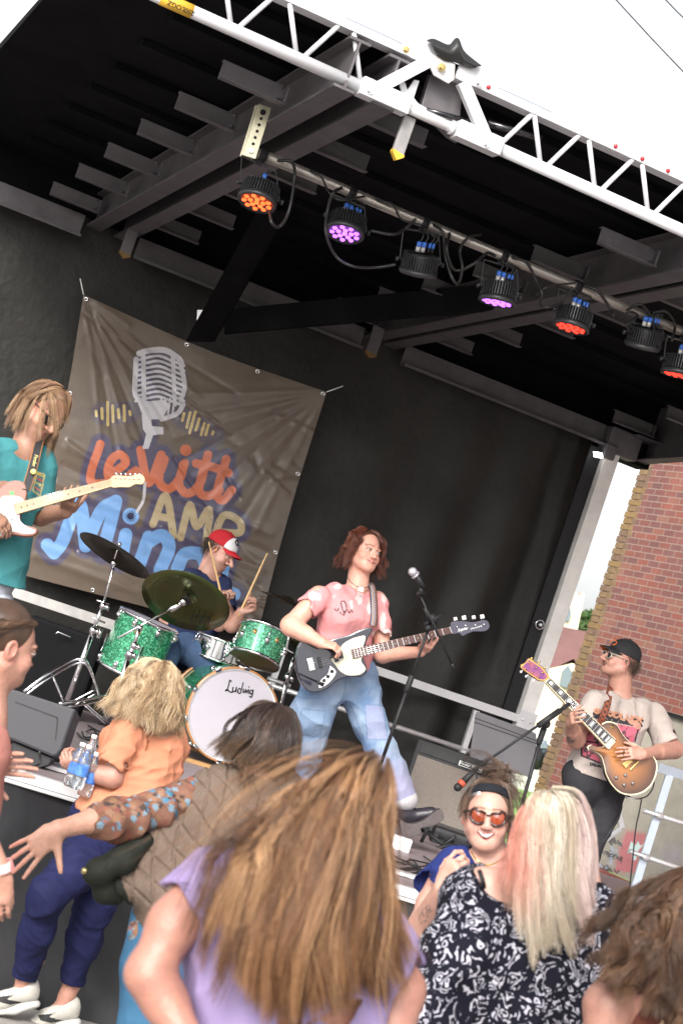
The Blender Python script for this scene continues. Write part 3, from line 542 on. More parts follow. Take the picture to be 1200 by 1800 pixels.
# ---------------------------------------------------------------- figures: one smooth surface grown from blended tapered forms
class SDF:
    def __init__(s, h=.006): s.p = []; s.h = h; s.fine = []; s.noise = []
    def cap(s, a, b, ra, rb=None, k=.02, flat=None, clip=None, sub=False):
        s.p.append(('c', np.array(a, float), np.array(b, float), ra, ra if rb is None else rb, k, flat, clip, sub)); return s
    def ell(s, c, r, ax=None, k=.02, clip=None, sub=False):
        s.p.append(('e', np.array(c, float), np.array(r, float), np.eye(3) if ax is None else np.array(ax, float), None, k, None, clip, sub)); return s
    def chain(s, pts, rs, k=.02, flat=None):
        for i in range(len(pts)-1): s.cap(pts[i], pts[i+1], rs[i], rs[i+1], k, flat)
        return s
    def bb(s, p):
        if p[0] == 'c':
            R = max(p[3], p[4]); return np.minimum(p[1], p[2])-R, np.maximum(p[1], p[2])+R
        R = max(p[2]); return p[1]-R, p[1]+R
    def axis(s, i, lo, hi):
        out = [lo]
        while out[-1] < hi:
            x = out[-1]; h = s.h
            for (a, b, hf) in s.fine:
                if a[i]-s.h <= x <= b[i]: h = min(h, hf)
            out.append(x+h)
        return np.array(out, np.float32)
    def mesh(s, name, paint=None, cut=None):
        bbs = [s.bb(p) for p in s.p if not p[8]]; lo = np.min([b[0] for b in bbs], 0)-.02; hi = np.max([b[1] for b in bbs], 0)+.02
        A = [s.axis(i, lo[i], hi[i]) for i in range(3)]; D = np.full([len(a) for a in A], .05, np.float32)
        for p in s.p:
            typ, a, b, ra, rb, k, flat, clip, sub = p; l, h = s.bb(p); l = l-k-.012; h = h+k+.012
            ix = [(max(int(np.searchsorted(A[i], l[i]))-1, 0), min(int(np.searchsorted(A[i], h[i]))+1, len(A[i]))) for i in range(3)]
            sl = tuple(slice(*q) for q in ix)
            if any(q[0] >= q[1] for q in ix): continue
            X, Y, Z = np.meshgrid(A[0][sl[0]], A[1][sl[1]], A[2][sl[2]], indexing='ij'); Q = np.stack([X, Y, Z], -1)
            if typ == 'c':
                q = Q-a.astype(np.float32); ab = (b-a).astype(np.float32)
                if flat is not None: n, f_ = flat; n = unit(n).astype(np.float32); ab = ab+(1/f_-1)*(ab@n)*n; q = q+((1/f_-1)*(q@n))[..., None]*n
                t = np.clip((q@ab)/(ab@ab+1e-9), 0, 1); d = np.linalg.norm(q-t[..., None]*ab, axis=-1)-(ra+(rb-ra)*t)
            else:
                q = (Q-a.astype(np.float32))@np.array(ra, np.float32).T; kk = np.linalg.norm(q/b, axis=-1); k2 = np.linalg.norm(q/(b*b), axis=-1); d = kk*(kk-1)/(k2+1e-6)
            if clip is not None:
                for (cp_, cn) in (clip if isinstance(clip, list) else [clip]): d = np.maximum(d, (Q-np.array(cp_, np.float32))@unit(cn).astype(np.float32))
            E = D[sl]
            if sub: h_ = np.clip(k-np.abs(E+d), 0, None)/max(k, 1e-6); D[sl] = np.maximum(E, -d)+h_*h_*k/4
            else: h_ = np.clip(k-np.abs(E-d), 0, None)/max(k, 1e-6); D[sl] = np.minimum(E, d)-h_*h_*k/4
        if cut is not None or s.noise:
            X, Y, Z = np.meshgrid(*A, indexing='ij', sparse=True)
            for (amp, fx, fy, fz, ph, wrp) in s.noise: D += amp*1.25*(1-2*np.abs(np.sin(.5*(fx*X+fy*Y+fz*Z+ph+wrp*1.5*np.sin(.6*fy*X+.7*fz*Y-.5*fx*Z+ph*2))))**.7)*-1
            if cut is not None:
                for (c_, n_) in cut: n_ = unit(n_); D = np.maximum(D, (X-c_[0])*n_[0]+(Y-c_[1])*n_[1]+(Z-c_[2])*n_[2])
        V, Fq = nets(D, A)
        for _ in range(1):      # one gentle smoothing pass
            acc = np.zeros_like(V); cnt = np.zeros(len(V)); 
            for i, j in ((0, 1), (1, 2), (2, 3), (3, 0)):
                np.add.at(acc, Fq[:, i], V[Fq[:, j]]); np.add.at(cnt, Fq[:, i], 1); np.add.at(acc, Fq[:, j], V[Fq[:, i]]); np.add.at(cnt, Fq[:, j], 1)
            V = .55*V+.45*acc/np.maximum(cnt, 1)[:, None]
        return mesh_np(name, V, Fq, True, paint(V) if paint else None)
def nets(D, A):
    S_ = D < 0; nx, ny, nz = D.shape
    c = [S_[i:nx-1+i, j:ny-1+j, k:nz-1+k] for i in (0, 1) for j in (0, 1) for k in (0, 1)]
    cnt = sum(x.astype(np.int8) for x in c); act = (cnt > 0) & (cnt < 8); I, J, K = np.nonzero(act)
    idx = np.full(act.shape, -1, np.int32); idx[I, J, K] = np.arange(len(I)); acc = np.zeros((len(I), 3)); n = np.zeros(len(I))
    co = [(i, j, k) for i in (0, 1) for j in (0, 1) for k in (0, 1)]
    for a in range(8):
        for b in range(a+1, 8):
            if sum(abs(x-y) for x, y in zip(co[a], co[b])) != 1: continue
            da = D[I+co[a][0], J+co[a][1], K+co[a][2]]; db = D[I+co[b][0], J+co[b][1], K+co[b][2]]; m = (da < 0) != (db < 0)
            t = np.where(m, da/(da-db+1e-12), 0); 
            for ax, II in ((0, I), (1, J), (2, K)):
                pa = A[ax][II+co[a][ax]]; pb = A[ax][II+co[b][ax]]; acc[:, ax] += np.where(m, pa+(pb-pa)*t, 0)
            n += m
    V = acc/np.maximum(n, 1)[:, None]; Q = []
    for ax in range(3):
        sh = [slice(None)]*3; s0 = list(sh); s1 = list(sh); s0[ax] = slice(0, -1); s1[ax] = slice(1, None)
        e = S_[tuple(s0)] != S_[tuple(s1)]; i, j, k = np.nonzero(e); P_ = [i, j, k]; u, v = [(1, 2), (2, 0), (0, 1)][ax]
        ok = (P_[u] > 0) & (P_[v] > 0) & (P_[u] < D.shape[u]-1) & (P_[v] < D.shape[v]-1); P_ = [q[ok] for q in P_]
        def id_(du, dv): q = [x.copy() for x in P_]; q[u] -= du; q[v] -= dv; return idx[q[0], q[1], q[2]]
        q = np.stack([id_(1, 1), id_(0, 1), id_(0, 0), id_(1, 0)], 1); fl = S_[P_[0], P_[1], P_[2]]; q[~fl] = q[~fl][:, ::-1]; Q.append(q)
    Q = np.concatenate(Q); return V, Q[(Q >= 0).all(1)]
class Head:                     # eye-level centre c, forward f, up u
    def __init__(s, c, f, u, k=1.0):
        s.c = np.array(c, float); s.f = unit(f); s.u = unit(np.array(u, float)-s.f*(np.array(u, float)@s.f)); s.r = np.cross(s.f, s.u); s.k = k; s.A = np.stack([s.r, s.f, s.u])
    def L(s, x, y, z): return s.c+s.k*(x*s.r+y*s.f+z*s.u)
    def loc(s, V): return ((V-s.c)@s.A.T)/s.k
    def put(s, S, jaw=1., nose=1., cheek=1., fem=False, neck=None, nr=.055, smile=0., mouth_open=0., fine=.0028):
        k = s.k; E = lambda c, r, kk=.02, sub=False: S.ell(s.L(*c), np.array(r)*k, s.A, kk, sub=sub)
        if fine: S.fine.append((s.c-.14*k, s.c+.14*k, fine))
        E((0, -.018, .032), (.074, .094, .086)); E((0, .028, -.02), (.062, .062, .082), .03); E((0, .045, -.07), (.044*jaw, .042, .036), .03)
        for q in (-1, 1):
            S.cap(s.L(q*.052*jaw, 0, -.055), s.L(q*.02, .062, -.09), .024*k, .02*k, .03*k)
            E((q*.038, .060, -.038), (.024*cheek, .024, .023*cheek), .02); E((q*.032, .0915, -.001), (.016, .012, .011), .012, True)
            E((q*.031, .0795, -.001), (.0125, .0125, .0115), .004)
            S.cap(s.L(q*.012, .090, .018), s.L(q*.045, .078, .020), .0075*k, .006*k, .012*k)
            E((q*.078, -.008, -.010), (.009, .020, .031), .008); E((q*.083, -.004, -.008), (.006, .011, .018), .006, True)
            S.ell(s.L(q*.012, .098, -.036), np.array((.009, .010, .008))*k*nose, s.A, .008)
        E((0, .072, -.094), (.020*jaw, .018, .017), .02)
        S.cap(s.L(0, .088, .008), s.L(0, .108*nose+.0, -.032), .0075*k, .0115*k*nose, .012*k)
        zz = -.062; wq = .022+.008*smile
        for q in (-1, 1): S.cap(s.L(0, .0935, zz+.004), s.L(q*wq, .083, zz+.009*smile), .0052*k, .003*k, .006*k); S.cap(s.L(0, .0925, zz-.006-mouth_open), s.L(q*wq*.85, .083, zz-.002+.009*smile-mouth_open*.5), .0062*k, .003*k, .006*k)
        if mouth_open: E((0, .094, zz-mouth_open*.4), (wq*.8, .012, .004+mouth_open*.55), .003, True)
        if neck is not None: S.cap(s.L(0, -.022, -.045), neck, nr*k, nr*k*1.1, .035)
    def paint(s, V, C, lip=(.42, .13, .12), brow=(.09, .05, .03), smile=0., mouth_open=0., beard=None, stash=None, flush=.5, squint=.4, iris=(.05, .06, .05), hairline=None, haircol=None, teeth=False, grin=False):
        q = s.loc(V); x, y, z = q.T; fr = (y > .03) & (np.abs(x) < .09) & (z < .14) & (z > -.13); ax = np.abs(x)
        g = lambda a: np.where(fr, a, 0)
        C = blend(C, (.60, .22, .17), g(flush*.55*np.exp(-((ax-.042)/.020)**2-((z+.032)/.020)**2))); C = blend(C, (.60, .22, .17), g(flush*.5*np.exp(-(ax/.012)**2-((z+.034)/.012)**2)))
        zz = -.062; wq = .024+.008*smile; mz = zz-.002+.010*smile*(ax/wq)**2-mouth_open*.45*(1-(ax/wq)**2)
        C = blend(C, lip, g(((ax < wq) & (np.abs(z-mz) < (.0095+mouth_open*.7)*(1-(ax/(wq*1.1))**2))).astype(float)*.75))
        C = blend(C, (.10, .03, .03), g(((ax < wq) & (np.abs(z-mz) < .0016+mouth_open*.62*(1-(ax/wq)**2))).astype(float)*.9))
        if teeth: C = blend(C, (.80, .77, .72), g(((ax < wq*.80) & (z < zz+.002+.010*smile*(ax/wq)**2) & (z > zz-mouth_open*.42+.010*smile*(ax/wq)**2)).astype(float)))
        if grin:
            w2 = .029; sx = np.clip(1-(ax/w2)**2, 0, 1); cv = .011*(ax/w2)**2; zu = -.057+cv; zd = -.057-.016*sx**.7+cv
            C = blend(C, lip, g(((ax < w2*1.08) & (z < zu+.0045) & (z > zd-.005))*1.)); C = blend(C, (.07, .015, .015), g(((ax < w2) & (z < zu) & (z > zd))*1.)); C = blend(C, (.62, .59, .55), g(((ax < w2*.9) & (z < zu-.0005) & (z > zd+.0055))*1.))
            C = blend(C, (.30, .12, .10), g(np.exp(-((ax-.040)/.0035)**2)*((z < -.035) & (z > -.065))*.35))
        ez = z+.001; op = .0075*(1-squint*.6)
        ins = (np.abs(ax-.031) < .0145) & (np.abs(ez) < op*(1-((ax-.031)/.0155)**2)); C = blend(C, (.62, .58, .55), g(ins.astype(float)*.9)); C = blend(C, iris, g((ins & (np.hypot(ax-.031, ez) < .0058)).astype(float)))
        lash = (np.abs(ax-.031) < .017) & (np.abs(ez-op*(1-((ax-.031)/.018)**2)) < .0022); C = blend(C, (.05, .03, .025), g(lash*.85))
        C = blend(C, (.35, .16, .12), g(.35*np.exp(-((ax-.031)/.018)**2-((z-.010)/.006)**2)))
        bz = z-.0235-.004*np.cos((ax-.03)*60); C = blend(C, brow, g(np.exp(-(bz/.0042)**2)*((ax > .012) & (ax < .053))*.85))
        if beard is not None: C = blend(C, beard[0], np.where((y > -.01), beard[1]*np.clip((-.045-z)/.015, 0, 1)*(1-np.exp(-(ax/.022)**2-((z+.062)/.010)**2)), 0))
        if stash is not None: C = blend(C, stash, g(((ax < .030) & (np.abs(z+.051+ax*.15) < .0065)).astype(float)*.9))
        C = blend(C, (.45, .15, .12), np.where((ax > .068) & (y < .03) & (abs(z) < .05), .35, 0))
        if hairline is not None:
            hl = z+.35*np.clip(y, -.1, .1)*-1 > hairline
            C = blend(C, haircol, ((z > hairline+np.clip(y, -.2, .05)*1.0)).astype(float))
        return C
def hand(S, w, d, n, side=1, curl=(.5, .5, .4), spread=.05, k=1., thumb=(.55, .65, .35), tcurl=.3, pal=True, bends=None):
    w = np.array(w, float); d = unit(d); n = unit(np.array(n, float)-d*(np.array(n, float)@d)); t = side*np.cross(d, n)      # t points to the thumb side
    S.cap(w, w+d*.022*k, .027*k, .030*k, .015, flat=(n, .72))
    S.cap(w+d*.03*k-t*.020*k, w+d*.078*k-t*.022*k, .019*k, .016*k, .015, flat=(n, .75)); S.cap(w+d*.03*k+t*.018*k, w+d*.082*k+t*.022*k, .021*k, .016*k, .015, flat=(n, .75)); S.cap(w+d*.03*k, w+d*.085*k, .022*k, .017*k, .015, flat=(n, .7))
    Ls = ((.040, .026, .021), (.045, .029, .023), (.042, .027, .022), (.033, .021, .019))
    for i in range(4):
        o = (.030-.0205*i)*k; p = w+d*(.086-.004*abs(i-1))*k+t*o; an = spread*(1.5-i); cu = bends[i] if bends is not None else curl; a = 0.
        for j in range(3):
            a += cu[j]; v = math.cos(a)*(d*math.cos(an)+t*math.sin(an))+math.sin(a)*n; q = p+v*Ls[i][j]*k; S.cap(p, q, (.0088-.0007*j-.0006*(i == 3))*k, (.0083-.0008*j-.0006*(i == 3))*k, .0035); p = q
    v = unit(d*thumb[0]+t*thumb[1]+n*thumb[2]); p = w+d*.022*k+t*.022*k; q = p+v*.045*k; S.cap(p, q, .016*k, .0115*k, .012); v2 = unit(v+(n*.6+d*.5-t*.5)*tcurl); p = q+v2*.030*k; S.cap(q, p, .0108*k, .0098*k, .004); v3 = unit(v2+(n*.6-t*.5)*tcurl); S.cap(p, p+v3*.022*k, .0096*k, .008*k, .004)
def torso(S, sl, sr, hl, hr, fac, lv, k=.05, tb=1.0, push=None):
    # lv: list of (t along shoulders->hips, half width, half thickness)
    m = (np.array(sl)+sr)/2; h = (np.array(hl)+hr)/2; l0 = unit(np.array(sr)-sl); l1 = unit(np.array(hr)-hl); fac = unit(fac); pv = None
    for i, (t, wd_, th) in enumerate(lv):
        c = m+(h-m)*t; l = unit(l0*(1-t)+l1*t); l = unit(l-fac*(l@fac)*.0)
        if push is not None: c = c+fac*push[i]
        a, b = c-l*(wd_-th), c+l*(wd_-th); S.cap(a, b, th, th, k)
        if pv is not None:
            S.cap(pv[0], a, pv[2], th, k); S.cap(pv[1], b, pv[2], th, k); S.cap((pv[0]+pv[1])/2, (a+b)/2, pv[2], th, k)
        pv = (a, b, th)
def sleeve(S, a, b, ra, rb, n=None, k=.03, cav=.02, depth=.02):
    a = np.array(a, float); b = np.array(b, float); d = unit(b-a) if n is None else unit(n)
    S.cap(a, b+(b-a)*.12, ra, rb, k, clip=(b, d)); S.p.append(('c', b-d*depth, b+d*.06, rb-.016, rb-.010, .003, None, None, True))
SK = [(.60, .33, .25), (.66, .40, .31), (.55, .30, .22)]
def skin_mat(name): 
    m = mat(name, (.6, .35, .27), .46, attr=True, var=.10, vs_=45, bump=.15, bs=110, sss=.0); b_ = m.node_tree.nodes['Principled BSDF']; b_.inputs['Subsurface Weight'].default_value = .12; b_.inputs['Subsurface Radius'].default_value = (1, .35, .2); b_.inputs['Subsurface Scale'].default_value = .008; return m
MSK = skin_mat('skin')
def base_col(V, c, amt=.06, sc_=40, seed=0): return np.tile([c], (len(V), 1))*(1+amt*nz2(V[:, [0, 2]]+V[:, [1, 1]]*.7, sc_, seed))[:, None]
# ---------------------------------------------------------------- hair
def hairmat(name, rough=.42, spec=.5):
    m = mat(name, (.3, .2, .1), rough, attr=True); b_ = m.node_tree.nodes['Principled BSDF']; b_.inputs['Specular IOR Level'].default_value = spec; b_.inputs['Anisotropic'].default_value = .5; return m
MH = hairmat('hair_strand')
def strands(name, G, n, r, parent, pal, K=18, spread=.01, tip=1.5, wave=.0, wf=9., clump=40, cs=.3, seed=1, root=.35, tipc=None, fade=.35, mt=None, bnd=None, flare=None, streak=.18, loc_col=None, wts=None, lmin=.86):
    rg = np.random.default_rng(seed); Gs = []
    for g in G:
        q = smooth_path(g, 10) if len(g) > 2 else np.array(g, float); L = np.r_[0, np.cumsum(np.linalg.norm(np.diff(q, axis=0), axis=1))]; tt = np.linspace(0, L[-1], K); Gs.append(np.stack([np.interp(tt, L, q[:, i]) for i in range(3)], 1))
    Gs = np.array(Gs); ng = len(Gs); t = np.linspace(0, 1, K)
    cu = rg.uniform(0, ng-1, clump) if wts is None else np.interp(rg.uniform(0, 1, clump), np.r_[0, np.cumsum((np.array(wts[1:], float)+np.array(wts[:-1]))/2)]/np.sum((np.array(wts[1:], float)+np.array(wts[:-1]))/2), np.arange(ng)); coff = rg.normal(size=(clump, 3)); cph = rg.uniform(0, 6.28, (clump, 3)); cfr = rg.uniform(.75, 1.3, clump); ccol = rg.uniform(-1, 1, clump); cle = rg.uniform(lmin, 1.04, clump)
    ci = rg.integers(0, clump, n); u = np.clip(cu[ci]+rg.normal(size=n)*.16*ng/12*(1+0*t[0]), 0, ng-1.0001); i0 = np.minimum(u.astype(int), ng-2) if ng > 1 else np.zeros(n, int); fr = (u-i0)[:, None, None]
    if ng > 1: B = Gs[i0]*(1-fr)+Gs[i0+1]*fr
    else: B = np.repeat(Gs[:1], n, 0)
    le = cle[ci]*rg.uniform(.90, 1.0, n); tt = le[:, None]*t[None]; f_ = tt*(K-1); a0 = np.minimum(f_.astype(int), K-2); fa = (f_-a0)[..., None]; ar = np.arange(n)[:, None]; B = B[ar, a0]*(1-fa)+B[ar, a0+1]*fa
    tg = np.gradient(B, axis=1); tg /= np.linalg.norm(tg, axis=2)[..., None]+1e-9
    sp = spread*(root+(tip-root)*t)[None, :, None]; ind = rg.normal(size=(n, 3))
    off = coff[ci][:, None]*sp+ind[:, None]*sp*cs*(1-.35*t)[None, :, None]; off -= tg*np.sum(off*tg, 2)[..., None]*.7; B = B+off
    if wave:
        seglen = np.linalg.norm(Gs[:, -1]-Gs[:, 0], axis=1).mean(); ph = cph[ci]+rg.normal(size=(n, 3))*.35; s1 = np.cross(tg, np.array([.2, .1, 1.])); s1 /= np.linalg.norm(s1, axis=2)[..., None]+1e-6; s2 = np.cross(tg, s1)
        am = wave*np.clip(t*2.2, 0, 1)[None, :]*rg.uniform(.6, 1.3, n)[:, None]; ag = wf*cfr[ci][:, None]*t[None]; B = B+s1*(am*np.sin(ag+ph[:, :1]))[..., None]+s2*(am*.8*np.cos(ag*1.07+ph[:, 1:2]))[..., None]
    rad = r*(1-.72*t**2.2)[None]*rg.uniform(.7, 1.3, n)[:, None]
    a = np.cross(tg, V3(.31, .2, .93)); a /= np.linalg.norm(a, axis=2)[..., None]+1e-6; b_ = np.cross(tg, a); ring = []
    for j in range(3): an = 2.0944*j; ring.append(B+(math.cos(an)*a+math.sin(an)*b_)*rad[..., None])
    V = np.stack(ring, 2).reshape(-1, 3); base = (np.arange(n)[:, None]*K+np.arange(K-1)[None])*3; Q = []
    for j in range(3): j2 = (j+1) % 3; Q.append(np.stack([base+j, base+j2, base+3+j2, base+3+j], -1).reshape(-1, 4))
    pal = np.array(pal, float); cm = np.clip(.5+.5*ccol[ci]*.85+rg.normal(size=n)*.16, 0, .999)*(len(pal)-1); p0 = cm.astype(int); c = pal[p0]*(1-(cm-p0))[:, None]+pal[p0+1]*(cm-p0)[:, None]
    c = np.repeat(c[:, None]*(1+streak*rg.normal(size=n))[:, None, None].clip(.5, 1.6), K, 1)
    if tipc is not None: m_ = (np.clip((t-fade)/(1-fade), 0, 1))[None, :, None]; c = c*(1-m_)+np.array(tipc)*m_
    if loc_col is not None: c = loc_col(B, c, u/(max(ng-1, 1)), t)
    c = np.repeat(c[:, :, None], 3, 2).reshape(-1, 3)
    return link(name, mesh_np(name, V, np.concatenate(Q), True, col=np.clip(c, .002, 1)), mt or MH, parent)
def skull_guides(H, a0, a1, n, L, rad=1.08, part=0., drop=1.0, wind=(0, 0, 0), flare=.0, topz=.122, down=(0, 0, -1)):
    out = []
    for a in np.radians(np.linspace(a0, a1, n)):
        x, y = math.sin(a), math.cos(a); px_, py_ = x*.076*rad, y*.098*rad-.018
        pts = [H.L(part+x*.012, y*.02-.01, topz*1.0), H.L(part*.5+px_*.62, py_*.62, topz*.90), H.L(px_*.97, py_*.97, .055), H.L(px_*1.05, py_*1.04, -.005)]
        last = pts[-1]; dv = unit(down); 
        for j in (1, 2, 3): pts.append(last+dv*L*j/3+np.array(wind)*(j/3)**1.5+H.A.T@V3(x, y, 0)*flare*j/3)
        out.append(pts)
    return out
def fur(name, H, n, length, r, parent, pal, amin, amax, zlo, zhi, seed=2, rad=1.03, lift=.35, down=.8, wave=.004):
    rg = np.random.default_rng(seed); G = []; 
    rg2 = rg; V = []; Ks = 6; B = np.zeros((n, Ks, 3)); a = np.radians(rg.uniform(amin, amax, n)); z = rg.uniform(zlo, zhi, n); c = np.sqrt(np.clip(1-((z-.03)/.095)**2, .05, 1)); x = np.sin(a)*.076*c*rad; y = np.cos(a)*.096*c*rad-.018
    nr = np.stack([np.sin(a)*c, np.cos(a)*c, (z-.03)/.09], 1); P0 = np.stack([x, y, z], 1); d = nr*lift+V3(0, -.25, -down)+rg.normal(size=(n, 3))*.22; d /= np.linalg.norm(d, axis=1)[:, None]; p = P0.copy(); B[:, 0] = p
    le = length*rg.uniform(.6, 1.2, n)
    for j in range(1, Ks): p = p+d*(le/(Ks-1))[:, None]+rg.normal(size=(n, 3))*wave*.5; d = d+V3(0, -.05, -.18); d /= np.linalg.norm(d, axis=1)[:, None]; B[:, j] = p
    B = B@H.A*H.k+H.c
    rad_ = r*np.linspace(1, .3, Ks)[None, :, None]; tg = np.gradient(B, axis=1); tg /= np.linalg.norm(tg, axis=2)[..., None]+1e-9; a_ = np.cross(tg, V3(.3, .2, .9)); a_ /= np.linalg.norm(a_, axis=2)[..., None]+1e-6; b_ = np.cross(tg, a_)
    V = np.stack([B+(math.cos(2.0944*j)*a_+math.sin(2.0944*j)*b_)*rad_ for j in range(3)], 2).reshape(-1, 3); base = (np.arange(n)[:, None]*Ks+np.arange(Ks-1)[None])*3; Q = [np.stack([base+j, base+(j+1) % 3, base+3+(j+1) % 3, base+3+j], -1).reshape(-1, 4) for j in range(3)]
    pal = np.array(pal, float); c = pal[rg.integers(0, len(pal), n)]*(1+.2*rg.normal(size=n))[:, None].clip(.5, 1.6); c = np.repeat(c, Ks*3, 0)
    return link(name, mesh_np(name, V, np.concatenate(Q), True, col=np.clip(c, .002, 1)), MH, parent)
def scalp(H, parent, col, zlo=-.03, front=.045, rad=1.0, name='hair', extra=None, cut=None):     # solid under-layer of the hair
    S = SDF(.005); S.ell(H.L(0, -.024, .034), np.array((.080, .098, .090))*H.k*rad, H.A, .01, clip=[(H.L(0, front, .06), H.A.T@V3(0, 1, -.45)), (H.L(0, 0, zlo), -H.u)])
    if extra: extra(S)
    return link(name, S.mesh(name, lambda V: base_col(V, col, .25, 90, 4)), MH, parent)
def stand(per, hips, feet, c, name='trousers', r=.095, shoe=(.03, .03, .03), mt=None, floor=0.):
    for h_, f_ in zip(hips, feet):
        h_ = np.array(h_, float); f_ = np.array([f_[0], f_[1], floor+.06]); k_ = (h_+f_)/2-np.array([FW[0], FW[1], 0])*.03; S = SDF(.012); S.chain([h_, k_, f_+V3(0, 0, .05)], [r*1.3, r*.8, r*.62], .05); S.noise = [(.004, 14, 10, 22, 1, 1.5)]
        link(name, S.mesh(name, lambda V: base_col(V, c, .1, 25)), mt or MSK, per); S = SDF(.010); S.cap(f_, f_+V3(FW[0], FW[1], 0)*.13-V3(0, 0, .015), .045, .04); link('shoe', S.mesh('shoe', lambda V: base_col(V, shoe)), mt or MSK, per)
TOW = unit(V3(-FW[0], -FW[1], 0))       # horizontal direction towards the camera
def gdir(right, toward, up=0.): return unit(RT*right+TOW*toward+V3(0, 0, up))
# ---------------------------------------------------------------- traced plates (guitars, signs): outline on a plane, real thickness
def ptrace(pts, p0, n, sm=6, closed=True):
    Q = [PP(x, y, p0, n) for x, y in pts]
    if sm > 1: Q = list(smooth_path(Q+[Q[0]], sm)[:-1]) if closed else list(smooth_path(Q, sm))
    return Q
def plate(name, pts, p0, n, th, m, parent, off=0., bevel=.0, sm=6):
    n = unit(n); Q = [q+n*off for q in ptrace(pts, p0, n, sm)]; return MB().prism(Q, -n*th).build(name, m, parent, bevel)
def ink(name, lines, p0, n, w, m, parent, off=.001, sm=4):      # thin raised strokes: printed or inlaid marks
    b = MB(); n = unit(n)
    for pts in lines:
        Q = [q+n*off for q in ptrace(pts, p0, n, sm if len(pts) > 2 else 1, False)]
        for i in range(len(Q)-1):
            d = Q[i+1]-Q[i]; L = np.linalg.norm(d)
            if L < 1e-5: continue
            d /= L; b.box((Q[i]+Q[i+1])/2, d*(L/2+w*.3), np.cross(n, d)*w/2, n*.0006)
    return b.build(name, m, parent)
skinM = MSK
MP = lambda name, **k: mat(name, (.5, .5, .5), k.pop('rough', .85), attr=True, var=k.pop('var', .05), vs_=8, bump=k.pop('bump', .6), bs=k.pop('bs', 13), stretch=(1, 1, .5), **k)
_MP = MP
def MP(name, **k):
    m = _MP(name, **k); m.node_tree.nodes['Principled BSDF'].inputs['Specular IOR Level'].default_value = .15; return m
denim = cloth('blue_denim', (.16, .26, .44), var=.2, bs=20); 
def strings(p0s, p1s, n, r, parent, m=None):
    b = MB()
    for a, c in zip(p0s, p1s): b.tube([a, c], r, 5)
    return b.build('strings', m or M['chrome'], parent)
# ================================================================= bassist / singer
Y0 = 11.5
def J(px, py, dy=0.): return P(px, py, Y0+dy)
per = thing('person', 'woman in pink tie dye shirt and light jeans playing a dark bass', 'person', P(620, 1440, Y0)*V3(1, 1, 0)+V3(0, 0, HD))
fc = gdir(.50, .80, .16); Hd = Head(J(641, 970, 0), fc, V3(0, 0, 1)+RT*.05, 1.12)
shl, shr = J(560, 1046, -.10), J(663, 1054, .08); hpl, hpr = J(572, 1190, -.02), J(628, 1196, .04)
S = SDF(.0065); Hd.put(S, fem=True, cheek=1.12, neck=J(628, 1030, 0), nr=.056, smile=.9)
torso(S, shl, shr, hpl, hpr, TOW, [(.0, .15, .05), (.3, .15, .09), (.7, .13, .09), (.85, .12, .09)])
eL, wL = J(511, 1100, -.13), J(564, 1130, -.31); S.chain([shl, eL, wL], [.058, .058, .036], .03); S.cap(eL, (eL+wL)/2, .056, .050); hand(S, wL, J(593, 1137, -.34)-wL, V3(0, 0, -1)*.75-TOW*.45, 1, (.6, .8, .6), .02, tcurl=.3, thumb=(.9, .25, .25))
eR, wR = J(672, 1150, -.02), J(739, 1146, -.20); S.chain([shr, eR, wR], [.055, .052, .032], .03); hand(S, J(743, 1141, -.20), TOW*.95+UP*.25+RT*.1, UP, -1, (.55, .75, .5), .08, tcurl=.2, thumb=(.1, .5, .9), k=1.08)
def pnt(V): C = base_col(V, (.62, .33, .25)); C = blend(C, (.66, .28, .20), np.clip((np.abs(Hd.loc(V)[:, 2]) < .12)*.15, 0, 1)); return Hd.paint(V, C, smile=.8, brow=(.12, .06, .04), iris=(.05, .05, .045), squint=.4, flush=.7)
link('body', S.mesh('body', pnt), skinM, per)
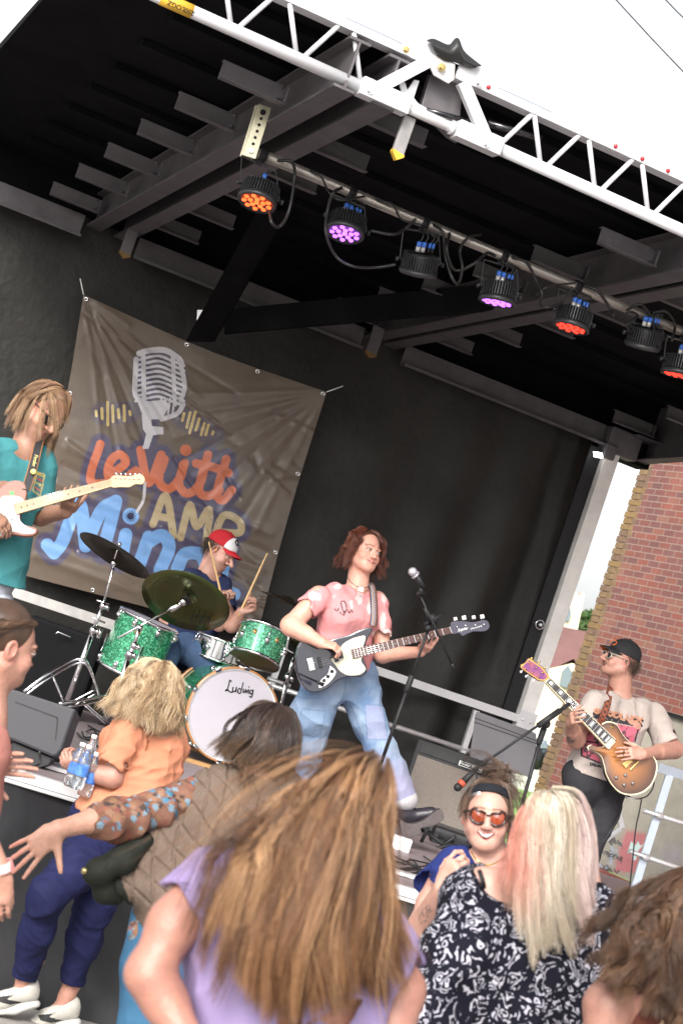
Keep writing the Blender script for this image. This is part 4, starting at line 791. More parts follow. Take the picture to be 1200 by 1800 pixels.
# shirt
S = SDF(.006); lv = [(-.02, .175, .055), (.12, .185, .085), (.35, .175, .115), (.6, .165, .11), (.78, .170, .112), (.84, .172, .112)]
torso(S, J(560, 1043, -.10), J(664, 1052, .08), J(570, 1180, -.03), J(628, 1186, .03), TOW, lv, .05, push=[0, .0, .03, .02, .02, .02])
S.cap(J(600, 1080, -.12), J(640, 1084, -.08), .075, .075, .08)
sleeve(S, J(562, 1050, -.10), J(537, 1072, -.12), .072, .080); sleeve(S, J(663, 1060, .06), J(671, 1120, -.02), .070, .074)
S.ell(J(626, 1020, -.01), (.072, .072, .05), k=.02, sub=True); S.noise = [(.0028, 22, 15, -30, 1, 1.2), (.002, -35, 20, 12, 2, 1.5), (.0018, 8, 30, 42, 0, 1)]
def pnt(V):
    q = pix(V); C = base_col(V, (.64, .27, .275), .08, 30); wsp = nz2(q*[1.6, .8], .09, 3)+.5*nz2(q, .3, 6)
    m_ = np.zeros(len(q))
    for (cx, cy, rx, ry, a) in ((555, 1048, 14, 9, .8), (633, 1045, 6, 20, .85), (650, 1064, 5, 16, .85), (617, 1062, 5, 9, .7), (676, 1050, 7, 18, .85), (675, 1115, 22, 10, .8), (538, 1070, 24, 12, .6), (672, 1090, 10, 22, .6), (590, 1030, 20, 6, .5)): m_ = np.maximum(m_, a*np.exp(-((q[:, 0]-cx)/rx)**2-((q[:, 1]-cy)/ry)**2))
    C = blend(C, (.68, .56, .55), np.clip((m_+wsp*.32-.36)*5, 0, 1)*.85)
    fr = ((V-J(600, 1080, 0))@TOW > -.02)
    for L_ in ([(600, 1057), (606, 1058), (609, 1072), (603, 1074), (599, 1060)], [(604, 1074), (605, 1081)], [(597, 1076), (603, 1081), (607, 1076)], [(588, 1071), (592, 1074), (595, 1070)], [(611, 1073), (614, 1077), (617, 1073), (620, 1076)]): C = blend(C, (.03, .03, .04), fr*(strokes(q, L_) < 1.1)*.9)
    C = blend(C, (.35, .30, .32), fr*inpoly(q, [(600, 1058), (606, 1059), (608, 1071), (603, 1073)])*.7); return C
link('shirt', S.mesh('shirt', pnt), MP('pink_tie_dye', rough=.9), per)
# jeans
S = SDF(.006); pv = J(600, 1196, .02)
S.chain([J(575, 1183, .0), J(568, 1210, -.0), J(549, 1256, .02), J(547, 1300, .06), J(542, 1345, .12), J(533, 1400, .15)], [.12, .135, .135, .098, .075, .08], .04); S.chain([J(622, 1190, .03), J(634, 1218, .02), J(650, 1270, -.05), J(668, 1315, -.12), J(690, 1355, -.18), J(711, 1404, -.22)], [.12, .125, .108, .092, .085, .080], .04)
S.cap(J(580, 1172, 0), J(625, 1178, .03), .128, .128, .05); S.cap(J(594, 1196, 0), J(612, 1198, .0), .125, .12, .05)
S.noise = [(.004, 14, 10, 22, 1, 1.5), (.003, -20, 10, 35, 0, 1), (.002, 40, 10, 20, 0, 1.5)]
def pnt(V):
    q = pix(V); C = base_col(V, (.125, .20, .33), .10, 28); z = nz2(q, .05, 4); C = blend(C, (.27, .34, .44), np.clip(z*.8+.45, 0, .9)); C = blend(C, (.25, .26, .38), (inpoly(q, [(641, 1238), (672, 1240), (682, 1300), (645, 1300)])).astype(float)*.7); C = blend(C, (.20, .28, .40), (inpoly(q, [(530, 1246), (572, 1250), (562, 1296), (524, 1290)])).astype(float)*.6)
    C = blend(C, (.29, .26, .38), np.clip((q[:, 1]-1310)/60, 0, 1)*(q[:, 0] > 640)*.75)
    for L_ in ([(641, 1238), (672, 1240), (682, 1300), (645, 1300), (641, 1238)], [(530, 1246), (572, 1250), (562, 1296), (524, 1290), (530, 1246)], [(524, 1290), (518, 1330)], [(612, 1225), (650, 1330), (690, 1396)], [(608, 1192), (606, 1215), (600, 1228)], [(640, 1202), (650, 1222)], [(512, 1222), (535, 1228), (568, 1226)]): C = blend(C, (.10, .17, .28), (strokes(q, L_, 1) < .9)*.7)
    C = blend(C, (.45, .43, .45), ((V-J(711, 1404, -.22))@unit(J(711, 1404, -.22)-J(690, 1355, -.18)) > -.008)*1.*(q[:, 0] > 640)); return C
link('jeans', S.mesh('jeans', pnt, cut=None), MP('faded_denim', rough=.9, bump=.25, bs=40), per)
S = SDF(.004); S.cap(J(706, 1385, -.21), J(712, 1428, -.2), .055, .052, .03); S.cap(J(714, 1436, -.2), J(758, 1430, -.24), .045, .042, .03); S.cap(J(712, 1450, -.19), J(716, 1446, -.2), .042, .04, .02)
bt = link('boot', S.mesh('boot', lambda V: blend(base_col(V, (.025, .022, .03), .2), (.22, .03, .06), np.clip((1415-pix(V)[:, 1])/18+.3*nz2(pix(V), .2), 0, 1)*.8)), mat('dark_leather', (.03, .03, .03), .38, attr=True, bump=.1, bs=50), per)
cc = J(735, 1440, -.27); sole = mat('rubber_sole', (.075, .06, .06), .7, 0, .2, 30); plate('sole', [(701, 1438), (716, 1446), (733, 1444), (748, 1436), (760, 1426), (771, 1420), (777, 1430), (775, 1440), (757, 1450), (738, 1453), (738, 1463), (716, 1470), (704, 1464)], cc, TOW, -.10, sole, bt, 0, .006, 3)
ink('tread', [[(x, y), (x+4, y+12)] for x, y in ((745, 1440), (751, 1437), (757, 1433), (763, 1429), (768, 1426))]+[[(x, 1456), (x+2, 1466)] for x in (708, 715, 722, 729)], cc, TOW, .005, M['rubber'], bt, .002, 1)
S = SDF(.005); S.cap(P(533, 1400, Y0+.15), P(531, 1428, Y0+.13), .05, .05); S.cap(P(531, 1428, Y0+.13), P(545, 1436, Y0-.02), .045, .04); link('boot', S.mesh('boot', lambda V: base_col(V, (.02, .02, .022))), bpy.data.materials['dark_leather'], per)
# hair
HC1 = (.10, .035, .022)
scalp(Hd, per, (.08, .03, .02), zlo=.0, front=.03)
G = skull_guides(Hd, 66, 318, 15, .135, 1.15, .01, flare=.04); strands('hair', G, 2600, .0011, per, [(.06, .018, .012), (.15, .045, .026), (.24, .085, .045)], spread=.015, wave=.016, wf=9, clump=70, seed=11, cs=.25, lmin=.75)
# strap and necklace
Sm = mat('woven_strap', (.02, .02, .02), .7, attr=True)
def strap(pts, wd_, nrm, m, parent, pal, seed=1, name='strap', K=60, th=.0025):
    Q = smooth_path(pts, 12); n = len(Q); nrm = unit(nrm); cols = []; V = []; W_ = 9; F_ = []
    for i, p in enumerate(Q):
        t = unit(Q[min(i+1, n-1)]-Q[max(i-1, 0)]); s_ = unit(np.cross(nrm, t))
        for k in range(W_): V.append(p+s_*(k/(W_-1)-.5)*wd_); ph = i*.9; cols.append(pal(i, k/(W_-1)))
    for i in range(n-1):
        for k in range(W_-1): F_.append((i*W_+k, i*W_+k+1, (i+1)*W_+k+1, (i+1)*W_+k))
    o = link(name, mesh_np(name, V, F_, True, col=np.array(cols)), m, parent); md = o.modifiers.new('s', 'SOLIDIFY'); md.thickness = th; return o
def zig(base, cols, per_=4):
    def f(i, u):
        z = abs(((i/per_) % 1)-.5)*2; 
        for j, c in enumerate(cols):
            if abs(u-(.2+.6*((z+j*.33) % 1))) < .055: return c
        return base
    return f
# bass (held: a thing of its own)
n_ = unit(TOW*.97+V3(0, 0, .05)+RT*.12); p0 = P(585, 1160, Y0-.26)
gt = thing('bass_guitar', 'dark blue bass guitar with cream pickguard held by the woman in pink', 'bass guitar', p0)
bodyM = mat('midnight_blue_lacquer', (.014, .014, .026), .14, 0, .05, 4, coat=.35); cream_ = mat('cream_pickguard', (.58, .55, .42), .3, 0, .03, 12)
plate('body', [(523, 1137), (519, 1160), (522, 1183), (530, 1203), (543, 1216), (560, 1217), (577, 1210), (593, 1197), (613, 1190), (630, 1191), (641, 1187), (645, 1177), (641, 1163), (638, 1152), (644, 1140), (643, 1132), (648, 1120), (655, 1108), (649, 1103), (633, 1107), (613, 1116), (590, 1122), (567, 1129), (547, 1128), (531, 1126)], p0, n_, .042, bodyM, gt, 0, .008)
plate('pickguard', [(638, 1117), (620, 1122), (604, 1131), (598, 1140), (598, 1153), (582, 1158), (590, 1170), (598, 1180), (612, 1187), (630, 1186), (640, 1180), (642, 1174), (634, 1161), (639, 1150), (634, 1145), (640, 1130), (642, 1119)], p0, n_, .002, cream_, gt, .003, .0006)
plate('control_plate', [(580, 1170), (590, 1180), (585, 1192), (573, 1204), (562, 1209), (560, 1205), (564, 1196), (576, 1184)], p0, n_, .002, mat('white_plate', (.72, .72, .72), .2, .3), gt, .0035, .0006)
for q_ in ((583, 1180), (576, 1189), (569, 1196)): b = MB(); b.lathe(PP(*q_, p0, n_)+n_*.003, n_, [(.011, 0), (.010, .012), (0, .013)], 14); b.build('knob', M['black'], gt)
dn = unit(PP(790, 1106, p0, n_)-PP(560, 1166, p0, n_)); sn = np.cross(n_, dn)
for q_, w1, h1 in (((562, 1165), .010, .034), ((590, 1156), .013, .027), ((598, 1150), .013, .027)): c = PP(*q_, p0, n_)+n_*.008; MB().box(c, dn*w1, sn*h1, n_*.006).build('pickup', M['black'], gt, .003)
c = PP(546, 1168, p0, n_)+n_*.006; MB().box(c, dn*.018, sn*.036, n_*.004).build('bridge', M['chrome'], gt, .002)
for k in range(4): MB().box(c+sn*(k-1.5)*.017+n_*.007, dn*.014, sn*.006, n_*.004).build('saddle', M['chrome'], gt, .001)
rose = mat('rosewood', (.10, .045, .035), .5, 0, .25, 30, stretch=(1, 1, 6))
plate('neck', [(616, 1142), (789, 1102), (793, 1113), (620, 1158)], p0, n_, .018, rose, gt, .014, .001, 1)
b = MB(); fr_ = M['chrome']; A0, A1, B0, B1 = [PP(x, y, p0, n_)+n_*.0150 for x, y in ((616, 1142), (789, 1102), (620, 1158), (793, 1113))]
for k in range(20):
    t = 1-(1-2**(-k/12.))/(1-2**(-20/12.)); pA = A0+(A1-A0)*t; pB = B0+(B1-B0)*t; b.bar(pA, pB, dn*.0013, n_*.001)
b.build('fret', fr_, gt)
b = MB()
for k in (2.5, 4.5, 6.5, 8.5, 11.5, 14.5, 16.5):
    t = 1-(1-2**(-k/12.))/(1-2**(-20/12.)); c = (A0+(A1-A0)*t+B0+(B1-B0)*t)/2
    b.lathe(c, n_, [(.004, 0), (.004, .0012), (0, .0013)], 10)
b.build('inlay', cream_, gt)
plate('headstock', [(791, 1103), (793, 1094), (812, 1092), (832, 1094), (852, 1090), (859, 1098), (857, 1106), (848, 1110), (832, 1110), (820, 1114), (812, 1118), (806, 1113), (793, 1114)], p0, n_, .015, mat('slate_headstock', (.045, .04, .065), .3, 0, .1, 10, coat=.2), gt, .010, .002, 4)
for q_, w_ in (((800, 1088), 0), ((815, 1086), 1), ((832, 1085), 0), ((847, 1084), 1)):
    c = PP(*q_, p0, n_); b = MB()
    for a in range(4): aa = a*math.pi/2+.7; b.ball(c+(math.cos(aa)*dn+math.sin(aa)*sn)*.008, .010, 8, (1, 1, 1))
    b.build('tuner', mat('bright_chrome', (.9, .9, .9), .25, .6) if w_ else M['chrome'], gt)
    b = MB(); b.lathe(PP(q_[0]+2, q_[1]+14, p0, n_)+n_*.010, n_, [(.006, 0), (.006, .012), (0, .012)], 10); b.build('post', M['chrome'], gt)
put_text('Squier', .026, PP(812, 1106, p0, n_)+n_*.012, dn, sn, M['white'], gt, shear=.3); put_text('JAGUAR BASS', .012, PP(836, 1103, p0, n_)+n_*.012, dn, sn, M['white'], gt)
strings([PP(546, 1162+k*4, p0, n_)+n_*.018 for k in range(4)], [PP(793, 1104+k*2.6, p0, n_)+n_*.020 for k in range(4)], n_, .0009, gt)
pl_ = zig((.015, .015, .02), [(.45, .42, .36), (.50, .22, .05), (.12, .18, .42)])
strap([J(650, 1024, .03), J(655, 1035, -.06), J(657, 1060, -.14), J(657, 1085, -.17), J(655, 1100, -.2)], .042, TOW, Sm, gt, pl_)
ink('necklace', [[(609, 1012), (617, 1024), (630, 1032), (641, 1033), (648, 1030)]], J(626, 1024, -.10), TOW, .004, M['black'], per, 0); plate('pendant', [(630, 1032), (639, 1033), (638, 1040), (629, 1039)], J(626, 1024, -.12), TOW, .004, M['white'], per, 0, .001, 1)
# ================================================================= teal guitarist
Y0 = 10.0
per = thing('person', 'long haired man in teal t-shirt and sunglasses playing a blonde necked guitar', 'person', P(-20, 1130, Y0)*V3(1, 1, 0)+V3(0, 0, HD))
f_ = unit(RT*.62+TOW*.60+V3(0, 0, -.42)); Hd = Head(J(80, 722, 0), f_, V3(0, 0, 1)+RT*.25, 1.14)
S = SDF(.0065); Hd.put(S, jaw=1.1, nose=1.1, neck=J(45, 790, .02), nr=.062, smile=.7)
shr = J(80, 812, .05); shl = J(-60, 790, -.1); torso(S, shl, shr, J(-50, 960, 0), J(20, 970, 0), TOW, [(0, .17, .06), (.4, .17, .1), (1, .16, .1)])
eR = J(72, 905, .0); wR = J(116, 900, -.18); S.chain([shr, eR, wR], [.055, .053, .034], .03); hand(S, J(120, 894, -.17), TOW*.95+UP*.25+RT*.1, UP, -1, (.5, .7, .5), .09, k=1.15, tcurl=.2, thumb=(.1, .5, .9))
eL = J(-70, 920, -.1); wL = J(-22, 905, -.33); S.chain([shl, eL, wL], [.055, .05, .034]); hand(S, wL, RT*.9-UP*.15, V3(0, 0, -.7)-TOW*.7, 1, (.6, .5, .4), .03)
def pnt(V): C = base_col(V, (.56, .28, .20)); return Hd.paint(V, C, smile=.7, brow=(.16, .09, .05), beard=((.20, .11, .07), .75), stash=(.25, .14, .09), flush=.8)
link('body', S.mesh('body', pnt), skinM, per)
S = SDF(.006); torso(S, J(-58, 786, -.1), J(76, 812, .05), J(-58, 1030, 0), J(20, 1040, 0), TOW, [(-.02, .19, .06), (.12, .205, .09), (.4, .20, .125), (.7, .17, .125), (1.0, .175, .135)], .05)
sleeve(S, J(72, 812, .04), J(66, 902, .0), .085, .088); S.ell(J(52, 762, -.02), (.075, .08, .05), k=.02, sub=True); S.noise = [(.003, 18, 12, -26, 1, 1.2), (.0022, -30, 20, 14, 2, 1.5), (.002, 8, 26, 38, 0, 1)]
S.cap(J(20, 1010, 0), J(24, 1020, 0), .02, .02)
def pnt(V):
    q = pix(V); C = base_col(V, (.05, .20, .215), .08, 30); m_ = inpoly(q, [(66, 829), (79, 835), (71, 872), (58, 862)]); C = blend(C, (.12, .22, .22), m_*.8)
    for L_, c_ in (([(66, 832), (77, 838)], (.7, .5, .1)), ([(65, 840), (75, 846)], (.6, .1, .1)), ([(63, 848), (72, 853)], (.7, .65, .3)), ([(61, 856), (70, 862)], (.6, .15, .1)), ([(66, 829), (79, 835), (71, 872), (58, 862), (66, 829)], (.5, .45, .2))): C = blend(C, c_, (strokes(q, L_, 1) < 1.4)*.9)
    return C
link('shirt', S.mesh('shirt', pnt, cut=[(J(0, 1022, 0), -UP)]), MP('teal_cotton', rough=.9), per)
S = SDF(.007); S.chain([J(-16, 1012, 0), J(-30, 1080, 0), J(-50, 1180, .0)], [.12, .11, .09]); S.cap(J(-60, 1000, 0), J(-6, 1010, 0), .115, .115); link('jeans', S.mesh('jeans', lambda V: base_col(V, (.36, .38, .43), .1, 30)), MP('grey_denim'), per); stand(per, [J(-20, 1060, 0), J(-90, 1040, 0)], [J(-50, 1180, 0), J(-140, 1160, 0)], (.36, .38, .43), 'jeans', mt=bpy.data.materials['grey_denim'], floor=HD)
scalp(Hd, per, (.16, .09, .055), zlo=-.01, front=.035)
G = skull_guides(Hd, 82, 300, 12, .17, 1.1, .0, flare=.012, down=V3(0, 0, -1)); G = [g+[g[-1]-UP*.02] for g in G]
strands('hair', G, 2400, .0010, per, [(.16, .08, .045), (.26, .15, .085), (.42, .27, .16)], spread=.016, wave=.008, wf=8, clump=60, seed=21)
sg = [[J(92, 688, -.05), J(104, 700, -.12), J(112, 730, -.10), J(108, 765, -.08)], [J(80, 688, -.06), J(66, 705, -.12), J(56, 745, -.12), J(50, 775, -.12)]]
strands('hair', sg, 200, .0009, per, [(.26, .15, .085), (.45, .30, .18)], spread=.014, wave=.004, wf=6, clump=14, seed=22)
def shades(H, parent, frame, lens, k=1., cat=False, temple=None):
    g = MB()
    for s in (-1, 1):
        r_ = [H.L(s*(.031+.027*math.cos(a)*(1.06 if cat else 1)), .101-.010*abs(math.cos(a)) if True else 0, -.002+(.021 if not cat else .021)*math.sin(a)*(1-.12*math.sin(a))+(cat and s*0 or 0)+(.010 if cat and math.cos(a)*1 > .3 and math.sin(a) > .2 else 0)) for a in np.linspace(0, 6.2832, 24)] if s > 0 else [H.L(s*(.031+.027*math.cos(a)*(1.06 if cat else 1)), .101-.010*abs(math.cos(a)), -.002+(.021 if not cat else .021)*math.sin(a)*(1-.12*math.sin(a))+(.010 if cat and math.cos(a) > .3 and math.sin(a) > .2 else 0)) for a in np.linspace(0, 6.2832, 24)]
        g.tube(r_+[r_[0]], .0034*k, 6, cap=False); g.tube([H.L(s*.058, .094, .010), H.L(s*.076, .06, .012), H.L(s*.082, -.005, .002)], .003*k, 6)
    g.tube([H.L(-.008, .104, .006), H.L(.008, .104, .006)], .003, 6); fr = g.build('sunglasses', frame, parent)
    for s in (-1, 1): 
        V = [H.L(s*.031, .104, -.002)]+[H.L(s*(.031+.026*math.cos(a)*(1.06 if cat else 1)), .100-.010*abs(math.cos(a)), -.002+(.020 if not cat else .020)*math.sin(a)*(1-.12*math.sin(a))+(.008 if cat and math.cos(a) > .3 and math.sin(a) > .2 else 0)) for a in np.linspace(0, 6.2832, 24)[:-1]]
        b = MB(); b.add(V, [(0, 1+k_, 1+(k_+1) % 23) for k_ in range(23)], True); b.build('lens', lens, fr)
blk_lens = mat('black_lens', (.01, .01, .012), .08, coat=.5); shades(Hd, per, M['black'], blk_lens)
# blonde guitar
n_ = unit(TOW*.95+V3(0, 0, .12)); p0 = P(30, 895, Y0-.26); gt = thing('electric_guitar', 'sunburst electric guitar with white pickguard and pale maple neck', 'guitar', p0)
plate('body', [(-40, 850), (-10, 862), (12, 848), (30, 844), (44, 850), (48, 866), (45, 880), (36, 905), (40, 920), (55, 925), (66, 930), (62, 940), (45, 943), (20, 940), (-5, 950), (-40, 975), (-70, 940), (-65, 880)], p0, n_, .042, mat('faded_sunburst', (.17, .055, .035), .35, 0, .1, 3, c2=(.22, .09, .05)), gt, 0, .006)
plate('pickguard', [(5, 872), (30, 872), (42, 880), (36, 900), (36, 915), (50, 927), (62, 932), (58, 938), (40, 938), (20, 935), (-10, 948), (-30, 950), (-20, 900)], p0, n_, .002, mat('white_pickguard', (.42, .40, .38), .4, 0, .03, 10), gt, .003, .0006)
maple = mat('maple', (.40, .27, .14), .4, 0, .08, 10, stretch=(1, 1, 5)); plate('neck', [(25, 886), (193, 843), (197, 856), (30, 905)], p0, n_, .02, maple, gt, .014, .002, 1)
plate('headstock', [(193, 843), (203, 836), (225, 838), (245, 834), (253, 838), (255, 846), (250, 852), (238, 852), (228, 857), (212, 857), (197, 857)], p0, n_, .014, maple, gt, .012, .002, 4)
plate('sticker', [(17, 866), (21, 863), (25, 865), (25, 870), (20, 871)], p0, n_, .001, mat('green_sticker', (.08, .38, .08), .5), gt, .0025, 0, 4)
dn = unit(PP(193, 848, p0, n_)-PP(30, 894, p0, n_)); sn = np.cross(n_, dn); A0, A1, B0, B1 = [PP(x, y, p0, n_)+n_*.0150 for x, y in ((25, 886), (193, 843), (30, 905), (197, 856))]
b = MB()
for k in range(21): t = 1-(1-2**(-k/12.))/(1-2**(-21/12.)); b.bar(A0+(A1-A0)*t, B0+(B1-B0)*t, dn*.0009, n_*.0008)
b.build('fret', mat('dull_fret', (.35, .3, .2), .4, .5), gt)
b = MB()
for k in (2.5, 4.5, 6.5, 8.5, 14.5, 16.5, 18.5): t = 1-(1-2**(-k/12.))/(1-2**(-21/12.)); b.lathe((A0+(A1-A0)*t+B0+(B1-B0)*t)/2, n_, [(.0035, 0), (.0035, .0012), (0, .0013)], 8)
b.build('inlay', M['black'], gt)
for k in range(6):
    c = PP(205+k*8.2, 833+k*.2, p0, n_); b = MB(); b.ball(c, .0085 if k else .011, 8, (1, 1, .8)); b.tube([c, PP(204+k*8.0, 841+k*.3, p0, n_)+n_*.008], .003, 6); b.lathe(PP(204+k*8.0, 841+k*.3, p0, n_)+n_*.012, n_, [(.0045, 0), (.0045, .008), (0, .008)], 8); b.build('tuner', M['chrome'], gt)
c = PP(18, 902, p0, n_)+n_*.006; MB().box(c, dn*.008, sn*.034, n_*.004).build('pickup', mat('white_plastic', (.75, .73, .7), .3), gt, .003)
strings([PP(-10, 893+k*3, p0, n_)+n_*.018 for k in range(6)], [PP(197, 843+k*2, p0, n_)+n_*.018 for k in range(6)], n_, .0006, gt)
def pl2(i, u): return (.45, .18, .05) if abs(u-.5) > .38 else (.015, .015, .017)
strap([J(70, 775, -.04), J(66, 790, -.12), J(60, 815, -.18), J(53, 840, -.22), J(46, 862, -.25)], .046, TOW, Sm, gt, pl2); b = MB(); b.lathe(J(59, 829, -.23), TOW, [(.014, 0), (.013, .004), (0, .005)], 16); b.build('pin_badge', mat('yellow_badge', (.72, .66, .2), .35), gt)
put_text('Fender', .028, J(62, 810, -.22), unit(J(60, 815, -.18)-J(66, 790, -.12)), RT, mat('gold_thread', (.6, .5, .2), .5), gt)
# ================================================================= guitarist on the right
Y0 = 11.8
per = thing('person', 'man in black cap, sunglasses and cream printed t-shirt playing a sunburst guitar', 'person', P(1040, 1560, Y0)*V3(1, 1, 0)+V3(0, 0, HD))
f_ = unit(-RT*.93+TOW*.30+V3(0, 0, .04)); Hd = Head(J(1089, 1159, 0), f_, V3(0, 0, 1)+RT*.02, 1.10)
S = SDF(.0065); Hd.put(S, jaw=1.15, nose=1.1, neck=J(1088, 1226, .02), nr=.068, smile=-.2, mouth_open=.006)
shl, shr = J(1040, 1232, -.08), J(1148, 1256, .02); torso(S, shl, shr, J(1030, 1310, 0), J(1090, 1325, 0), TOW, [(0, .19, .06), (.4, .19, .1), (1, .16, .11)])
eL, wL = J(1012, 1300, -.16), J(1003, 1272, -.32); S.chain([shl, eL, wL], [.055, .055, .036]); S.cap(eL, (eL+wL)/2, .058, .05); hand(S, J(1001, 1272, -.32), TOW*.8-RT*.1+UP*.35, RT*.9+UP*.4, 1, (.5, .7, .5), .07, k=1.12, tcurl=.2, thumb=(.3, .6, .5))
eR, wR = J(1184, 1318, -.05), J(1128, 1326, -.40); S.chain([shr, eR, wR], [.058, .055, .036]); S.cap(eR, (eR+wR)/2, .058, .052); hand(S, wR, J(1096, 1322, -.44)-wR, -TOW*.8-V3(0, 0, .3), -1, (.35, .35, .3), .05, k=1.1, tcurl=.3)
def pnt(V):
    q = pix(V); C = base_col(V, (.48, .25, .19)); C = Hd.paint(V, C, smile=-.2, mouth_open=.006, brow=(.10, .06, .04), stash=(.16, .09, .05), beard=((.40, .22, .16), .35), flush=.5); tt = inpoly(q, [(992, 1288), (1004, 1296), (1013, 1291), (1014, 1297), (1008, 1306), (998, 1306)])&(nz2(q, .3, 3) > -.25); C = blend(C, (.10, .10, .11), tt*.7); return blend(C, (.02, .02, .02), (strokes(q, [(1096, 1318), (1095, 1327)], 1) < 1.3)*1.)
link('body', S.mesh('body', pnt), skinM, per)
S = SDF(.006); torso(S, J(1042, 1228, -.08), J(1146, 1252, .02), J(1008, 1352, -.02), J(1075, 1368, .02), TOW, [(-.02, .21, .06), (.12, .22, .09), (.4, .215, .125), (.7, .19, .125), (1.0, .185, .13)], .05)
sleeve(S, J(1044, 1232, -.08), J(1022, 1278, -.12), .082, .085); sleeve(S, J(1148, 1256, .02), J(1170, 1304, -.03), .088, .095); S.ell(J(1088, 1214, -.0), (.085, .085, .055), k=.02, sub=True)
S.noise = [(.0032, 18, 12, -26, 1, 1.2), (.0025, -30, 20, 14, 2, 1.5), (.002, 8, 26, 38, 0, 1)]
LET = {'G': [[(8, 2), (4, 0), (0, 3), (0, 7), (4, 10), (8, 8), (8, 5), (5, 5)]], 'O': [[(4, 0), (0, 3), (0, 7), (4, 10), (8, 7), (8, 3), (4, 0)]], 'D': [[(0, 0), (0, 10), (5, 10), (8, 7), (8, 3), (5, 0), (0, 0)]], 'L': [[(0, 0), (0, 10), (7, 10)]], 'U': [[(0, 0), (0, 7), (4, 10), (8, 7), (8, 0)]], 'C': [[(8, 2), (4, 0), (0, 3), (0, 7), (4, 10), (8, 8)]], 'K': [[(0, 0), (0, 10)], [(8, 0), (0, 6)], [(3, 4), (8, 10)]], ' ': [], 'R': [[(0, 10), (0, 0), (6, 0), (7, 3), (5, 5), (0, 5)], [(4, 5), (8, 10)]], 'E': [[(7, 0), (0, 0), (0, 10), (7, 10)], [(0, 5), (6, 5)]], 'A': [[(0, 10), (4, 0), (8, 10)], [(2, 7), (6, 7)]], 'M': [[(0, 10), (0, 0), (4, 6), (8, 0), (8, 10)]], 'I': [[(2, 0), (2, 10)]], 'N': [[(0, 10), (0, 0), (8, 10), (8, 0)]], 'P': [[(0, 10), (0, 0), (6, 0), (8, 3), (6, 6), (0, 6)]], 'F': [[(7, 0), (0, 0), (0, 10)], [(0, 5), (6, 5)]]}
def word(txt, x0, y0, dx, dy, w_, h_, skew=0):       # letters laid along (dx,dy) from (x0,y0), image pixels
    out = []; d = unit([dx, dy]); u = np.array([-d[1], d[0]])
    for i, chh in enumerate(txt):
        o = np.array([x0, y0])+d*i*w_*1.32
        for st_ in LET[chh]: out.append([o+d*(a/8*w_)+u*(b/10*h_) for a, b in st_])
    return out
def pnt(V):
    q = pix(V); C = base_col(V, (.42, .36, .33), .06, 30); fr = ((V-J(1075, 1290, -.02))@TOW > 0)
    pn = inpoly(q, [(1022, 1262), (1126, 1280), (1112, 1305), (1060, 1345), (1021, 1330)])&fr&(q[:, 1] > 1258); C = blend(C, (.52, .10, .16), pn*.9)
    blob = nz2(q*[1, .6], .10, 8); C = blend(C, (.05, .05, .06), pn*(np.abs(blob) < .13)*.9); C = blend(C, (.30, .28, .27), pn*(blob > .75)*.8)
    for L_ in ([(1038, 1260), (1122, 1277), (1115, 1303)], [(1022, 1302), (1021, 1328), (1055, 1342)], [(1022, 1302), (1050, 1306)]): C = blend(C, (.04, .04, .05), fr*(strokes(q, L_, 1) < 1.5)*1.)
    for L_ in word('GOOD', 1045, 1245, .97, .19, 9, 8)+word('LUCK', 1092, 1255, .97, .19, 7.5, 9): C = blend(C, (.04, .035, .04), fr*(strokes(q, np.array(L_)+[-.5, 5], 1) < 2.6)*1.)
    for L_ in word('GOOD', 1045, 1245, .97, .19, 9, 8)+word('LUCK', 1092, 1255, .97, .19, 7.5, 9): C = blend(C, (.45, .22, .14), fr*(strokes(q, L_, 1) < 1.7)*1.)
    for L_ in word('DREAMING', 1037, 1341, .96, .22, 2.9, 4.2): C = blend(C, (.04, .04, .05), fr*(strokes(q, L_, 1) < .8)*1.)
    return C
S.fine.append((J(1060, 1300, -.3)-.22, J(1060, 1300, -.3)+.22, .0035)); link('shirt', S.mesh('shirt', pnt, cut=[(J(1035, 1360, 0), -UP)]), MP('cream_cotton', rough=.9), per)
S = SDF(.007); S.cap(J(1020, 1362, 0), J(1072, 1376, 0), .125, .125, .04); S.chain([J(1068, 1385, .02), J(1062, 1430, -.02), J(1045, 1480, -.05), J(1030, 1545, .0), J(1022, 1600, .05)], [.12, .10, .065, .06, .06], .04); S.cap(J(1040, 1375, .0), J(1060, 1395, 0), .12, .11, .05); S.chain([J(1020, 1375, -.02), J(1010, 1430, .02), J(1000, 1490, .1), J(980, 1560, .15)], [.12, .10, .08, .065], .04); S.noise = [(.004, 14, 10, 22, 1, 1.5), (.003, -20, 10, 35, 0, 1)]
link('jeans', S.mesh('jeans', lambda V: blend(base_col(V, (.030, .030, .034), .2, 30), (.10, .10, .11), (strokes(pix(V), [(1110, 1400), (1085, 1440), (1060, 1480)], 3) < .8)*.8)), MP('black_denim'), per)
capM = mat('black_cap_cloth', (.014, .014, .016), .85, 0, .1, 20, .1, 60); orm = mat('orange_cloth', (.55, .12, .02), .8)
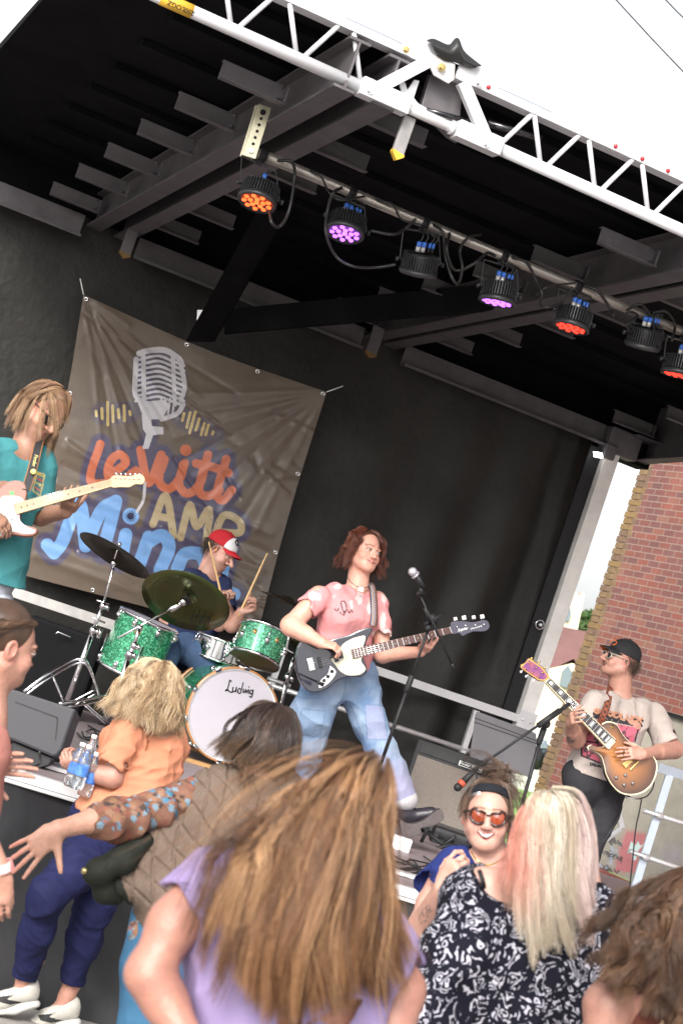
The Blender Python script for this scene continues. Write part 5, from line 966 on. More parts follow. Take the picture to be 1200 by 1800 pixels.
def cap_(H, crown, brimM, parent, k=1., under=None, front=None, tilt=0., deep=1.):
    S = SDF(.004); S.ell(H.L(0, -.018, .045), np.array((.086, .104, .088))*H.k*k, H.A, .01, clip=[(H.L(0, 0, .032), -unit(H.u+H.f*(-.10+tilt)))])
    def pn(V):
        C = base_col(V, crown, .1, 60)
        if front is not None: q = H.loc(V); C = blend(C, front, ((q[:, 1] > .032) & (q[:, 2] > .02))*1.)
        return C
    o = link('cap', S.mesh('cap', pn), mat('cap_cloth', (.5, .5, .5), .85, attr=True, bump=.08, bs=90), parent)
    rows = []
    for r_ in (.0, .35, .7, 1.0):
        rows.append([H.L(math.sin(a)*(.080+.0*r_)*(1-.10*r_), -.018+math.cos(a)*.100+r_*.070*math.cos(a*.9)**.6, .050-.014*r_-.030*math.sin(a)**2-tilt*r_*.03) for a in np.linspace(-1.12, 1.12, 22)])
    R_ = np.array(rows); a, c = R_.shape[:2]; ii = (np.arange(a-1)[:, None]*c+np.arange(c-1)).ravel(); br_ = link('brim', mesh_np('brim', R_.reshape(-1, 3), np.stack([ii, ii+1, ii+c+1, ii+c], 1)), brimM if under is None else [brimM, under], o)
    md = br_.modifiers.new('s', 'SOLIDIFY'); md.thickness = .004; md.offset = 1
    if under is not None: md.material_offset = 1
    b = MB(); b.ball(H.L(0, -.018, .045+.088*k), .007, 8); b.build('button', brimM, o); return o
co = cap_(Hd, (.014, .014, .016), capM, per, under=orm); 
ink('emblem', [[(1072, 1128), (1078, 1124), (1083, 1130), (1076, 1134)]], J(1078, 1130, -.11), TOW, .006, orm, co); b = MB(); b.lathe(Hd.L(.07, -.085, .045), Hd.A.T@V3(.7, -.7, 0), [(.013, .012), (.012, .016), (0, .017)], 14); b.build('badge', M['white'], co)
fur('hair', Hd, 900, .055, .0011, per, [(.05, .028, .018), (.10, .055, .03)], 75, 285, -.06, .03, 3)
shades(Hd, per, mat('pale_frame', (.55, .5, .42), .3, .3), blk_lens)
# sunburst guitar
n_ = unit(TOW*.93+V3(0, 0, .16)+RT*.16); p0 = P(1090, 1330, Y0-.34); gt = thing('electric_guitar', 'single cut sunburst guitar with gold bridge and block inlaid black fretboard', 'guitar', p0)
LP = [(1031, 1313), (1034, 1318), (1046, 1322), (1056, 1330), (1061, 1345), (1065, 1362), (1075, 1380), (1090, 1394), (1110, 1398), (1130, 1393), (1146, 1378), (1154, 1356), (1153, 1338), (1140, 1322), (1120, 1310), (1104, 1302), (1092, 1288), (1083, 1273), (1070, 1268), (1057, 1272), (1052, 1282), (1060, 1293), (1068, 1300), (1060, 1312), (1048, 1313), (1038, 1309)]
bind = mat('cream_binding', (.70, .62, .42), .35); plate('binding', LP, p0, n_, .012, bind, gt, .0, .002); bk = MB().prism([q_-n_*.012 for q_ in ptrace(LP, p0, n_)], -n_*.036).build('back', mat('dark_back', (.03, .015, .012), .25, coat=.5), gt, .004)
top = ptrace(LP, p0, n_); cen = np.mean(top, 0); rings = []; NR = 16
for k in range(NR+1): t = k/NR; rings.append([cen+(q_-cen)*(1-.035)*(1-t)+n_*(.0015+.010*(1-(1-t)**3.)) for q_ in top])
R_ = np.array(rings); a, c = R_.shape[:2]; F_ = [(i*c+k, i*c+(k+1) % c, (i+1)*c+(k+1) % c, (i+1)*c+k) for i in range(a-1) for k in range(c)]; tt = np.repeat(np.linspace(0, 1, a), c)[:, None]; c3 = np.clip(tt*1.6, 0, 1)
cb_ = np.array([.06, .028, .022])*(1-c3)+np.array([.36, .14, .035])*c3; link('top', mesh_np('top', R_.reshape(-1, 3), F_, True, col=cb_), mat('burst_lacquer', (.4, .2, .1), .12, attr=True, coat=.5), gt)
nk = [(956, 1200), (966, 1191), (1083, 1296), (1064, 1319)]; ebony = mat('ebony', (.03, .022, .022), .35)
plate('neck', [(957, 1201), (966, 1192), (1080, 1300), (1066, 1317)], p0, n_, .03, bind, gt, .020, .002, 1); plate('fretboard', [(958, 1200), (965, 1193.5), (1079, 1301), (1067, 1315.5)], p0, n_, .002, ebony, gt, .0215, 0, 1)
A0, A1, B0, B1 = [PP(x, y, p0, n_)+n_*.0222 for x, y in ((1067, 1315.5), (958, 1200), (1079, 1301), (965, 1193.5))]; dn = unit(A1-A0); sn = np.cross(n_, dn); b = MB(); b2 = MB()
for k in range(22): t = 1-(1-2**(-k/12.))/(1-2**(-21.5/12.)); b.bar(A0+(A1-A0)*t, B0+(B1-B0)*t, dn*.0011, n_*.0008)
b.build('fret', M['chrome'], gt)
fp = lambda k: 1-(1-2**(-k/12.))/(1-2**(-21.5/12.))
for k in (1, 3, 5, 7, 9, 12, 15, 17, 19):
    t0, t1 = fp(k-.22), fp(k-.78); a_ = [(A0+(A1-A0)*t)*(1-u)+(B0+(B1-B0)*t)*u for t, u in ((t0, .2), (t0, .8), (t1, .8), (t1, .2))]; MB().prism([q_+n_*.0006 for q_ in a_], -n_*.0005).build('block_inlay', mat('pearl', (.75, .75, .74), .2), gt)
hsM = mat('purple_flame_headstock', (.12, .02, .20), .3, 0, .5, 26, c2=(.38, .10, .12), coat=.2)
plate('headstock', [(955, 1198), (945, 1197), (922, 1182), (912, 1173), (913, 1168), (920, 1165), (926, 1157), (932, 1157), (940, 1164), (954, 1174), (962, 1186), (965, 1192)], p0, n_, .014, M['black'], gt, .010, .002, 1)
plate('headstock_binding', [(955, 1197), (945, 1196), (923, 1181), (913, 1173), (914, 1169), (921, 1166), (927, 1158), (931, 1158), (939, 1165), (953, 1175), (961, 1187), (964, 1192)], p0, n_, .002, mat('amber_binding', (.7, .35, .08), .4), gt, .012, 0, 1)
plate('headstock_face', [(954, 1195), (945, 1194), (924, 1180), (915, 1173), (921, 1168), (928, 1160), (937, 1166), (951, 1176), (959, 1187), (961, 1191)], p0, n_, .002, hsM, gt, .0135, 0, 1)
for (x, y) in ((928, 1166), (940, 1174), (951, 1183), (921, 1176), (933, 1183), (944, 1191)): b = MB(); b.lathe(PP(x, y, p0, n_)+n_*.014, n_, [(.006, 0), (.006, .010), (0, .011)], 10); b.build('post', M['gold'], gt)
for (x, y) in ((915, 1181), (924, 1189), (936, 1197), (934, 1157), (947, 1164), (957, 1174)): b = MB(); c = PP(x, y, p0, n_); b.ball(c, .009, 8, (1, .6, 1)); b.tube([c, PP(x+(6 if y > 1178 else -4), y-(5 if y > 1178 else -5), p0, n_)], .003, 6); b.build('tuner', M['gold'] if y < 1178 else mat('pearl_button', (.75, .70, .72), .3), gt)
for (x, y), m_ in (((1070, 1307), mat('cream_pickup', (.72, .66, .48), .35)), ((1100, 1341), M['gold'])):
    c = PP(x, y, p0, n_)+n_*.016; pk_ = MB().box(c, dn*.019, sn*.034, n_*.006).build('pickup', m_, gt, .003); b = MB()
    for s in (-1, 1):
        for k in range(6): b.lathe(c+dn*s*.008+sn*(k-2.5)*.0098+n_*.006, n_, [(.0025, 0), (.0022, .001), (0, .001)], 6)
    b.build('pole_screw', M['gold'], pk_)
c = PP(1112, 1346, p0, n_)+n_*.018; MB().box(c, dn*.006, sn*.04, n_*.006).build('bridge', M['gold'], gt, .003)
for q_ in ((1081, 1367), (1097, 1363), (1095, 1380), (1110, 1377)): b = MB(); b.lathe(PP(*q_, p0, n_)+n_*.006, n_, [(.013, 0), (.012, .012), (.009, .016), (0, .016)], 16); b.build('knob', mat('grey_knob', (.18, .16, .15), .3, .3), gt)
b = MB(); c = PP(1075, 1278, p0, n_); b.lathe(c+n_*.005, n_, [(.014, 0), (.013, .003), (.004, .004), (.004, .018), (0, .019)], 14); b.build('switch', M['gold'], gt)
strings([PP(1109+k*1.5, 1351-k*3.1, p0, n_)+n_*.027 for k in range(6)], [PP(957+k*1.4, 1200-k*1.3, p0, n_)+n_*.026 for k in range(6)], n_, .0006, gt)
def pl3(i, u): return (.30, .07, .03) if (abs(((i/5.) % 1)-.5)*2-abs(u-.5)*2)**2 < .05 else (.05, .02, .015)
strap([J(1073, 1204, .02), J(1070, 1218, -.10), J(1066, 1240, -.17), J(1058, 1262, -.22), J(1053, 1274, -.30)], .045, TOW, Sm, gt, pl3)
b = MB(); b.tube(smooth_path([P(1098, 1397, Y0-.3), P(1115, 1404, Y0-.3), P(1135, 1400, Y0-.3), P(1146, 1386, Y0-.3), P(1149, 1372, Y0-.3)], 6), .005, 8); b.build('guitar_cable', M['rubber'], gt); b = MB(); b.tube([P(1100, 1402, Y0-.31), P(1127, 1405, Y0-.31)], .006, 8); b.build('jack_plug', M['chrome'], gt)
b = MB(); b.tube(smooth_path([P(1127, 1404, Y0-.3), P(1122, 1430, Y0-.3), P(1116, 1460, Y0-.3), P(1108, 1540, Y0-.3), P(1100, 1600, Y0-.28)], 6), .005, 8); tag(b.build('instrument_cable', M['rubber']), 'black cable dropping straight down from the sunburst guitar', 'cable')
# ================================================================= banner
Yb = 14.05
bn = thing('banner', 'creased bronze and navy vinyl banner printed with a microphone and large rounded lettering', 'banner', P(250, 1080, Yb))
cor = [P(148, 519, Yb), P(574, 690, Yb), P(452, 1118, Yb), P(30, 1008, Yb)]
nu, nv = 640, 700; U, Vv = np.meshgrid(np.linspace(0, 1, nu), np.linspace(0, 1, nv)); Uf, Vf = U.ravel()[:, None], Vv.ravel()[:, None]
B_ = (cor[0]*(1-Uf)+cor[1]*Uf)*(1-Vf)+(cor[3]*(1-Uf)+cor[2]*Uf)*Vf
# edges sag inward between the tied corners
u_, v_ = Uf[:, 0], Vf[:, 0]
B_ += (-V3(0, 0, 1)*.035*np.sin(np.pi*Uf)*(1-Vf))+RT*(.055*np.sin(np.pi*Vf)*(1-Uf))-RT*(.02*np.sin(np.pi*Vf)*Uf)
ds = np.zeros(len(B_)); rg = np.random.default_rng(5)
def crease(x0, y0, x1, y1, amp, wd_):
    global ds
    d = segd(np.stack([u_*1.0, v_*1.05], 1), (x0, y0), (x1, y1)); ds += amp*np.exp(-(d/wd_)**2)
for k in range(9): a = .35+k*.11; crease(0, 0, .55*math.cos(a), .55*math.sin(a), .005*(-1)**k, .012)
for k in range(9): a = 1.75+k*.13; crease(1, 0, 1+.65*math.cos(a), .65*math.sin(a), .007*(-1)**k, .016)
for k in range(42):
    x, y = rg.uniform(0, 1, 2); an = rg.normal(.5, .4); L_ = rg.uniform(.05, .3); crease(x, y, x+L_*math.cos(an), y+L_*math.sin(an), rg.choice((-1, 1))*rg.uniform(.003, .009), rg.uniform(.006, .018))
for k in range(7): y = .55+k*.07; crease(.05, y, .95, y+.07+rg.uniform(-.04, .06), .009*(-1)**k, .018)
ds += .022*np.sin(u_*9+3*np.sin(v_*4))*np.sin(v_*7+1)+.02*np.sin(v_*3.1)*np.sin(u_*3.1)
q = pix(B_); Bp = B_+TOW*(ds[:, None]+.02)
base = np.tile([[.145, .112, .085]], (len(q), 1)); 
# navy glow shape behind the print, print colours
def near(L, w_, sm=5): return strokes(q, L, sm) < w_
mic_h = [(240, 640), (237, 690), (244, 705), (262, 720), (300, 722), (322, 705), (325, 660), (312, 625), (280, 616), (252, 622)]
logoL = {'lev': ([[(178, 782), (160, 845), (196, 850)], [(196, 835), (222, 815), (212, 800), (196, 812), (192, 838), (212, 848), (240, 828)], [(248, 792), (262, 850), (284, 800)], [(290, 808), (280, 845), (298, 860), (318, 838), (322, 818)], [(325, 815), (315, 850), (330, 868), (352, 850), (362, 812)], [(366, 800), (350, 860), (366, 872), (386, 862)], [(398, 808), (382, 865), (392, 880), (408, 862)], [(345, 815), (375, 822), (402, 832)]], 8.0),
         'amp': ([[(270, 922), (292, 872), (306, 942)], [(278, 908), (300, 912)], [(318, 946), (334, 888), (346, 926), (368, 896), (362, 958)], [(372, 962), (392, 908), (420, 916), (422, 936), (392, 936)]], 7.0),
         'min': ([[(96, 972), (112, 950), (140, 885), (152, 960)], [(152, 960), (178, 900), (205, 882)], [(205, 882), (182, 970)], [(96, 972), (84, 958)], [(222, 940), (214, 985)], [(262, 945), (246, 992)], [(258, 955), (285, 942), (298, 962), (282, 1002)], [(312, 1000), (325, 975), (352, 975), (362, 1000), (350, 1030), (325, 1035), (312, 1000)], [(400, 965), (388, 1030), (412, 1045)]], 12.0)}
navy = np.zeros(len(q))
for k_, (Ls, w_) in logoL.items():
    for L_ in Ls: navy = np.maximum(navy, np.clip((w_+13-strokes(q, L_))/5, 0, 1))
navy = np.maximum(navy, np.clip((18-strokes(q, [(250, 640), (265, 720), (262, 780)]))/6, 0, 1)); navy = np.maximum(navy, inpoly(q, [(x+(x-280)*.12, y+(y-665)*.12) for x, y in mic_h])*.6); navy = np.maximum(navy, np.clip((22-strokes(q, [(180, 728), (230, 726)]))/5, 0, 1)*.55); navy = np.maximum(navy, np.clip((22-strokes(q, [(322, 735), (376, 768)]))/5, 0, 1)*.55)
C = blend(base, (.045, .05, .15), navy*.62); dirt = nz2(q, .06, 3); C = blend(C, (.10, .075, .07), np.clip(dirt*.8-.25, 0, .45))
spk = (nz2(q, .55, 11) > .95) & (nz2(q, .07, 12) > .2); sp2 = ~spk
for k_, cc_ in (('lev', (.60, .17, .085)), ('amp', (.48, .38, .22)), ('min', (.19, .38, .70))):
    Ls, w_ = logoL[k_]; d = np.min([strokes(q, L_) for L_ in Ls], 0); C = blend(C, cc_, np.clip(w_-d, 0, 1)*sp2*.95)
C = blend(C, (.60, .17, .085), (np.hypot(q[:, 0]-327, q[:, 1]-792) < 10)*sp2*.95); d_ = np.hypot(q[:, 0]-231, q[:, 1]-908); C = blend(C, (.19, .38, .70), (d_ < 14.5)*.95); an_ = np.arctan2(q[:, 1]-908, q[:, 0]-231); C = blend(C, (.03, .03, .08), (d_ < 6+3.5*(np.cos(an_*14) > .3))*1.)
gry = (.58, .56, .58); 
mp = inpoly(q, list(smooth_path(mic_h+[mic_h[0]], 5)))
Cm = np.zeros(len(q))
Cm = np.maximum(Cm, near([(240, 632), (238, 690), (250, 708)], 4.5)*1.); Cm = np.maximum(Cm, near([(318, 640), (325, 680), (318, 705)], 4)*1.); Cm = np.maximum(Cm, near([(252, 622), (254, 700)], 4, 1)*1.); Cm = np.maximum(Cm, near([(304, 626), (308, 712)], 3.6, 1)*1.)
for k in range(9): y = 634+k*9.0; Cm = np.maximum(Cm, near([(239, y), (254, y-3)], 2.2, 1)*1.); Cm = np.maximum(Cm, near([(254, y-4), (280, y-8), (306, y+2)], 2.2)*1.); Cm = np.maximum(Cm, near([(306, y+1), (324, y+9)], 2.2, 1)*1.)
Cm = np.maximum(Cm, near([(245, 622), (262, 617), (290, 616), (314, 630), (320, 642)], 5)*1.); Cm = np.maximum(Cm, (inpoly(q, [(240, 700), (262, 706), (288, 704), (300, 712), (285, 738), (266, 738), (252, 732)]))*1.); Cm = np.maximum(Cm, near([(285, 738), (312, 728), (323, 712)], 4)*1.)
for x in (284, 292, 300, 308): Cm = np.maximum(Cm, near([(x, 702), (x-4, 728)], 1.8, 1)*1.)
Cm = np.maximum(Cm, inpoly(q, [(250, 730), (267, 738), (268, 750), (288, 752), (288, 764), (270, 766), (262, 790), (251, 790), (258, 764), (252, 755)])*1.); Cm = np.maximum(Cm, near([(256, 850), (253, 880), (242, 900)], 2.6)*1.)
C = blend(C, gry, Cm*.95)
for (x0, y0, x1, y1) in ((170, 724, 171, 732), (180, 719, 181, 737), (190, 708, 191, 748), (199, 714, 200, 742), (209, 721, 210, 735), (219, 714, 220, 741), (229, 724, 230, 730), (324, 728, 321, 740), (335, 726, 329, 752), (344, 725, 334, 762), (351, 737, 345, 757), (360, 745, 354, 765), (367, 748, 362, 765), (375, 760, 374, 764)): C = blend(C, (.60, .46, .20), near([(x0, y0), (x1, y1)], 2.5, 1)*.95)
ii = (np.arange(nv-1)[:, None]*nu+np.arange(nu-1)).ravel()
C = C*.80; vinm = mat('printed_vinyl', (.3, .2, .1), .30, attr=True, var=.10, vs_=4, bump=.3, bs=9, coat=.2); vinm.node_tree.nodes['Principled BSDF'].inputs['Coat Roughness'].default_value = .3; link('sheet', mesh_np('sheet', Bp, np.stack([ii, ii+nu, ii+nu+1, ii+1], 1), True, col=C), vinm, bn)
for (i_, j_) in ((0, 0), (0, .34), (0, .67), (0, 1), (.3, 1), (.62, 1), (1, 1), (1, .67), (1, .34), (1, 0), (.42, 0), (.72, 0)):
    k_ = int(round((.012+j_*.976)*(nv-1)))*nu+int(round((.012+i_*.976)*(nu-1))); b = MB(); c = Bp[k_]+TOW*.004; b.tube([c+.012*(math.cos(a)*RT+math.sin(a)*UP) for a in np.linspace(0, 6.2832, 14)], .004, 6, False); b.build('eyelet', M['chrome'], bn)
b = MB(); 
for (i_, d_) in ((0, (-.06, .1)), (nu-1, (.1, .08))): c = Bp[i_]; b.tube([c, c+RT*d_[0]+UP*d_[1]], .004, 5)
b.build('tie', M['white'], bn)
# ================================================================= drum kit
kit = thing('drum_kit', 'green sparkle drum kit with chrome stands and white front drum head', 'drum kit', P(400, 1345, 12.8)*V3(1, 1, 0)+V3(0, 0, HD))
def sparkle(name):
    m = bpy.data.materials.new(name); m.use_nodes = True; nt = m.node_tree; b_ = nt.nodes['Principled BSDF']; b_.inputs['Roughness'].default_value = .22; b_.inputs['Metallic'].default_value = .35; b_.inputs['Coat Weight'].default_value = 1.
    tc = nt.nodes.new('ShaderNodeTexCoord'); v = nt.nodes.new('ShaderNodeTexVoronoi'); v.inputs['Scale'].default_value = 110; lk(nt, tc.outputs['Object'], v.inputs['Vector']); r = nt.nodes.new('ShaderNodeValToRGB'); sp_ = nt.nodes.new('ShaderNodeSeparateColor'); lk(nt, v.outputs['Color'], sp_.inputs[0]); lk(nt, sp_.outputs[0], r.inputs[0])
    e = r.color_ramp.elements; e[0].color = (.015, .15, .07, 1); e[1].color = (.16, .62, .36, 1); e[0].position = .2; x = e.new(.6); x.color = (.03, .27, .13, 1); lk(nt, r.outputs[0], b_.inputs['Base Color']); return m
GS = sparkle('green_sparkle'); wood = mat('maple_hoop', (.42, .20, .08), .35, 0, .15, 10, coat=.6); head_w = mat('white_drum_head', (.46, .44, .49), .5, 0, .03, 6); head_c = mat('amber_drum_head', (.24, .15, .08), .25, 0, .15, 5, coat=.3)
def shell(c, ax, r, h, front=None, back=None, ux=None, lugs=8, hoop='chrome', m=GS, ph=.2, skip=None):
    b = MB(); b.lathe(c, ax, [(r, 0), (r, h)], 56); sh_ = b.build('shell', m, kit)
    ax = unit(ax); u = unit(np.cross(ax, V3(.13, 1, .2))); v = np.cross(ax, u)
    for z0, hm, nm in ((-.012, front, 'head'), (h-.006, back, 'head')):
        b = MB(); b.lathe(np.array(c)+ax*z0, ax, [(r+.004, 0), (r+.012, .0), (r+.012, .02), (r+.004, .02), (r+.004, 0)], 56); b.build('hoop', M['chrome'] if hoop == 'chrome' else wood, kit)
        if hm: b = MB(); zz = z0+(.004 if z0 < 0 else .014); b.lathe(np.array(c)+ax*zz, ax, [(0, 0), (r+.002, 0)], 56); b.build(nm, hm, kit)
    for k in range(lugs):
        a = 2*math.pi*k/lugs+ph; n = math.cos(a)*u+math.sin(a)*v; t = np.cross(ax, n)
        for zz in ((.035, h-.035) if h > .25 else (h*.5,)):
            b = MB(); b.ball(np.array(c)+n*(r+.012)+ax*zz, .02, 10); b.box(np.array(c)+n*(r+.005)+ax*zz, n*.008, t*.011, ax*.026); b.tube([np.array(c)+n*(r+.012)+ax*zz, np.array(c)+n*(r+.012)+ax*(0 if zz < h/2 else h)], .0035, 6); b.build('lug', M['chrome'], sh_)
    return sh_
# bass drum
fD = unit(TOW*.93+RT*.36+V3(0, 0, .02)); cB = P(408, 1257, 12.55); cB[2] = max(cB[2], HD+.335)
bd_ = MB(); rB = .305; b = MB(); b.lathe(cB, -fD, [(rB, 0), (rB, .42)], 72); sb_ = b.build('shell', GS, kit)
for z in (.0, .40): b = MB(); b.lathe(cB-fD*(z-.02), -fD, [(rB+.004, 0), (rB+.016, 0), (rB+.016, .038), (rB+.004, .038), (rB+.004, 0)], 72); b.build('hoop', wood, kit)
b = MB(); b.lathe(cB+fD*.010, fD, [(0, 0), (rB+.004, 0)], 72); hd_ = b.build('front_head', head_w, kit)
b = MB(); b.lathe(cB+fD*.014, fD, [(rB-.012, -.003), (rB-.006, .003), (rB+.003, .003)], 72); b.build('inner_rim', M['alu'], kit)
u = unit(np.cross(fD, V3(0, 0, 1)))*-1; u = np.cross(V3(0, 0, 1), fD); v = np.cross(fD, u)
ld_ = [[(410, 1198), (407, 1196), (405, 1204), (402, 1213), (399, 1214), (402, 1212), (407, 1216), (412, 1217)], [(413, 1208), (412, 1215), (417, 1214), (419, 1208), (418, 1216)], [(431, 1200), (426, 1218), (421, 1216), (424, 1210), (428, 1213)], [(432, 1211), (431, 1217), (434, 1216), (436, 1212), (436, 1217), (440, 1213)], [(441, 1212), (440, 1219)], [(441, 1207), (441.6, 1208)], [(448, 1213), (444, 1214), (443, 1219), (447, 1219), (449, 1213), (446, 1225), (442, 1224)]]
ink('lettering', [[(400+(x-403)*.98, y) for x, y in L_] for L_ in ld_], cB+fD*.012, fD, .0075, M['black'], hd_, .001)
for k in range(10):
    a = 2*math.pi*k/10+.35; n = math.cos(a)*u+math.sin(a)*v; b = MB(); b.tube([cB+n*(rB+.014)+fD*.02, cB+n*(rB+.016)-fD*.10], .005, 6); b.box(cB+n*(rB+.014)+fD*.018, n*.010, np.cross(fD, n)*.018, fD*.008); b.ball(cB+n*(rB+.012)-fD*.10, .018, 8); b.tube([cB+n*(rB+.02)+fD*.025-np.cross(fD, n)*.022, cB+n*(rB+.02)+fD*.025+np.cross(fD, n)*.022], .004, 6); b.build('claw', M['chrome'], kit)
# wood riser edge
MB().box(cB*V3(1, 1, 0)+V3(-.12, -.05, HD+.010), unit(V3(fD[1], -fD[0], 0))*.34, unit(V3(fD[0], fD[1], 0))*.05, V3(0, 0, .012)).build('riser_board', mat('plywood', (.42, .24, .10), .5, 0, .2, 6, stretch=(1, 5, 1)), kit, .003)
# rack tom, floor tom, snare
axT = unit(V3(0, 0, 1)*.93-TOW*.30+RT*.02); cT = P(447, 1160, 12.75); shell(cT, axT, .168, .21, head_c, head_w, lugs=6, ph=.5)
b = MB(); nT = unit(TOW-axT*(TOW@axT)); 
for sd2 in (-.35, .6): c = cT+axT*.14+(nT*math.cos(sd2)+np.cross(axT, nT)*math.sin(sd2))*.1685; b.lathe(c, nT, [(.016, -.01), (.016, .003), (0, .004)], 14)
b.build('badge', mat('gold_badge', (.55, .30, .12), .3, .7), kit)
axF = unit(V3(0, 0, 1)+RT*.10+TOW*.05); cF = P(222, 1181, 12.9); shell(cF, axF, .205, .37, M['black_gloss'], head_w, lugs=8, ph=.25)
nF = unit(TOW-axF*(TOW@axF)); c = cF+axF*.29+unit(nF-np.cross(axF, nF)*.0-RT*.12)*.2065; b = MB(); b.lathe(c, nF, [(.020, -.01), (.020, .003), (0, .004)], 16); b.build('badge', bpy.data.materials['gold_badge'], kit)
cS = P(378, 1158, 13.0); shell(cS, V3(0, 0, 1), .17, .13, None, head_w, lugs=8, m=M['chrome'])
for a in (.4, 2.5, 4.6): n = V3(math.cos(a), math.sin(a), 0); b = MB(); b.tube([cF+n*.23+axF*.2, cF+n*.23-axF*.0, (cF+n*.23)*V3(1, 1, 0)+V3(0, 0, HD+.01)], .007, 8); b.ball((cF+n*.23)*V3(1, 1, 0)+V3(0, 0, HD+.02), .016, 8); b.build('floor_tom_leg', M['chrome'], kit)
def cymbal(c, up, r, m, par=kit, bell=.05):
    b = MB(); b.lathe(c, up, [(0, .030), (.02, .029), (bell, .012), (bell+.02, .007), (r*.7, -.004), (r, -.020), (r, -.0215), (r*.7, -.006), (bell+.02, .005), (bell, .010), (.02, .027), (0, .028)], 72); return b.build('cymbal', m, par)
def cymat(name, c, c2, r=.28):
    m = mat(name, c, r, .75, c2=c2, vs_=3); return m
cy1 = cymbal(P(205, 972, 12.7), unit(V3(0, 0, 1)*.95-TOW*.25+RT*.20), .265, cymat('dark_cymbal', (.05, .035, .025), (.09, .07, .05), .4))
up2 = unit(V3(0, 0, 1)*.80-TOW*.60+RT*.0); cB2 = P(328, 1052, 12.2); cy2 = cymbal(cB2, up2, .290, cymat('bronze_cymbal', (.10, .085, .03), (.07, .11, .035), .22))
pl = cB2-up2*.026; ink('maker_mark', [[(335, 1094), (337, 1081), (342, 1079), (345, 1084), (342, 1095)], [(345, 1084), (349, 1080), (353, 1083), (350, 1096)], [(354, 1096), (357, 1083), (362, 1082), (364, 1088), (361, 1097)], [(355, 1091), (363, 1092)], [(369, 1085), (366, 1098)]], pl, -up2, .007, M['black'], cy2, .004)
b = MB(); b.tube([cB2-up2*.02, cB2-up2*.012], .035, 16); b.tube([cB2-up2*.05, cB2+up2*.06], .006, 8); b.tube([cB2+up2*.03, cB2+up2*.05], .022, 12); b.build('felt', M['black'], kit)
b = MB(); c1_ = P(205, 972, 12.7); b.tube([c1_-V3(0, 0, .04), c1_+V3(0, 0, .065)], .005, 8); b.ball(c1_+V3(0, 0, .06), .016, 8); b.tube([c1_+V3(0, 0, .03), c1_+V3(0, 0, .045)], .02, 12); b.build('wing_nut', M['chrome'], kit)
def pole(name, pts, rs, Y):
    b = MB()
    for i in range(len(pts)-1): b.tube([P(*pts[i], Y), P(*pts[i+1], Y)], rs[i], 12)
    for i in range(1, len(pts)-1): c = P(*pts[i], Y); d = unit(P(*pts[i+1], Y)-P(*pts[i-1], Y)); b.tube([c-d*.02, c+d*.02], rs[i]+.008, 12); b.ball(c+RT*.03, .016, 8); b.tube([c, c+RT*.045-UP*.02], .005, 6)
    return b.build(name, M['chrome'], kit)
pole('cymbal_stand', [(203, 985), (181, 1065), (164, 1108), (118, 1232)], [.0075, .012, .017], 12.6)
b = MB(); c = P(200, 990, 12.6); b.ball(c, .020, 8); b.tube([P(170, 1055, 12.6), P(192, 1062, 12.6)], .006, 6); b.tube([P(185, 1095, 12.6), P(160, 1085, 12.6)], .007, 6); b.tube([P(178, 1105, 12.6), P(172, 1122, 12.6)], .014, 8); b.build('stand_clamp', M['chrome'], kit)
b = MB(); b.tube([P(207, 1122, 12.1), P(322, 1058, 12.18)], .007, 8); b.build('boom_arm', M['chrome'], kit)
b = MB(); b.tube([P(300, 1072, 12.16), P(327, 1056, 12.2)], .018, 10); b.ball(P(322, 1058, 12.17), .026, 10); b.ball(P(245, 1104, 12.13), .026, 10); b.build('tilter', M['chrome'], kit)
pole('cymbal_stand', [(245, 1104), (236, 1135), (228, 1150), (192, 1268)], [.012, .014, .018], 12.1)
def legs(name, curves, Y, r=.010):
    for cvs in curves: b = MB(); b.tube(smooth_path([P(x, y, Y+dy) for x, y, dy in cvs], 6), r, 8); b.tube(smooth_path([P(x+2, y+7, Y+dy) for x, y, dy in cvs], 6), r*.8, 8); b.build(name, M['chrome'], kit)
legs('stand_leg', [[(42, 1216, -.1), (80, 1188, -.08), (125, 1162, 0), (148, 1160, 0), (160, 1180, .02), (172, 1215, .05), (187, 1262, .1)], [(104, 1237, -.15), (140, 1232, -.1), (200, 1220, .1)]], 12.55); legs('stand_leg', [[(92, 1185, 0), (112, 1232, 0)], [(130, 1232, 0), (168, 1212, 0)], [(146, 1232, 0), (184, 1266, 0)], [(192, 1266, 0), (222, 1240, .1)]], 12.5, .006)
pole('tom_stand', [(517, 1155), (505, 1190), (490, 1250)], [.014, .016], 12.6); b = MB(); b.tube(smooth_path([P(500, 1105, 12.7), P(507, 1118, 12.6), P(504, 1140, 12.6), P(516, 1148, 12.6)], 5), .008, 8); b.tube([P(497, 1215, 12.6), P(515, 1170, 12.6)], .009, 8); b.build('tom_arm', M['chrome'], kit)
b = MB(); b.tube([P(470, 1192, 12.9), P(510, 1206, 12.9)], .014, 10); b.build('crossbar', M['alu'], kit)
cymbal(P(505, 1055, 13.2), unit(V3(0, 0, 1)+RT*.1), .2, bpy.data.materials['dark_cymbal']); cymbal(P(520, 1128, 12.9), unit(V3(0, 0, 1)-TOW*.15), .18, bpy.data.materials['bronze_cymbal'])
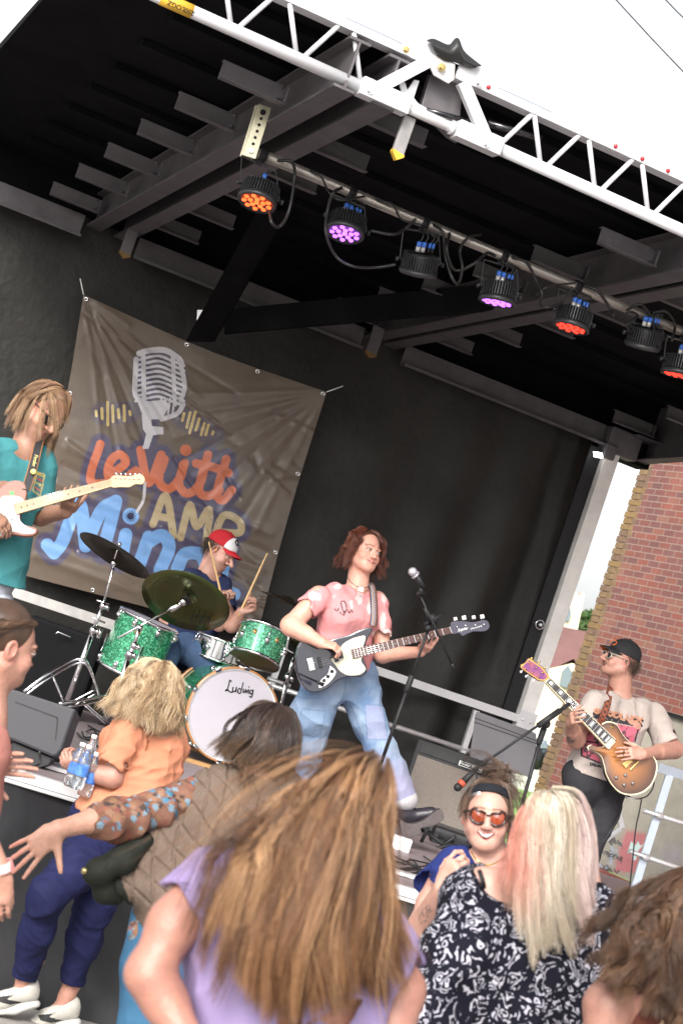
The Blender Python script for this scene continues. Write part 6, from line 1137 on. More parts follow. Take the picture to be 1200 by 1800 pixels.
# ================================================================= drummer
Y0 = 13.3
per = thing('person', 'drummer in navy t-shirt and red trucker cap seated behind the green drums', 'person', P(330, 1260, Y0)*V3(1, 1, 0)+V3(0, 0, HD))
f_ = unit(RT*.86+TOW*.36+V3(0, 0, -.30)); Hd = Head(J(388, 969, 0), f_, V3(0, 0, 1)+RT*.22, 1.08)
S = SDF(.006); Hd.put(S, jaw=1.1, nose=1.15, neck=J(365, 1010, .02), nr=.062, smile=-.2)
shl, shr = J(325, 1020, -.05), J(392, 1030, .05); torso(S, shl, shr, J(300, 1100, 0), J(340, 1110, 0), TOW, [(0, .16, .06), (.5, .17, .1), (1, .16, .1)])
eL, wL = J(408, 1100, -.30), J(424, 1076, -.36); S.chain([J(385, 1040, 0), eL, wL], [.052, .048, .034]); hand(S, J(424, 1074, -.36), UP*.5+RT*.7, TOW*.3-RT*.2+UP*.4, -1, (1.2, 1.3, .8), .02, k=1.15)
eR, wR = J(385, 1098, -.25), J(391, 1068, -.34); S.chain([J(352, 1040, -.1), eR, wR], [.05, .045, .032]); hand(S, J(391, 1066, -.34), UP*.8-RT*.2, TOW*.2+RT*.6, 1, (1.2, 1.2, .8), .02, k=1.1)
link('body', S.mesh('body', lambda V: blend(Hd.paint(V, base_col(V, (.56, .30, .23)), smile=-.2, brow=(.08, .05, .03), squint=.9, beard=((.22, .13, .09), .45), stash=(.16, .09, .06)), (.8, .35, .10), (np.linalg.norm(Hd.loc(V)-[.082, 0, -.008], axis=1) < .010)*1.)), skinM, per)
S = SDF(.006); torso(S, J(328, 1016, -.05), J(390, 1026, .05), J(295, 1130, 0), J(352, 1148, 0), TOW, [(-.02, .18, .06), (.15, .20, .095), (.4, .20, .12), (.7, .19, .125), (1, .21, .14)], .05); sleeve(S, J(388, 1034, .02), J(396, 1075, -.12), .082, .086); sleeve(S, J(330, 1028, -.08), J(345, 1065, -.16), .078, .08); S.ell(J(366, 1000, -.0), (.075, .075, .05), k=.02, sub=True); S.noise = [(.004, 18, 12, -26, 1, 1.2), (.003, -30, 20, 14, 2, 1.5)]
link('shirt', S.mesh('shirt', lambda V: base_col(V, (.022, .030, .075), .1, 30)), MP('navy_cotton', rough=.9), per)
S = SDF(.007); S.chain([J(312, 1130, 0), J(345, 1150, -.3), J(372, 1185, -.4)], [.12, .10, .075]); S.chain([J(300, 1130, 0), J(290, 1150, -.35), J(275, 1200, -.4)], [.12, .10, .075]); link('jeans', S.mesh('jeans', lambda V: base_col(V, (.05, .085, .16), .15, 30)), MP('dark_denim'), per)
cap_(Hd, (.42, .01, .018), mat('red_brim', (.50, .012, .02), .7), per, front=(.75, .75, .76), k=1.03)
t_ = thing('drum_stool', 'round black drum stool under the drummer, mostly hidden by the drums', 'stool', (J(312, 1140)[0], J(312, 1140)[1], HD)); MB().lathe((J(312, 1140)[0], J(312, 1140)[1], HD+.42), (0, 0, 1), [(0, 0), (.17, 0), (.18, .03), (.17, .07), (0, .08)], 24).build('seat', M['black'], t_); MB().tube([(J(312, 1140)[0], J(312, 1140)[1], HD), (J(312, 1140)[0], J(312, 1140)[1], HD+.42)], .02, 10).build('pole', M['chrome'], t_)
ink('emblem', [[(411, 953), (414, 949), (416, 954), (415, 959), (412, 954)]], Hd.L(.02, .085, .07), unit(TOW+RT*.4), .009, M['black'], per, .03)
fur('hair', Hd, 1200, .05, .0011, per, [(.035, .022, .015), (.07, .045, .03)], 70, 290, -.07, .035, 4)
stk = mat('drumstick_wood', (.62, .40, .18), .45, 0, .1, 20)
for (a, c, l_) in (((393, 1063), (367, 952), 'pale wooden drumstick held upright beside the drummer face'), ((424, 1072), (470, 972), 'pale wooden drumstick slanting up to the right of the drummer')): 
    p0, p1 = P(*a, Y0-.38), P(*c, Y0-.36); d = p1-p0; b = MB(); b.tube([p0-d*.12, p0, p0+d*.7, p0+d*.93, p1-d*.02, p1], [.0075, .0075, .0072, .0045, .006, .002], 10); tag(b.build('drumstick', stk), l_, 'drumstick')
# ================================================================= gear on the deck
def micstand(label, pts, Y, mic, grill, legs_px=None, base=None):
    t = thing('microphone_stand', label, 'microphone stand', PZ(*pts[0], HD) if base is None else base); b = MB(); b.tube([P(*pts[0], Y), P(*pts[1], Y)], .011, 12); b.tube([P(*pts[1], Y), P(*pts[2], Y)], .008, 10); c = P(*pts[1], Y); d = unit(P(*pts[2], Y)-c); b.tube([c-d*.07, c-d*.05, c+d*.03, c+d*.04], [.012, .018, .018, .012], 12); b.build('pole', M['black'], t)
    f0 = P(*pts[0], Y); 
    for a in (.3, 2.4, 4.5): b = MB(); b.tube([f0*V3(1, 1, 0)+V3(0, 0, HD+.12), f0*V3(1, 1, 0)+V3(math.cos(a)*.28, math.sin(a)*.28, HD+.012)], .007, 8); b.build('leg', M['black'], t)
    b = MB(); b.tube([f0, f0*V3(1, 1, 0)+V3(0, 0, HD+.08)], .011, 10); b.build('lower_pole', M['black'], t)
    return t
t = micstand('black microphone stand with boom in front of the woman in pink', [(669, 1343), (720, 1198), (757, 1094)], 10.9, None, None)
b = MB(); a_, c_ = P(797, 1174, 10.85), P(735, 1040, 10.85); b.tube([a_, c_], .007, 10); d = unit(c_-a_); b.tube([a_-d*.01, a_+d*.03], .010, 10); b.tube([P(757, 1094, 10.86), P(746, 1068, 10.85)], .012, 10); b.build('boom', M['black'], t)
b = MB(); b.ball(P(760, 1088, 10.88), .036, 12, (1, .7, .9)); b.ball(P(752, 1104, 10.88), .022, 10); b.tube([P(745, 1098, 10.88), P(775, 1082, 10.86)], .012, 8); b.build('clutch', M['black'], t)
b = MB(); b.tube([P(738, 1045, 10.84), P(742, 1030, 10.84)], .017, 12); b.tube([P(733, 1044, 10.84), P(746, 1041, 10.84)], .012, 8); b.build('clip', M['black'], t)
m_ = thing('microphone', 'black vocal microphone with silver grille on the stand before the singer', 'microphone', P(740, 1030, 10.84)); b = MB(); b.tube([P(745, 1034, 10.82), P(741, 1027, 10.82), P(731, 1012, 10.82)], [.012, .015, .021], 16); b.build('handle', M['black'], m_)
b = MB(); b.ball(P(725, 1005, 10.82), .027, 16); b.tube([P(731, 1012, 10.82), P(728.5, 1009.5, 10.82)], .0275, 18); b.build('grille', mat('silver_grille', (.55, .53, .58), .4, .7, .15, 60, .5, 160), m_)
t = micstand('black microphone stand with long boom angled down across the music stand', [(903, 1462), (952, 1290), (962, 1262)], 10.4, None, None)
b = MB(); a_, c_ = P(1000, 1237, 10.35), P(838, 1350, 10.3); b.tube([a_, c_], .008, 10); b.tube([P(983, 1249, 10.35), P(945, 1276, 10.34)], .018, 10); b.tube([P(1000, 1237, 10.35), P(975, 1255, 10.35)], .012, 10); b.build('boom', M['black'], t); b = MB(); b.ball(P(958, 1272, 10.37), .030, 12); b.build('clutch', M['black'], t)
b = MB(); b.tube([P(896, 1478, 10.4), P(905, 1455, 10.4)], .016, 10); b.build('collar', M['black'], t)
m_ = thing('microphone', 'black microphone with a red band pointing down at the amplifier', 'microphone', P(820, 1362, 10.28)); b = MB(); b.tube([P(838, 1350, 10.3), P(828, 1360, 10.28), P(812, 1376, 10.27)], [.013, .016, .022], 14); b.build('handle', M['black'], m_)
b = MB(); b.tube([P(814, 1374, 10.27), P(808, 1380, 10.27)], .0235, 14); b.build('red_band', mat('red_foam', (.35, .06, .03), .7), m_); b = MB(); b.ball(P(804, 1384, 10.27), .024, 12); b.build('grille', M['black'], m_)
b = MB(); b.tube(smooth_path([P(838, 1352, 10.3), P(835, 1400, 10.3), P(826, 1450, 10.32), P(822, 1480, 10.35)], 6), .004, 6); tag(b.build('microphone_cable', M['rubber']), 'thin black cable hanging from the red banded microphone', 'cable')
t = thing('drum_microphone', 'slim black boom arm reaching in beside the bass guitar body', 'microphone', P(520, 1180, 11.0)); b = MB(); b.tube([P(515, 1168, 11.05), P(521, 1182, 11.02), P(556, 1198, 11.0)], .006, 8); b.tube([P(556, 1198, 11.0), P(568, 1204, 11.0)], [.008, .013], 10); b.build('arm', M['black'], t)
b = MB(); b.tube([P(515, 1168, 11.05), P(470, 1330, 11.06)], .007, 8); b.build('pole', M['black'], t)
# amplifier
am = thing('guitar_amplifier', 'black guitar amplifier with pale woven grille tilted back on the deck', 'amplifier', P(790, 1470, 12.7)*V3(1, 1, 0)+V3(0, 0, HD)); ga = mat('woven_grille', (.23, .195, .17), .8, 0, .12, 90, .5, 220)
fa = unit(TOW*.93+V3(0, 0, .28)-RT*.10); ra = unit(np.cross(V3(0, 0, 1), fa)); ua = np.cross(fa, ra); ca = P(792, 1388, 12.75)-fa*.12
MB().box(ca, ra*.33, ua*.28, fa*.12).build('cabinet', M['black'], am, .012); MB().box(ca+fa*.121-ua*.045, ra*.295, ua*.205, fa*.004).build('grille_cloth', ga, am, .003); MB().box(ca+fa*.122+ua*.215, ra*.30, ua*.035, fa*.006).build('top_panel', M['black'], am, .003)
np_ = MB().box(ca+fa*.132+ua*.198-ra*-.08, ra*.085, ua*.018, fa*.002).build('name_plate', mat('plate_silver', (.45, .45, .45), .3, .5), am, .002); MB().box(ca+fa*.1345+ua*.198+ra*.08, ra*.080, ua*.0145, fa*.001).build('plate_face', M['black'], np_); put_text('Fender Deluxe', .026, ca+fa*.1365+ua*.199+ra*.08, ra, ua, M['white'], np_, shear=.3)
MB().box(ca-ua*.31+fa*.02, ra*.34, ua*.025, fa*.13).build('base', M['black'], am, .01)
# music stand
ms = thing('music_stand', 'flat grey music stand desk seen from behind beside the corner post', 'music stand', P(880, 1470, 12.2)*V3(1, 1, 0)+V3(0, 0, HD)); pm_ = PP(880, 1300, P(880, 1300, 12.2), TOW); mg = mat('grey_sheet_metal', (.10, .095, .105), .45, .2, .06, 8)
plate('desk', [(838, 1250), (842, 1252), (935, 1286), (942, 1290), (942, 1300), (934, 1366), (825, 1330), (835, 1256)], pm_, TOW, .006, mg, ms, 0, .002, 1); ink('crease', [[(834, 1262), (942, 1302)], [(833, 1269), (941, 1307)], [(825, 1332), (934, 1367)]], pm_, TOW, .006, M['black'], ms, .003, 1)
b = MB(); b.tube([P(880, 1345, 12.25), P(862, 1420, 12.25), P(850, 1475, 12.25)], .014, 10); b.build('pole', mg, ms)
# monitor wedge
mw = thing('monitor_speaker', 'dark grey wedge shaped stage monitor at the front edge of the deck', 'speaker', P(60, 1340, 9.4)*V3(1, 1, 0)+V3(0, 0, HD)); wm = mat('grey_speaker_paint', (.018, .018, .024), .55, 0, .04, 20)
p9 = P(60, 1280, 9.35); WQ = [(5, 1205), (135, 1247), (129, 1262), (110, 1318), (100, 1330), (92, 1330), (14, 1298), (-20, 1290), (-20, 1200)]
plate('cabinet', WQ, p9, unit(TOW+V3(0, 0, .15)), .35, wm, mw, 0, .012, 1); ink('panel_groove', [[(28, 1234), (92, 1258), (101, 1263), (101, 1272), (98, 1300)]], p9, unit(TOW+V3(0, 0, .15)), .006, M['black'], mw, .002)
plate('underside', [(20, 1302), (92, 1332), (85, 1345), (60, 1352), (20, 1330)], p9, unit(TOW+V3(0, 0, .1)), .2, M['black'], mw, -.03, .005, 1)
b = MB(); b.tube(smooth_path([P(70, 1320, 9.15), P(70, 1342, 9.15), P(52, 1350, 9.1), P(48, 1356, 9.05)], 6), .006, 8); tag(b.build('speaker_cable', M['rubber']), 'short black cable plugged into the wedge monitor', 'cable')
# black case behind the drums, white box, pedal board
t = thing('flight_case', 'tall black case with a chrome handle behind the left cymbal stand', 'case', P(100, 1250, 13.2)*V3(1, 1, 0)+V3(0, 0, HD)); c = P(95, 1180, 13.2); MB().box(c+V3(0, 0, -.05), RT*.26, unit(FW*V3(1, 1, 0))*.15, V3(0, 0, .36)).build('shell', mat('case_black', (.005, .005, .006), .7, 0, .1, 10), t, .02); bpy.data.materials['case_black'].node_tree.nodes['Principled BSDF'].inputs['Specular IOR Level'].default_value = .1; b = MB(); b.tube([P(98, 1114, 13.0), P(103, 1111, 13.0), P(120, 1118, 13.0), P(125, 1121, 13.0)], .006, 8); b.build('handle', M['chrome'], t)
c = P(704, 1486, 10.9); tag(MB().box(c, RT*.055, unit(FW*V3(1, 1, 0))*.05, V3(0, 0, .05)).build('junction_box', M['white'], None, .004), 'small white box on the deck below the raised boot', 'box')
pb_ = thing('pedal_board', 'grey pedal board with a mint green pedal near the stage right edge', 'pedal board', P(1075, 1610, 9.6)); c = P(1066, 1612, 9.5); MB().box(c, RT*.22, UP*.10, unit(FW*V3(1, 1, 0))*.16).build('tray', mat('board_black', (.03, .03, .033), .6), pb_, .01)
n9 = -unit(FW*V3(1, 1, 0)); plate('pedal', [(1062, 1606), (1066, 1592), (1076, 1596), (1080, 1600), (1095, 1598), (1100, 1604), (1098, 1622), (1062, 1612)], c+n9*.17, n9, .04, mat('mint_pedal', (.42, .72, .56), .4), pb_, 0, .004, 1); plate('pedal', [(1037, 1596), (1054, 1602), (1050, 1616), (1036, 1608)], c+n9*.17, n9, .04, mat('pale_pedal', (.55, .53, .5), .4, 0, .4, 60), pb_, 0, .003, 1)
plate('badge', [(1057, 1630), (1076, 1637), (1073, 1645), (1054, 1638)], c+n9*.165, n9, .004, mat('red_badge', (.50, .06, .05), .5), pb_, 0, 0, 1); put_text('GARNET', .022, PP(1065, 1637.5, c+n9*.168, n9), RT, UP, M['white'], pb_, bold=.0006)
b = MB(); rr = random.Random(4)
for k in range(16): x, y = rr.uniform(650, 800), rr.uniform(1500, 1535); pts = [PZ(x+j*22+rr.uniform(-8, 8), y+j*7+rr.uniform(-9, 9), HD+.012) for j in range(5)]; b.tube(smooth_path(pts, 5), .005, 6)
for k in range(12): x, y = rr.uniform(130, 200), rr.uniform(1262, 1300); pts = [PZ(x+j*14+rr.uniform(-8, 8), y+j*6+rr.uniform(-7, 7), HD+.012) for j in range(5)]; b.tube(smooth_path(pts, 5), .006, 6)
tag(b.build('stage_cables', M['rubber']), 'tangle of thin black cables lying on the purplish stage deck', 'cables')
t = thing('tripod_base', 'black folded tripod feet on the deck behind the raised boot', 'stand base', P(770, 1490, 12.0)*V3(1, 1, 0)+V3(0, 0, HD))
for (a, c) in (((735, 1490), (752, 1455)), ((745, 1460), (800, 1500)), ((760, 1500), (800, 1470)), ((770, 1470), (820, 1490)), ((738, 1500), (790, 1485))): b = MB(); b.tube([P(*a, 11.9), P(*c, 11.8)], .012, 8); b.build('leg', M['black'], t)
MB().box(P(790, 1478, 12.2), RT*.13, unit(FW*V3(1, 1, 0))*.1, V3(0, 0, .07)).build('bag', M['black'], t, .03)
# ================================================================= audience
def W_(Y): 
    def J(px, py, dy=0.): return P(px, py, Y+dy)
    return J
AWAY = -TOW
# ---- blonde woman in peach shirt
J = W_(8.6); per = thing('person', 'woman with blonde curls, peach t-shirt and navy trousers holding water bottles', 'person', P(85, 1780, 8.6)*V3(1, 1, 0))
Hd = Head(J(262, 1216, 0), unit(AWAY*.75-RT*.65+V3(0, 0, .05)), V3(0, 0, 1)-RT*.02, 1.0)
S = SDF(.0065); Hd.put(S, neck=J(255, 1270, 0), nr=.05, fine=.004); shl, shr = J(222, 1292, .10), J(300, 1300, -.05); torso(S, shl, shr, J(190, 1420, 0), J(260, 1425, 0), TOW, [(0, .15, .06), (.5, .14, .09), (1, .14, .1)])
eL, wL = J(198, 1366, -.10), J(146, 1357, -.05); S.chain([J(228, 1290, -.08), eL, wL], [.050, .044, .030]); S.cap(eL, (eL+wL)/2, .044, .038); hand(S, wL, J(128, 1346, -.05)-wL, AWAY*.6+RT*.3+UP*.4, 1, (.9, .9, .5), .04, tcurl=.3)
S.chain([J(60, 1685, .02), J(44, 1722, 0), J(36, 1748, 0), J(5, 1765, .0)], [.05, .036, .035, .03]); S.chain([J(132, 1720, .1), J(117, 1752, .1), J(112, 1770, .1), J(85, 1785, .1)], [.045, .035, .035, .03])
link('body', S.mesh('body', lambda V: Hd.paint(V, base_col(V, (.40, .20, .15)))), skinM, per)
S = SDF(.006); torso(S, J(226, 1288, .05), J(298, 1298, -.03), J(165, 1425, 0), J(250, 1432, 0), TOW, [(-.02, .16, .055), (.12, .185, .09), (.4, .175, .115), (.7, .17, .115), (1, .19, .13)], .05); sleeve(S, J(228, 1290, -.07), J(192, 1348, -.10), .078, .078, k=.04); S.noise = [(.005, 18, 12, -24, 1, 1.2), (.004, -34, 20, 26, 2, 1.8), (.003, 14, 26, 58, 0, 1.6), (.002, 60, 20, -50, 1, 2)]
link('shirt', S.mesh('shirt', lambda V: base_col(V, (.50, .205, .12), .05, 30)), MP('peach_cotton', rough=.9), per)
S = SDF(.007); S.cap(J(170, 1445, 0), J(232, 1455, 0), .135, .14, .05); S.chain([J(178, 1470, -.02), J(140, 1520, -.15), J(84, 1572, -.22), J(64, 1640, -.12), J(42, 1722, -.0)], [.120, .100, .078, .072, .062], .06); S.chain([J(222, 1475, .05), J(190, 1540, -.02), J(164, 1595, -.02), J(148, 1650, .04), J(120, 1748, .1)], [.120, .098, .078, .074, .056], .06); S.cap(J(178, 1480, 0), J(215, 1500, 0), .13, .12, .05)
S.noise = [(.002, 16, 10, 24, 1, 1.5), (.0022, -22, 10, 38, 0, 1.2), (.0022, 44, 12, 24, 0, 1.5), (.002, 10, 5, 60, 2, 2)]
link('trousers', S.mesh('trousers', lambda V: base_col(V, (.012, .014, .052), .08, 30), cut=[(J(41, 1718, 0), -UP)]), MP('navy_stretch', rough=.75), per)
shoeM = mat('white_knit_shoe', (.62, .60, .55), .8, attr=True, bump=.2, bs=90)
for k_, (dx, dy_, dY) in enumerate(((0, 0, -.0), (72, 32, .1))):
    S = SDF(.004); S.cap(J(52+dx, 1742+dy_-(4 if k_ else 0), dY), J(8+dx, 1758+dy_, dY-.02), .043, .036, .03); S.cap(J(8+dx, 1758+dy_, dY-.02), J(-10+dx, 1768+dy_, dY-.03), .036, .03, .03); S.cap(J(48+dx, 1735+dy_, dY), J(44+dx, 1745+dy_, dY), .042, .042, .02); S.cap(J(60+dx, 1728+dy_, dY), J(56+dx, 1750+dy_, dY), .018, .03, .02)
    def pnt(V, dx=dx, dy_=dy_): 
        q = pix(V)-[dx, dy_]; C = base_col(V, (.42, .40, .36), .08, 60); C = blend(C, (.02, .02, .02), inpoly(q, [(-5, 1752), (20, 1750), (26, 1748), (14, 1756), (40, 1762), (20, 1766), (0, 1762)])*1.); return blend(C, (.5, .48, .46), strokes(q, [(22, 1736), (12, 1742), (24, 1744), (6, 1750)], 1) < 1.2)
    s_ = link('shoe', S.mesh('shoe', pnt), shoeM, per)
    S = SDF(.004); S.cap(J(56+dx, 1762+dy_, dY), J(20+dx, 1774+dy_, dY-.02), .040, .036, .02, flat=(UP, .55)); S.cap(J(20+dx, 1774+dy_, dY-.02), J(-14+dx, 1778+dy_, dY-.03), .036, .03, .02, flat=(UP, .5)); link('sole', S.mesh('sole'), mat('white_foam', (.52, .51, .49), .6), s_)
    b = MB(); b.tube([J(60+dx, 1734+dy_, dY), J(66+dx, 1725+dy_, dY), J(69+dx, 1732+dy_, dY), J(65+dx, 1742+dy_, dY)], .003, 6); b.build('pull_loop', M['white'], s_)
BLP = [(.24, .145, .08), (.44, .29, .16), (.60, .44, .27), (.70, .56, .40)]
scalp(Hd, per, (.30, .21, .12), zlo=-.06, front=.02, rad=1.06)
G = skull_guides(Hd, 45, 320, 20, .145, 1.22, .015, flare=.022, topz=.128); strands('hair', G, 5200, .0011, per, BLP, spread=.024, wave=.012, wf=17, clump=240, seed=31, K=26, cs=.35)
# bottles
cl_ = mat('clear_plastic', (.90, .93, .96), .06, trans=.95, ior=1.33); capm = mat('white_cap', (.8, .8, .82), .4); blm = mat('blue_label', (.02, .09, .42), .35, var=.5, vs_=40, c2=(.10, .25, .60))
for (x, y, dY, lb_) in ((167, 1293, .02, 'water bottle held highest in the bundle, white cap uppermost'), (147, 1307, -.02, 'water bottle leftmost in the bundle held by the woman in peach'), (158, 1311, -.07, 'water bottle with the clearest blue label, in front of the others'), (171, 1324, -.03, 'water bottle lowest in the bundle, tucked against the peach sleeve')):
    c = J(x, y, dY-.05); dn_ = unit(-V3(0, 0, 1)+RT*.02); t = thing('water_bottle', lb_, 'bottle', c+dn_*.19, 'water bottles held in one arm')
    b = MB(); b.lathe(c, dn_, [(.0105, .0), (.0115, .02), (.014, .03), (.027, .055), (.031, .075), (.031, .11), (.0295, .115), (.031, .12), (.0305, .185), (.026, .195), (0, .192)], 24); bo = b.build('shell', cl_, t); b = MB(); b.lathe(c, dn_, [(0, -.004), (.0125, -.003), (.013, .012), (.011, .013)], 16); b.build('lid', capm, t)
    b = MB(); b.lathe(c, dn_, [(.0316, .085), (.0316, .135)], 24); b.build('label', blm, t)
# ---- woman at the left edge
J = W_(5.6); per = thing('person', 'young woman with smooth brown hair pulled back at the left edge of the photo', 'person', P(-60, 2000, 5.6)*V3(1, 1, 0))
Hd = Head(J(8, 1130, 0), unit(RT*.80+AWAY*.52+V3(0, 0, -.02)), V3(0, 0, 1), .96); S = SDF(.006); Hd.put(S, neck=J(-20, 1235, .0), nr=.050, cheek=1.1, nose=.85, smile=.6, fine=.0028)
shr = J(-26, 1276, -.04); shl = J(-168, 1244, .1); torso(S, shl, shr, J(-170, 1450, 0), J(-60, 1470, 0), TOW, [(0, .17, .06), (.5, .15, .1), (1, .15, .1)])
S.chain([shr, J(-20, 1330, -.06), J(-45, 1440, -.1), J(-2, 1528, -.2)], [.052, .045, .042, .031]); hand(S, J(0, 1530, -.2), -UP*.85+RT*.22, AWAY, 1, (.35, .5, .4), .02, tcurl=.3, k=.95, thumb=(.9, .25, .2))
S.chain([J(-110, 1280, .25), J(-100, 1390, .1), J(-48, 1352, .0)], [.045, .04, .03]); hand(S, J(-46, 1350, .0), RT*.95+UP*.45, TOW*.6-UP*.4, 1, (.12, .15, .15), .08, tcurl=.05)
link('body', S.mesh('body', lambda V: Hd.paint(V, base_col(V, (.44, .23, .17)), smile=.6, flush=.5)), skinM, per)
S = SDF(.006); torso(S, J(-150, 1290, .05), J(-42, 1322, -.05), J(-180, 1480, 0), J(-60, 1500, 0), TOW, [(-.05, .155, .085), (0, .17, .10), (.5, .16, .12), (1, .16, .12)]); link('top', S.mesh('top', lambda V: base_col(V, (.42, .18, .15))), MP('rose_top'), per)
scalp(Hd, per, (.06, .033, .02), zlo=-.075, front=.05, rad=1.03)
G = []
for a in np.linspace(20, 340, 26):
    a = math.radians(a); x, y = math.sin(a), math.cos(a)
    if y > .8: pass
    G.append([Hd.L(x*.060, .075*y, .085 if y > -.2 else .04), Hd.L(x*.083, y*.045-.03, .066), Hd.L(x*.078, -.085, .03), Hd.L(x*.03, -.125, .0), Hd.L(x*.01, -.14, -.02)])
strands('hair', G, 6000, .0012, per, [(.05, .025, .015), (.10, .055, .033), (.16, .095, .06)], spread=.008, wave=.001, clump=120, seed=41, K=14, streak=.12)
wb_ = MB(); d = unit(J(6, 1535, -.2)-J(0, 1515, -.2)); wb_.lathe(J(0, 1516, -.2), d, [(.034, 0), (.035, .005), (.035, .022), (.034, .027)], 24); wb_.build('wristband', mat('pink_wristband', (.75, .12, .10), .5, c2=(.8, .7, .7), vs_=50), per)
stand(per, [J(-150, 1500, 0), J(-70, 1520, 0)], [J(-330, 2050, 0), J(-260, 2060, 0)], (.05, .05, .06))
# ---- woman in quilted vest
J = W_(6.4); per = thing('person', 'dark haired woman in brown quilted vest reaching out one floral sleeved arm', 'person', P(240, 1950, 6.4)*V3(1, 1, 0))
Hd = Head(J(468, 1308, 0), unit(AWAY*.9+RT*.35+V3(0, 0, -.1)), V3(0, 0, 1)-RT*.05, 1.05); S = SDF(.0065); Hd.put(S, neck=J(448, 1370, .0), nr=.055, fine=.005)
shl, shr = J(350, 1392, .0), J(540, 1412, .0); torso(S, shl, shr, J(270, 1600, 0), J(390, 1620, 0), TOW, [(0, .17, .06), (.5, .15, .1), (1, .15, .1)])
wA = J(103, 1458, -.12); S.chain([shl, J(232, 1432, -.05), J(165, 1442, -.08), wA], [.05, .045, .039, .029]); hand(S, wA, J(74, 1480, -.12)-wA, TOW*.9-UP*.25, -1, (.10, .12, .1), .17, k=1.08, tcurl=.0, bends=((.05, .1, .1), (.1, .12, .1), (.14, .15, .1), (.2, .2, .15)), thumb=(.5, .85, .25))
def pnt(V): C = base_col(V, (.46, .25, .18)); q = pix(V); return blend(C, (.66, .24, .18), np.clip((60-q[:, 0])/60, 0, .7)*(q[:, 0] < 130))
link('body', S.mesh('body', pnt), skinM, per)
quilt = bpy.data.materials.new('quilted_nylon'); quilt.use_nodes = True; nt = quilt.node_tree; b_ = nt.nodes['Principled BSDF']; b_.inputs['Roughness'].default_value = .7; b_.inputs['Specular IOR Level'].default_value = .2
at = nt.nodes.new('ShaderNodeAttribute'); at.attribute_name = 'Col'; lk(nt, at.outputs['Color'], b_.inputs['Base Color']); nn = nt.nodes.new('ShaderNodeTexNoise'); nn.inputs['Scale'].default_value = 18; nn.inputs['Detail'].default_value = 5; bp_ = nt.nodes.new('ShaderNodeBump'); bp_.inputs['Strength'].default_value = .4; bp_.inputs['Distance'].default_value = .01; lk(nt, nn.outputs[0], bp_.inputs['Height']); lk(nt, bp_.outputs[0], b_.inputs['Normal'])
def vest_mesh():
    S = SDF(.005); torso(S, J(352, 1385, .0), J(535, 1405, .0), J(290, 1590, 0), J(430, 1610, 0), TOW, [(-.04, .13, .05), (.05, .19, .08), (.2, .205, .12), (.5, .20, .135), (.8, .205, .14), (1.05, .22, .145)], .06)
    S.chain([J(330, 1430, -.02), J(262, 1500, -.04), J(205, 1552, -.06)], [.08, .055, .038], .05, flat=(TOW, .6)); S.cap(J(300, 1560, -.02), J(245, 1560, -.04), .10, .06, .06); S.cap(J(300, 1560, .0), J(275, 1605, .0), .09, .04, .05)
    S.cap(J(425, 1362, .02), J(500, 1372, .02), .05, .05, .03)
    def pn(V):
        q = pix(V); C = base_col(V, (.135, .098, .076), .06, 40); C = blend(C, (.016, .018, .014), (q[:, 0] < 214+.35*(q[:, 1]-1545))*(q[:, 1] > 1500)*1.); return C
    me = S.mesh('vest', pn); V = np.zeros(len(me.vertices)*3); me.vertices.foreach_get('co', V); V = V.reshape(-1, 3); N = np.zeros(len(V)*3); me.vertices.foreach_get('normal', N); N = N.reshape(-1, 3)
    q = pix(V); u = (q[:, 0]*.93+q[:, 1]*-.22)/36.; v = (q[:, 0]*.33+q[:, 1]*.95)/40.; u += .12*np.sin(v*1.7); l = np.minimum(np.abs((u+v*.55) % 1-.5)*2*0+np.abs(((u+v*.45) % 1)-.5), np.abs(((u-v*.55) % 1)-.5)); puff = 1-np.exp(-((.5-np.maximum(np.abs(((u+v*.45) % 1)-.5), np.abs(((u-v*.55) % 1)-.5)))/.07)**2)
    V += N*(.009*(puff-1)+.0015*np.sin(q[:, :1]*.9+q[:, 1:]*.4))[:, :1] if False else N*((.010*(puff-1))[:, None]+.0012*np.sin(q[:, :1]*.8+q[:, 1:]*.5)); me.vertices.foreach_set('co', V.ravel()); me.update(); return me
vo = link('vest', vest_mesh(), quilt, per)
b = MB(); b.ball(J(149, 1531, -.1), .012, 10); b.build('snap', M['brass'], vo)
S = SDF(.005); S.chain([J(255, 1478, -.06), J(215, 1512, -.08), J(172, 1532, -.09), J(160, 1540, -.09)], [.03, .04, .035, .02], .04); S.chain([J(172, 1532, -.09), J(185, 1568, -.06), J(205, 1580, -.05)], [.028, .035, .022], .03); link('lining', S.mesh('lining', lambda V: base_col(V, (.014, .016, .012), .2, 40)), quilt, vo)
def floral(V, sc_=1.): 
    q = pix(V); C = base_col(V, (.17, .085, .06), .25, 60); rg = np.random.default_rng(3); 
    X = np.stack([(V-V.mean(0))@RT, (V-V.mean(0))@UP+((V-V.mean(0))@FW)*.7], 1)
    for k in range(420):
        c = rg.uniform(X.min(0), X.max(0)); r = rg.uniform(.004, .014); an = np.arctan2(X[:, 1]-c[1], X[:, 0]-c[0]); d = np.hypot(*(X-c).T); cl = [(.06, .18, .28), (.16, .28, .36), (.03, .03, .03), (.24, .09, .06), (.26, .15, .10), (.20, .07, .06), (.22, .12, .07)][rg.integers(0, 7)]; C = blend(C, cl, (d < r*(1+.15*np.cos(an*5+k)+.12*np.cos(an*9+2*k)))*.8)
    return C
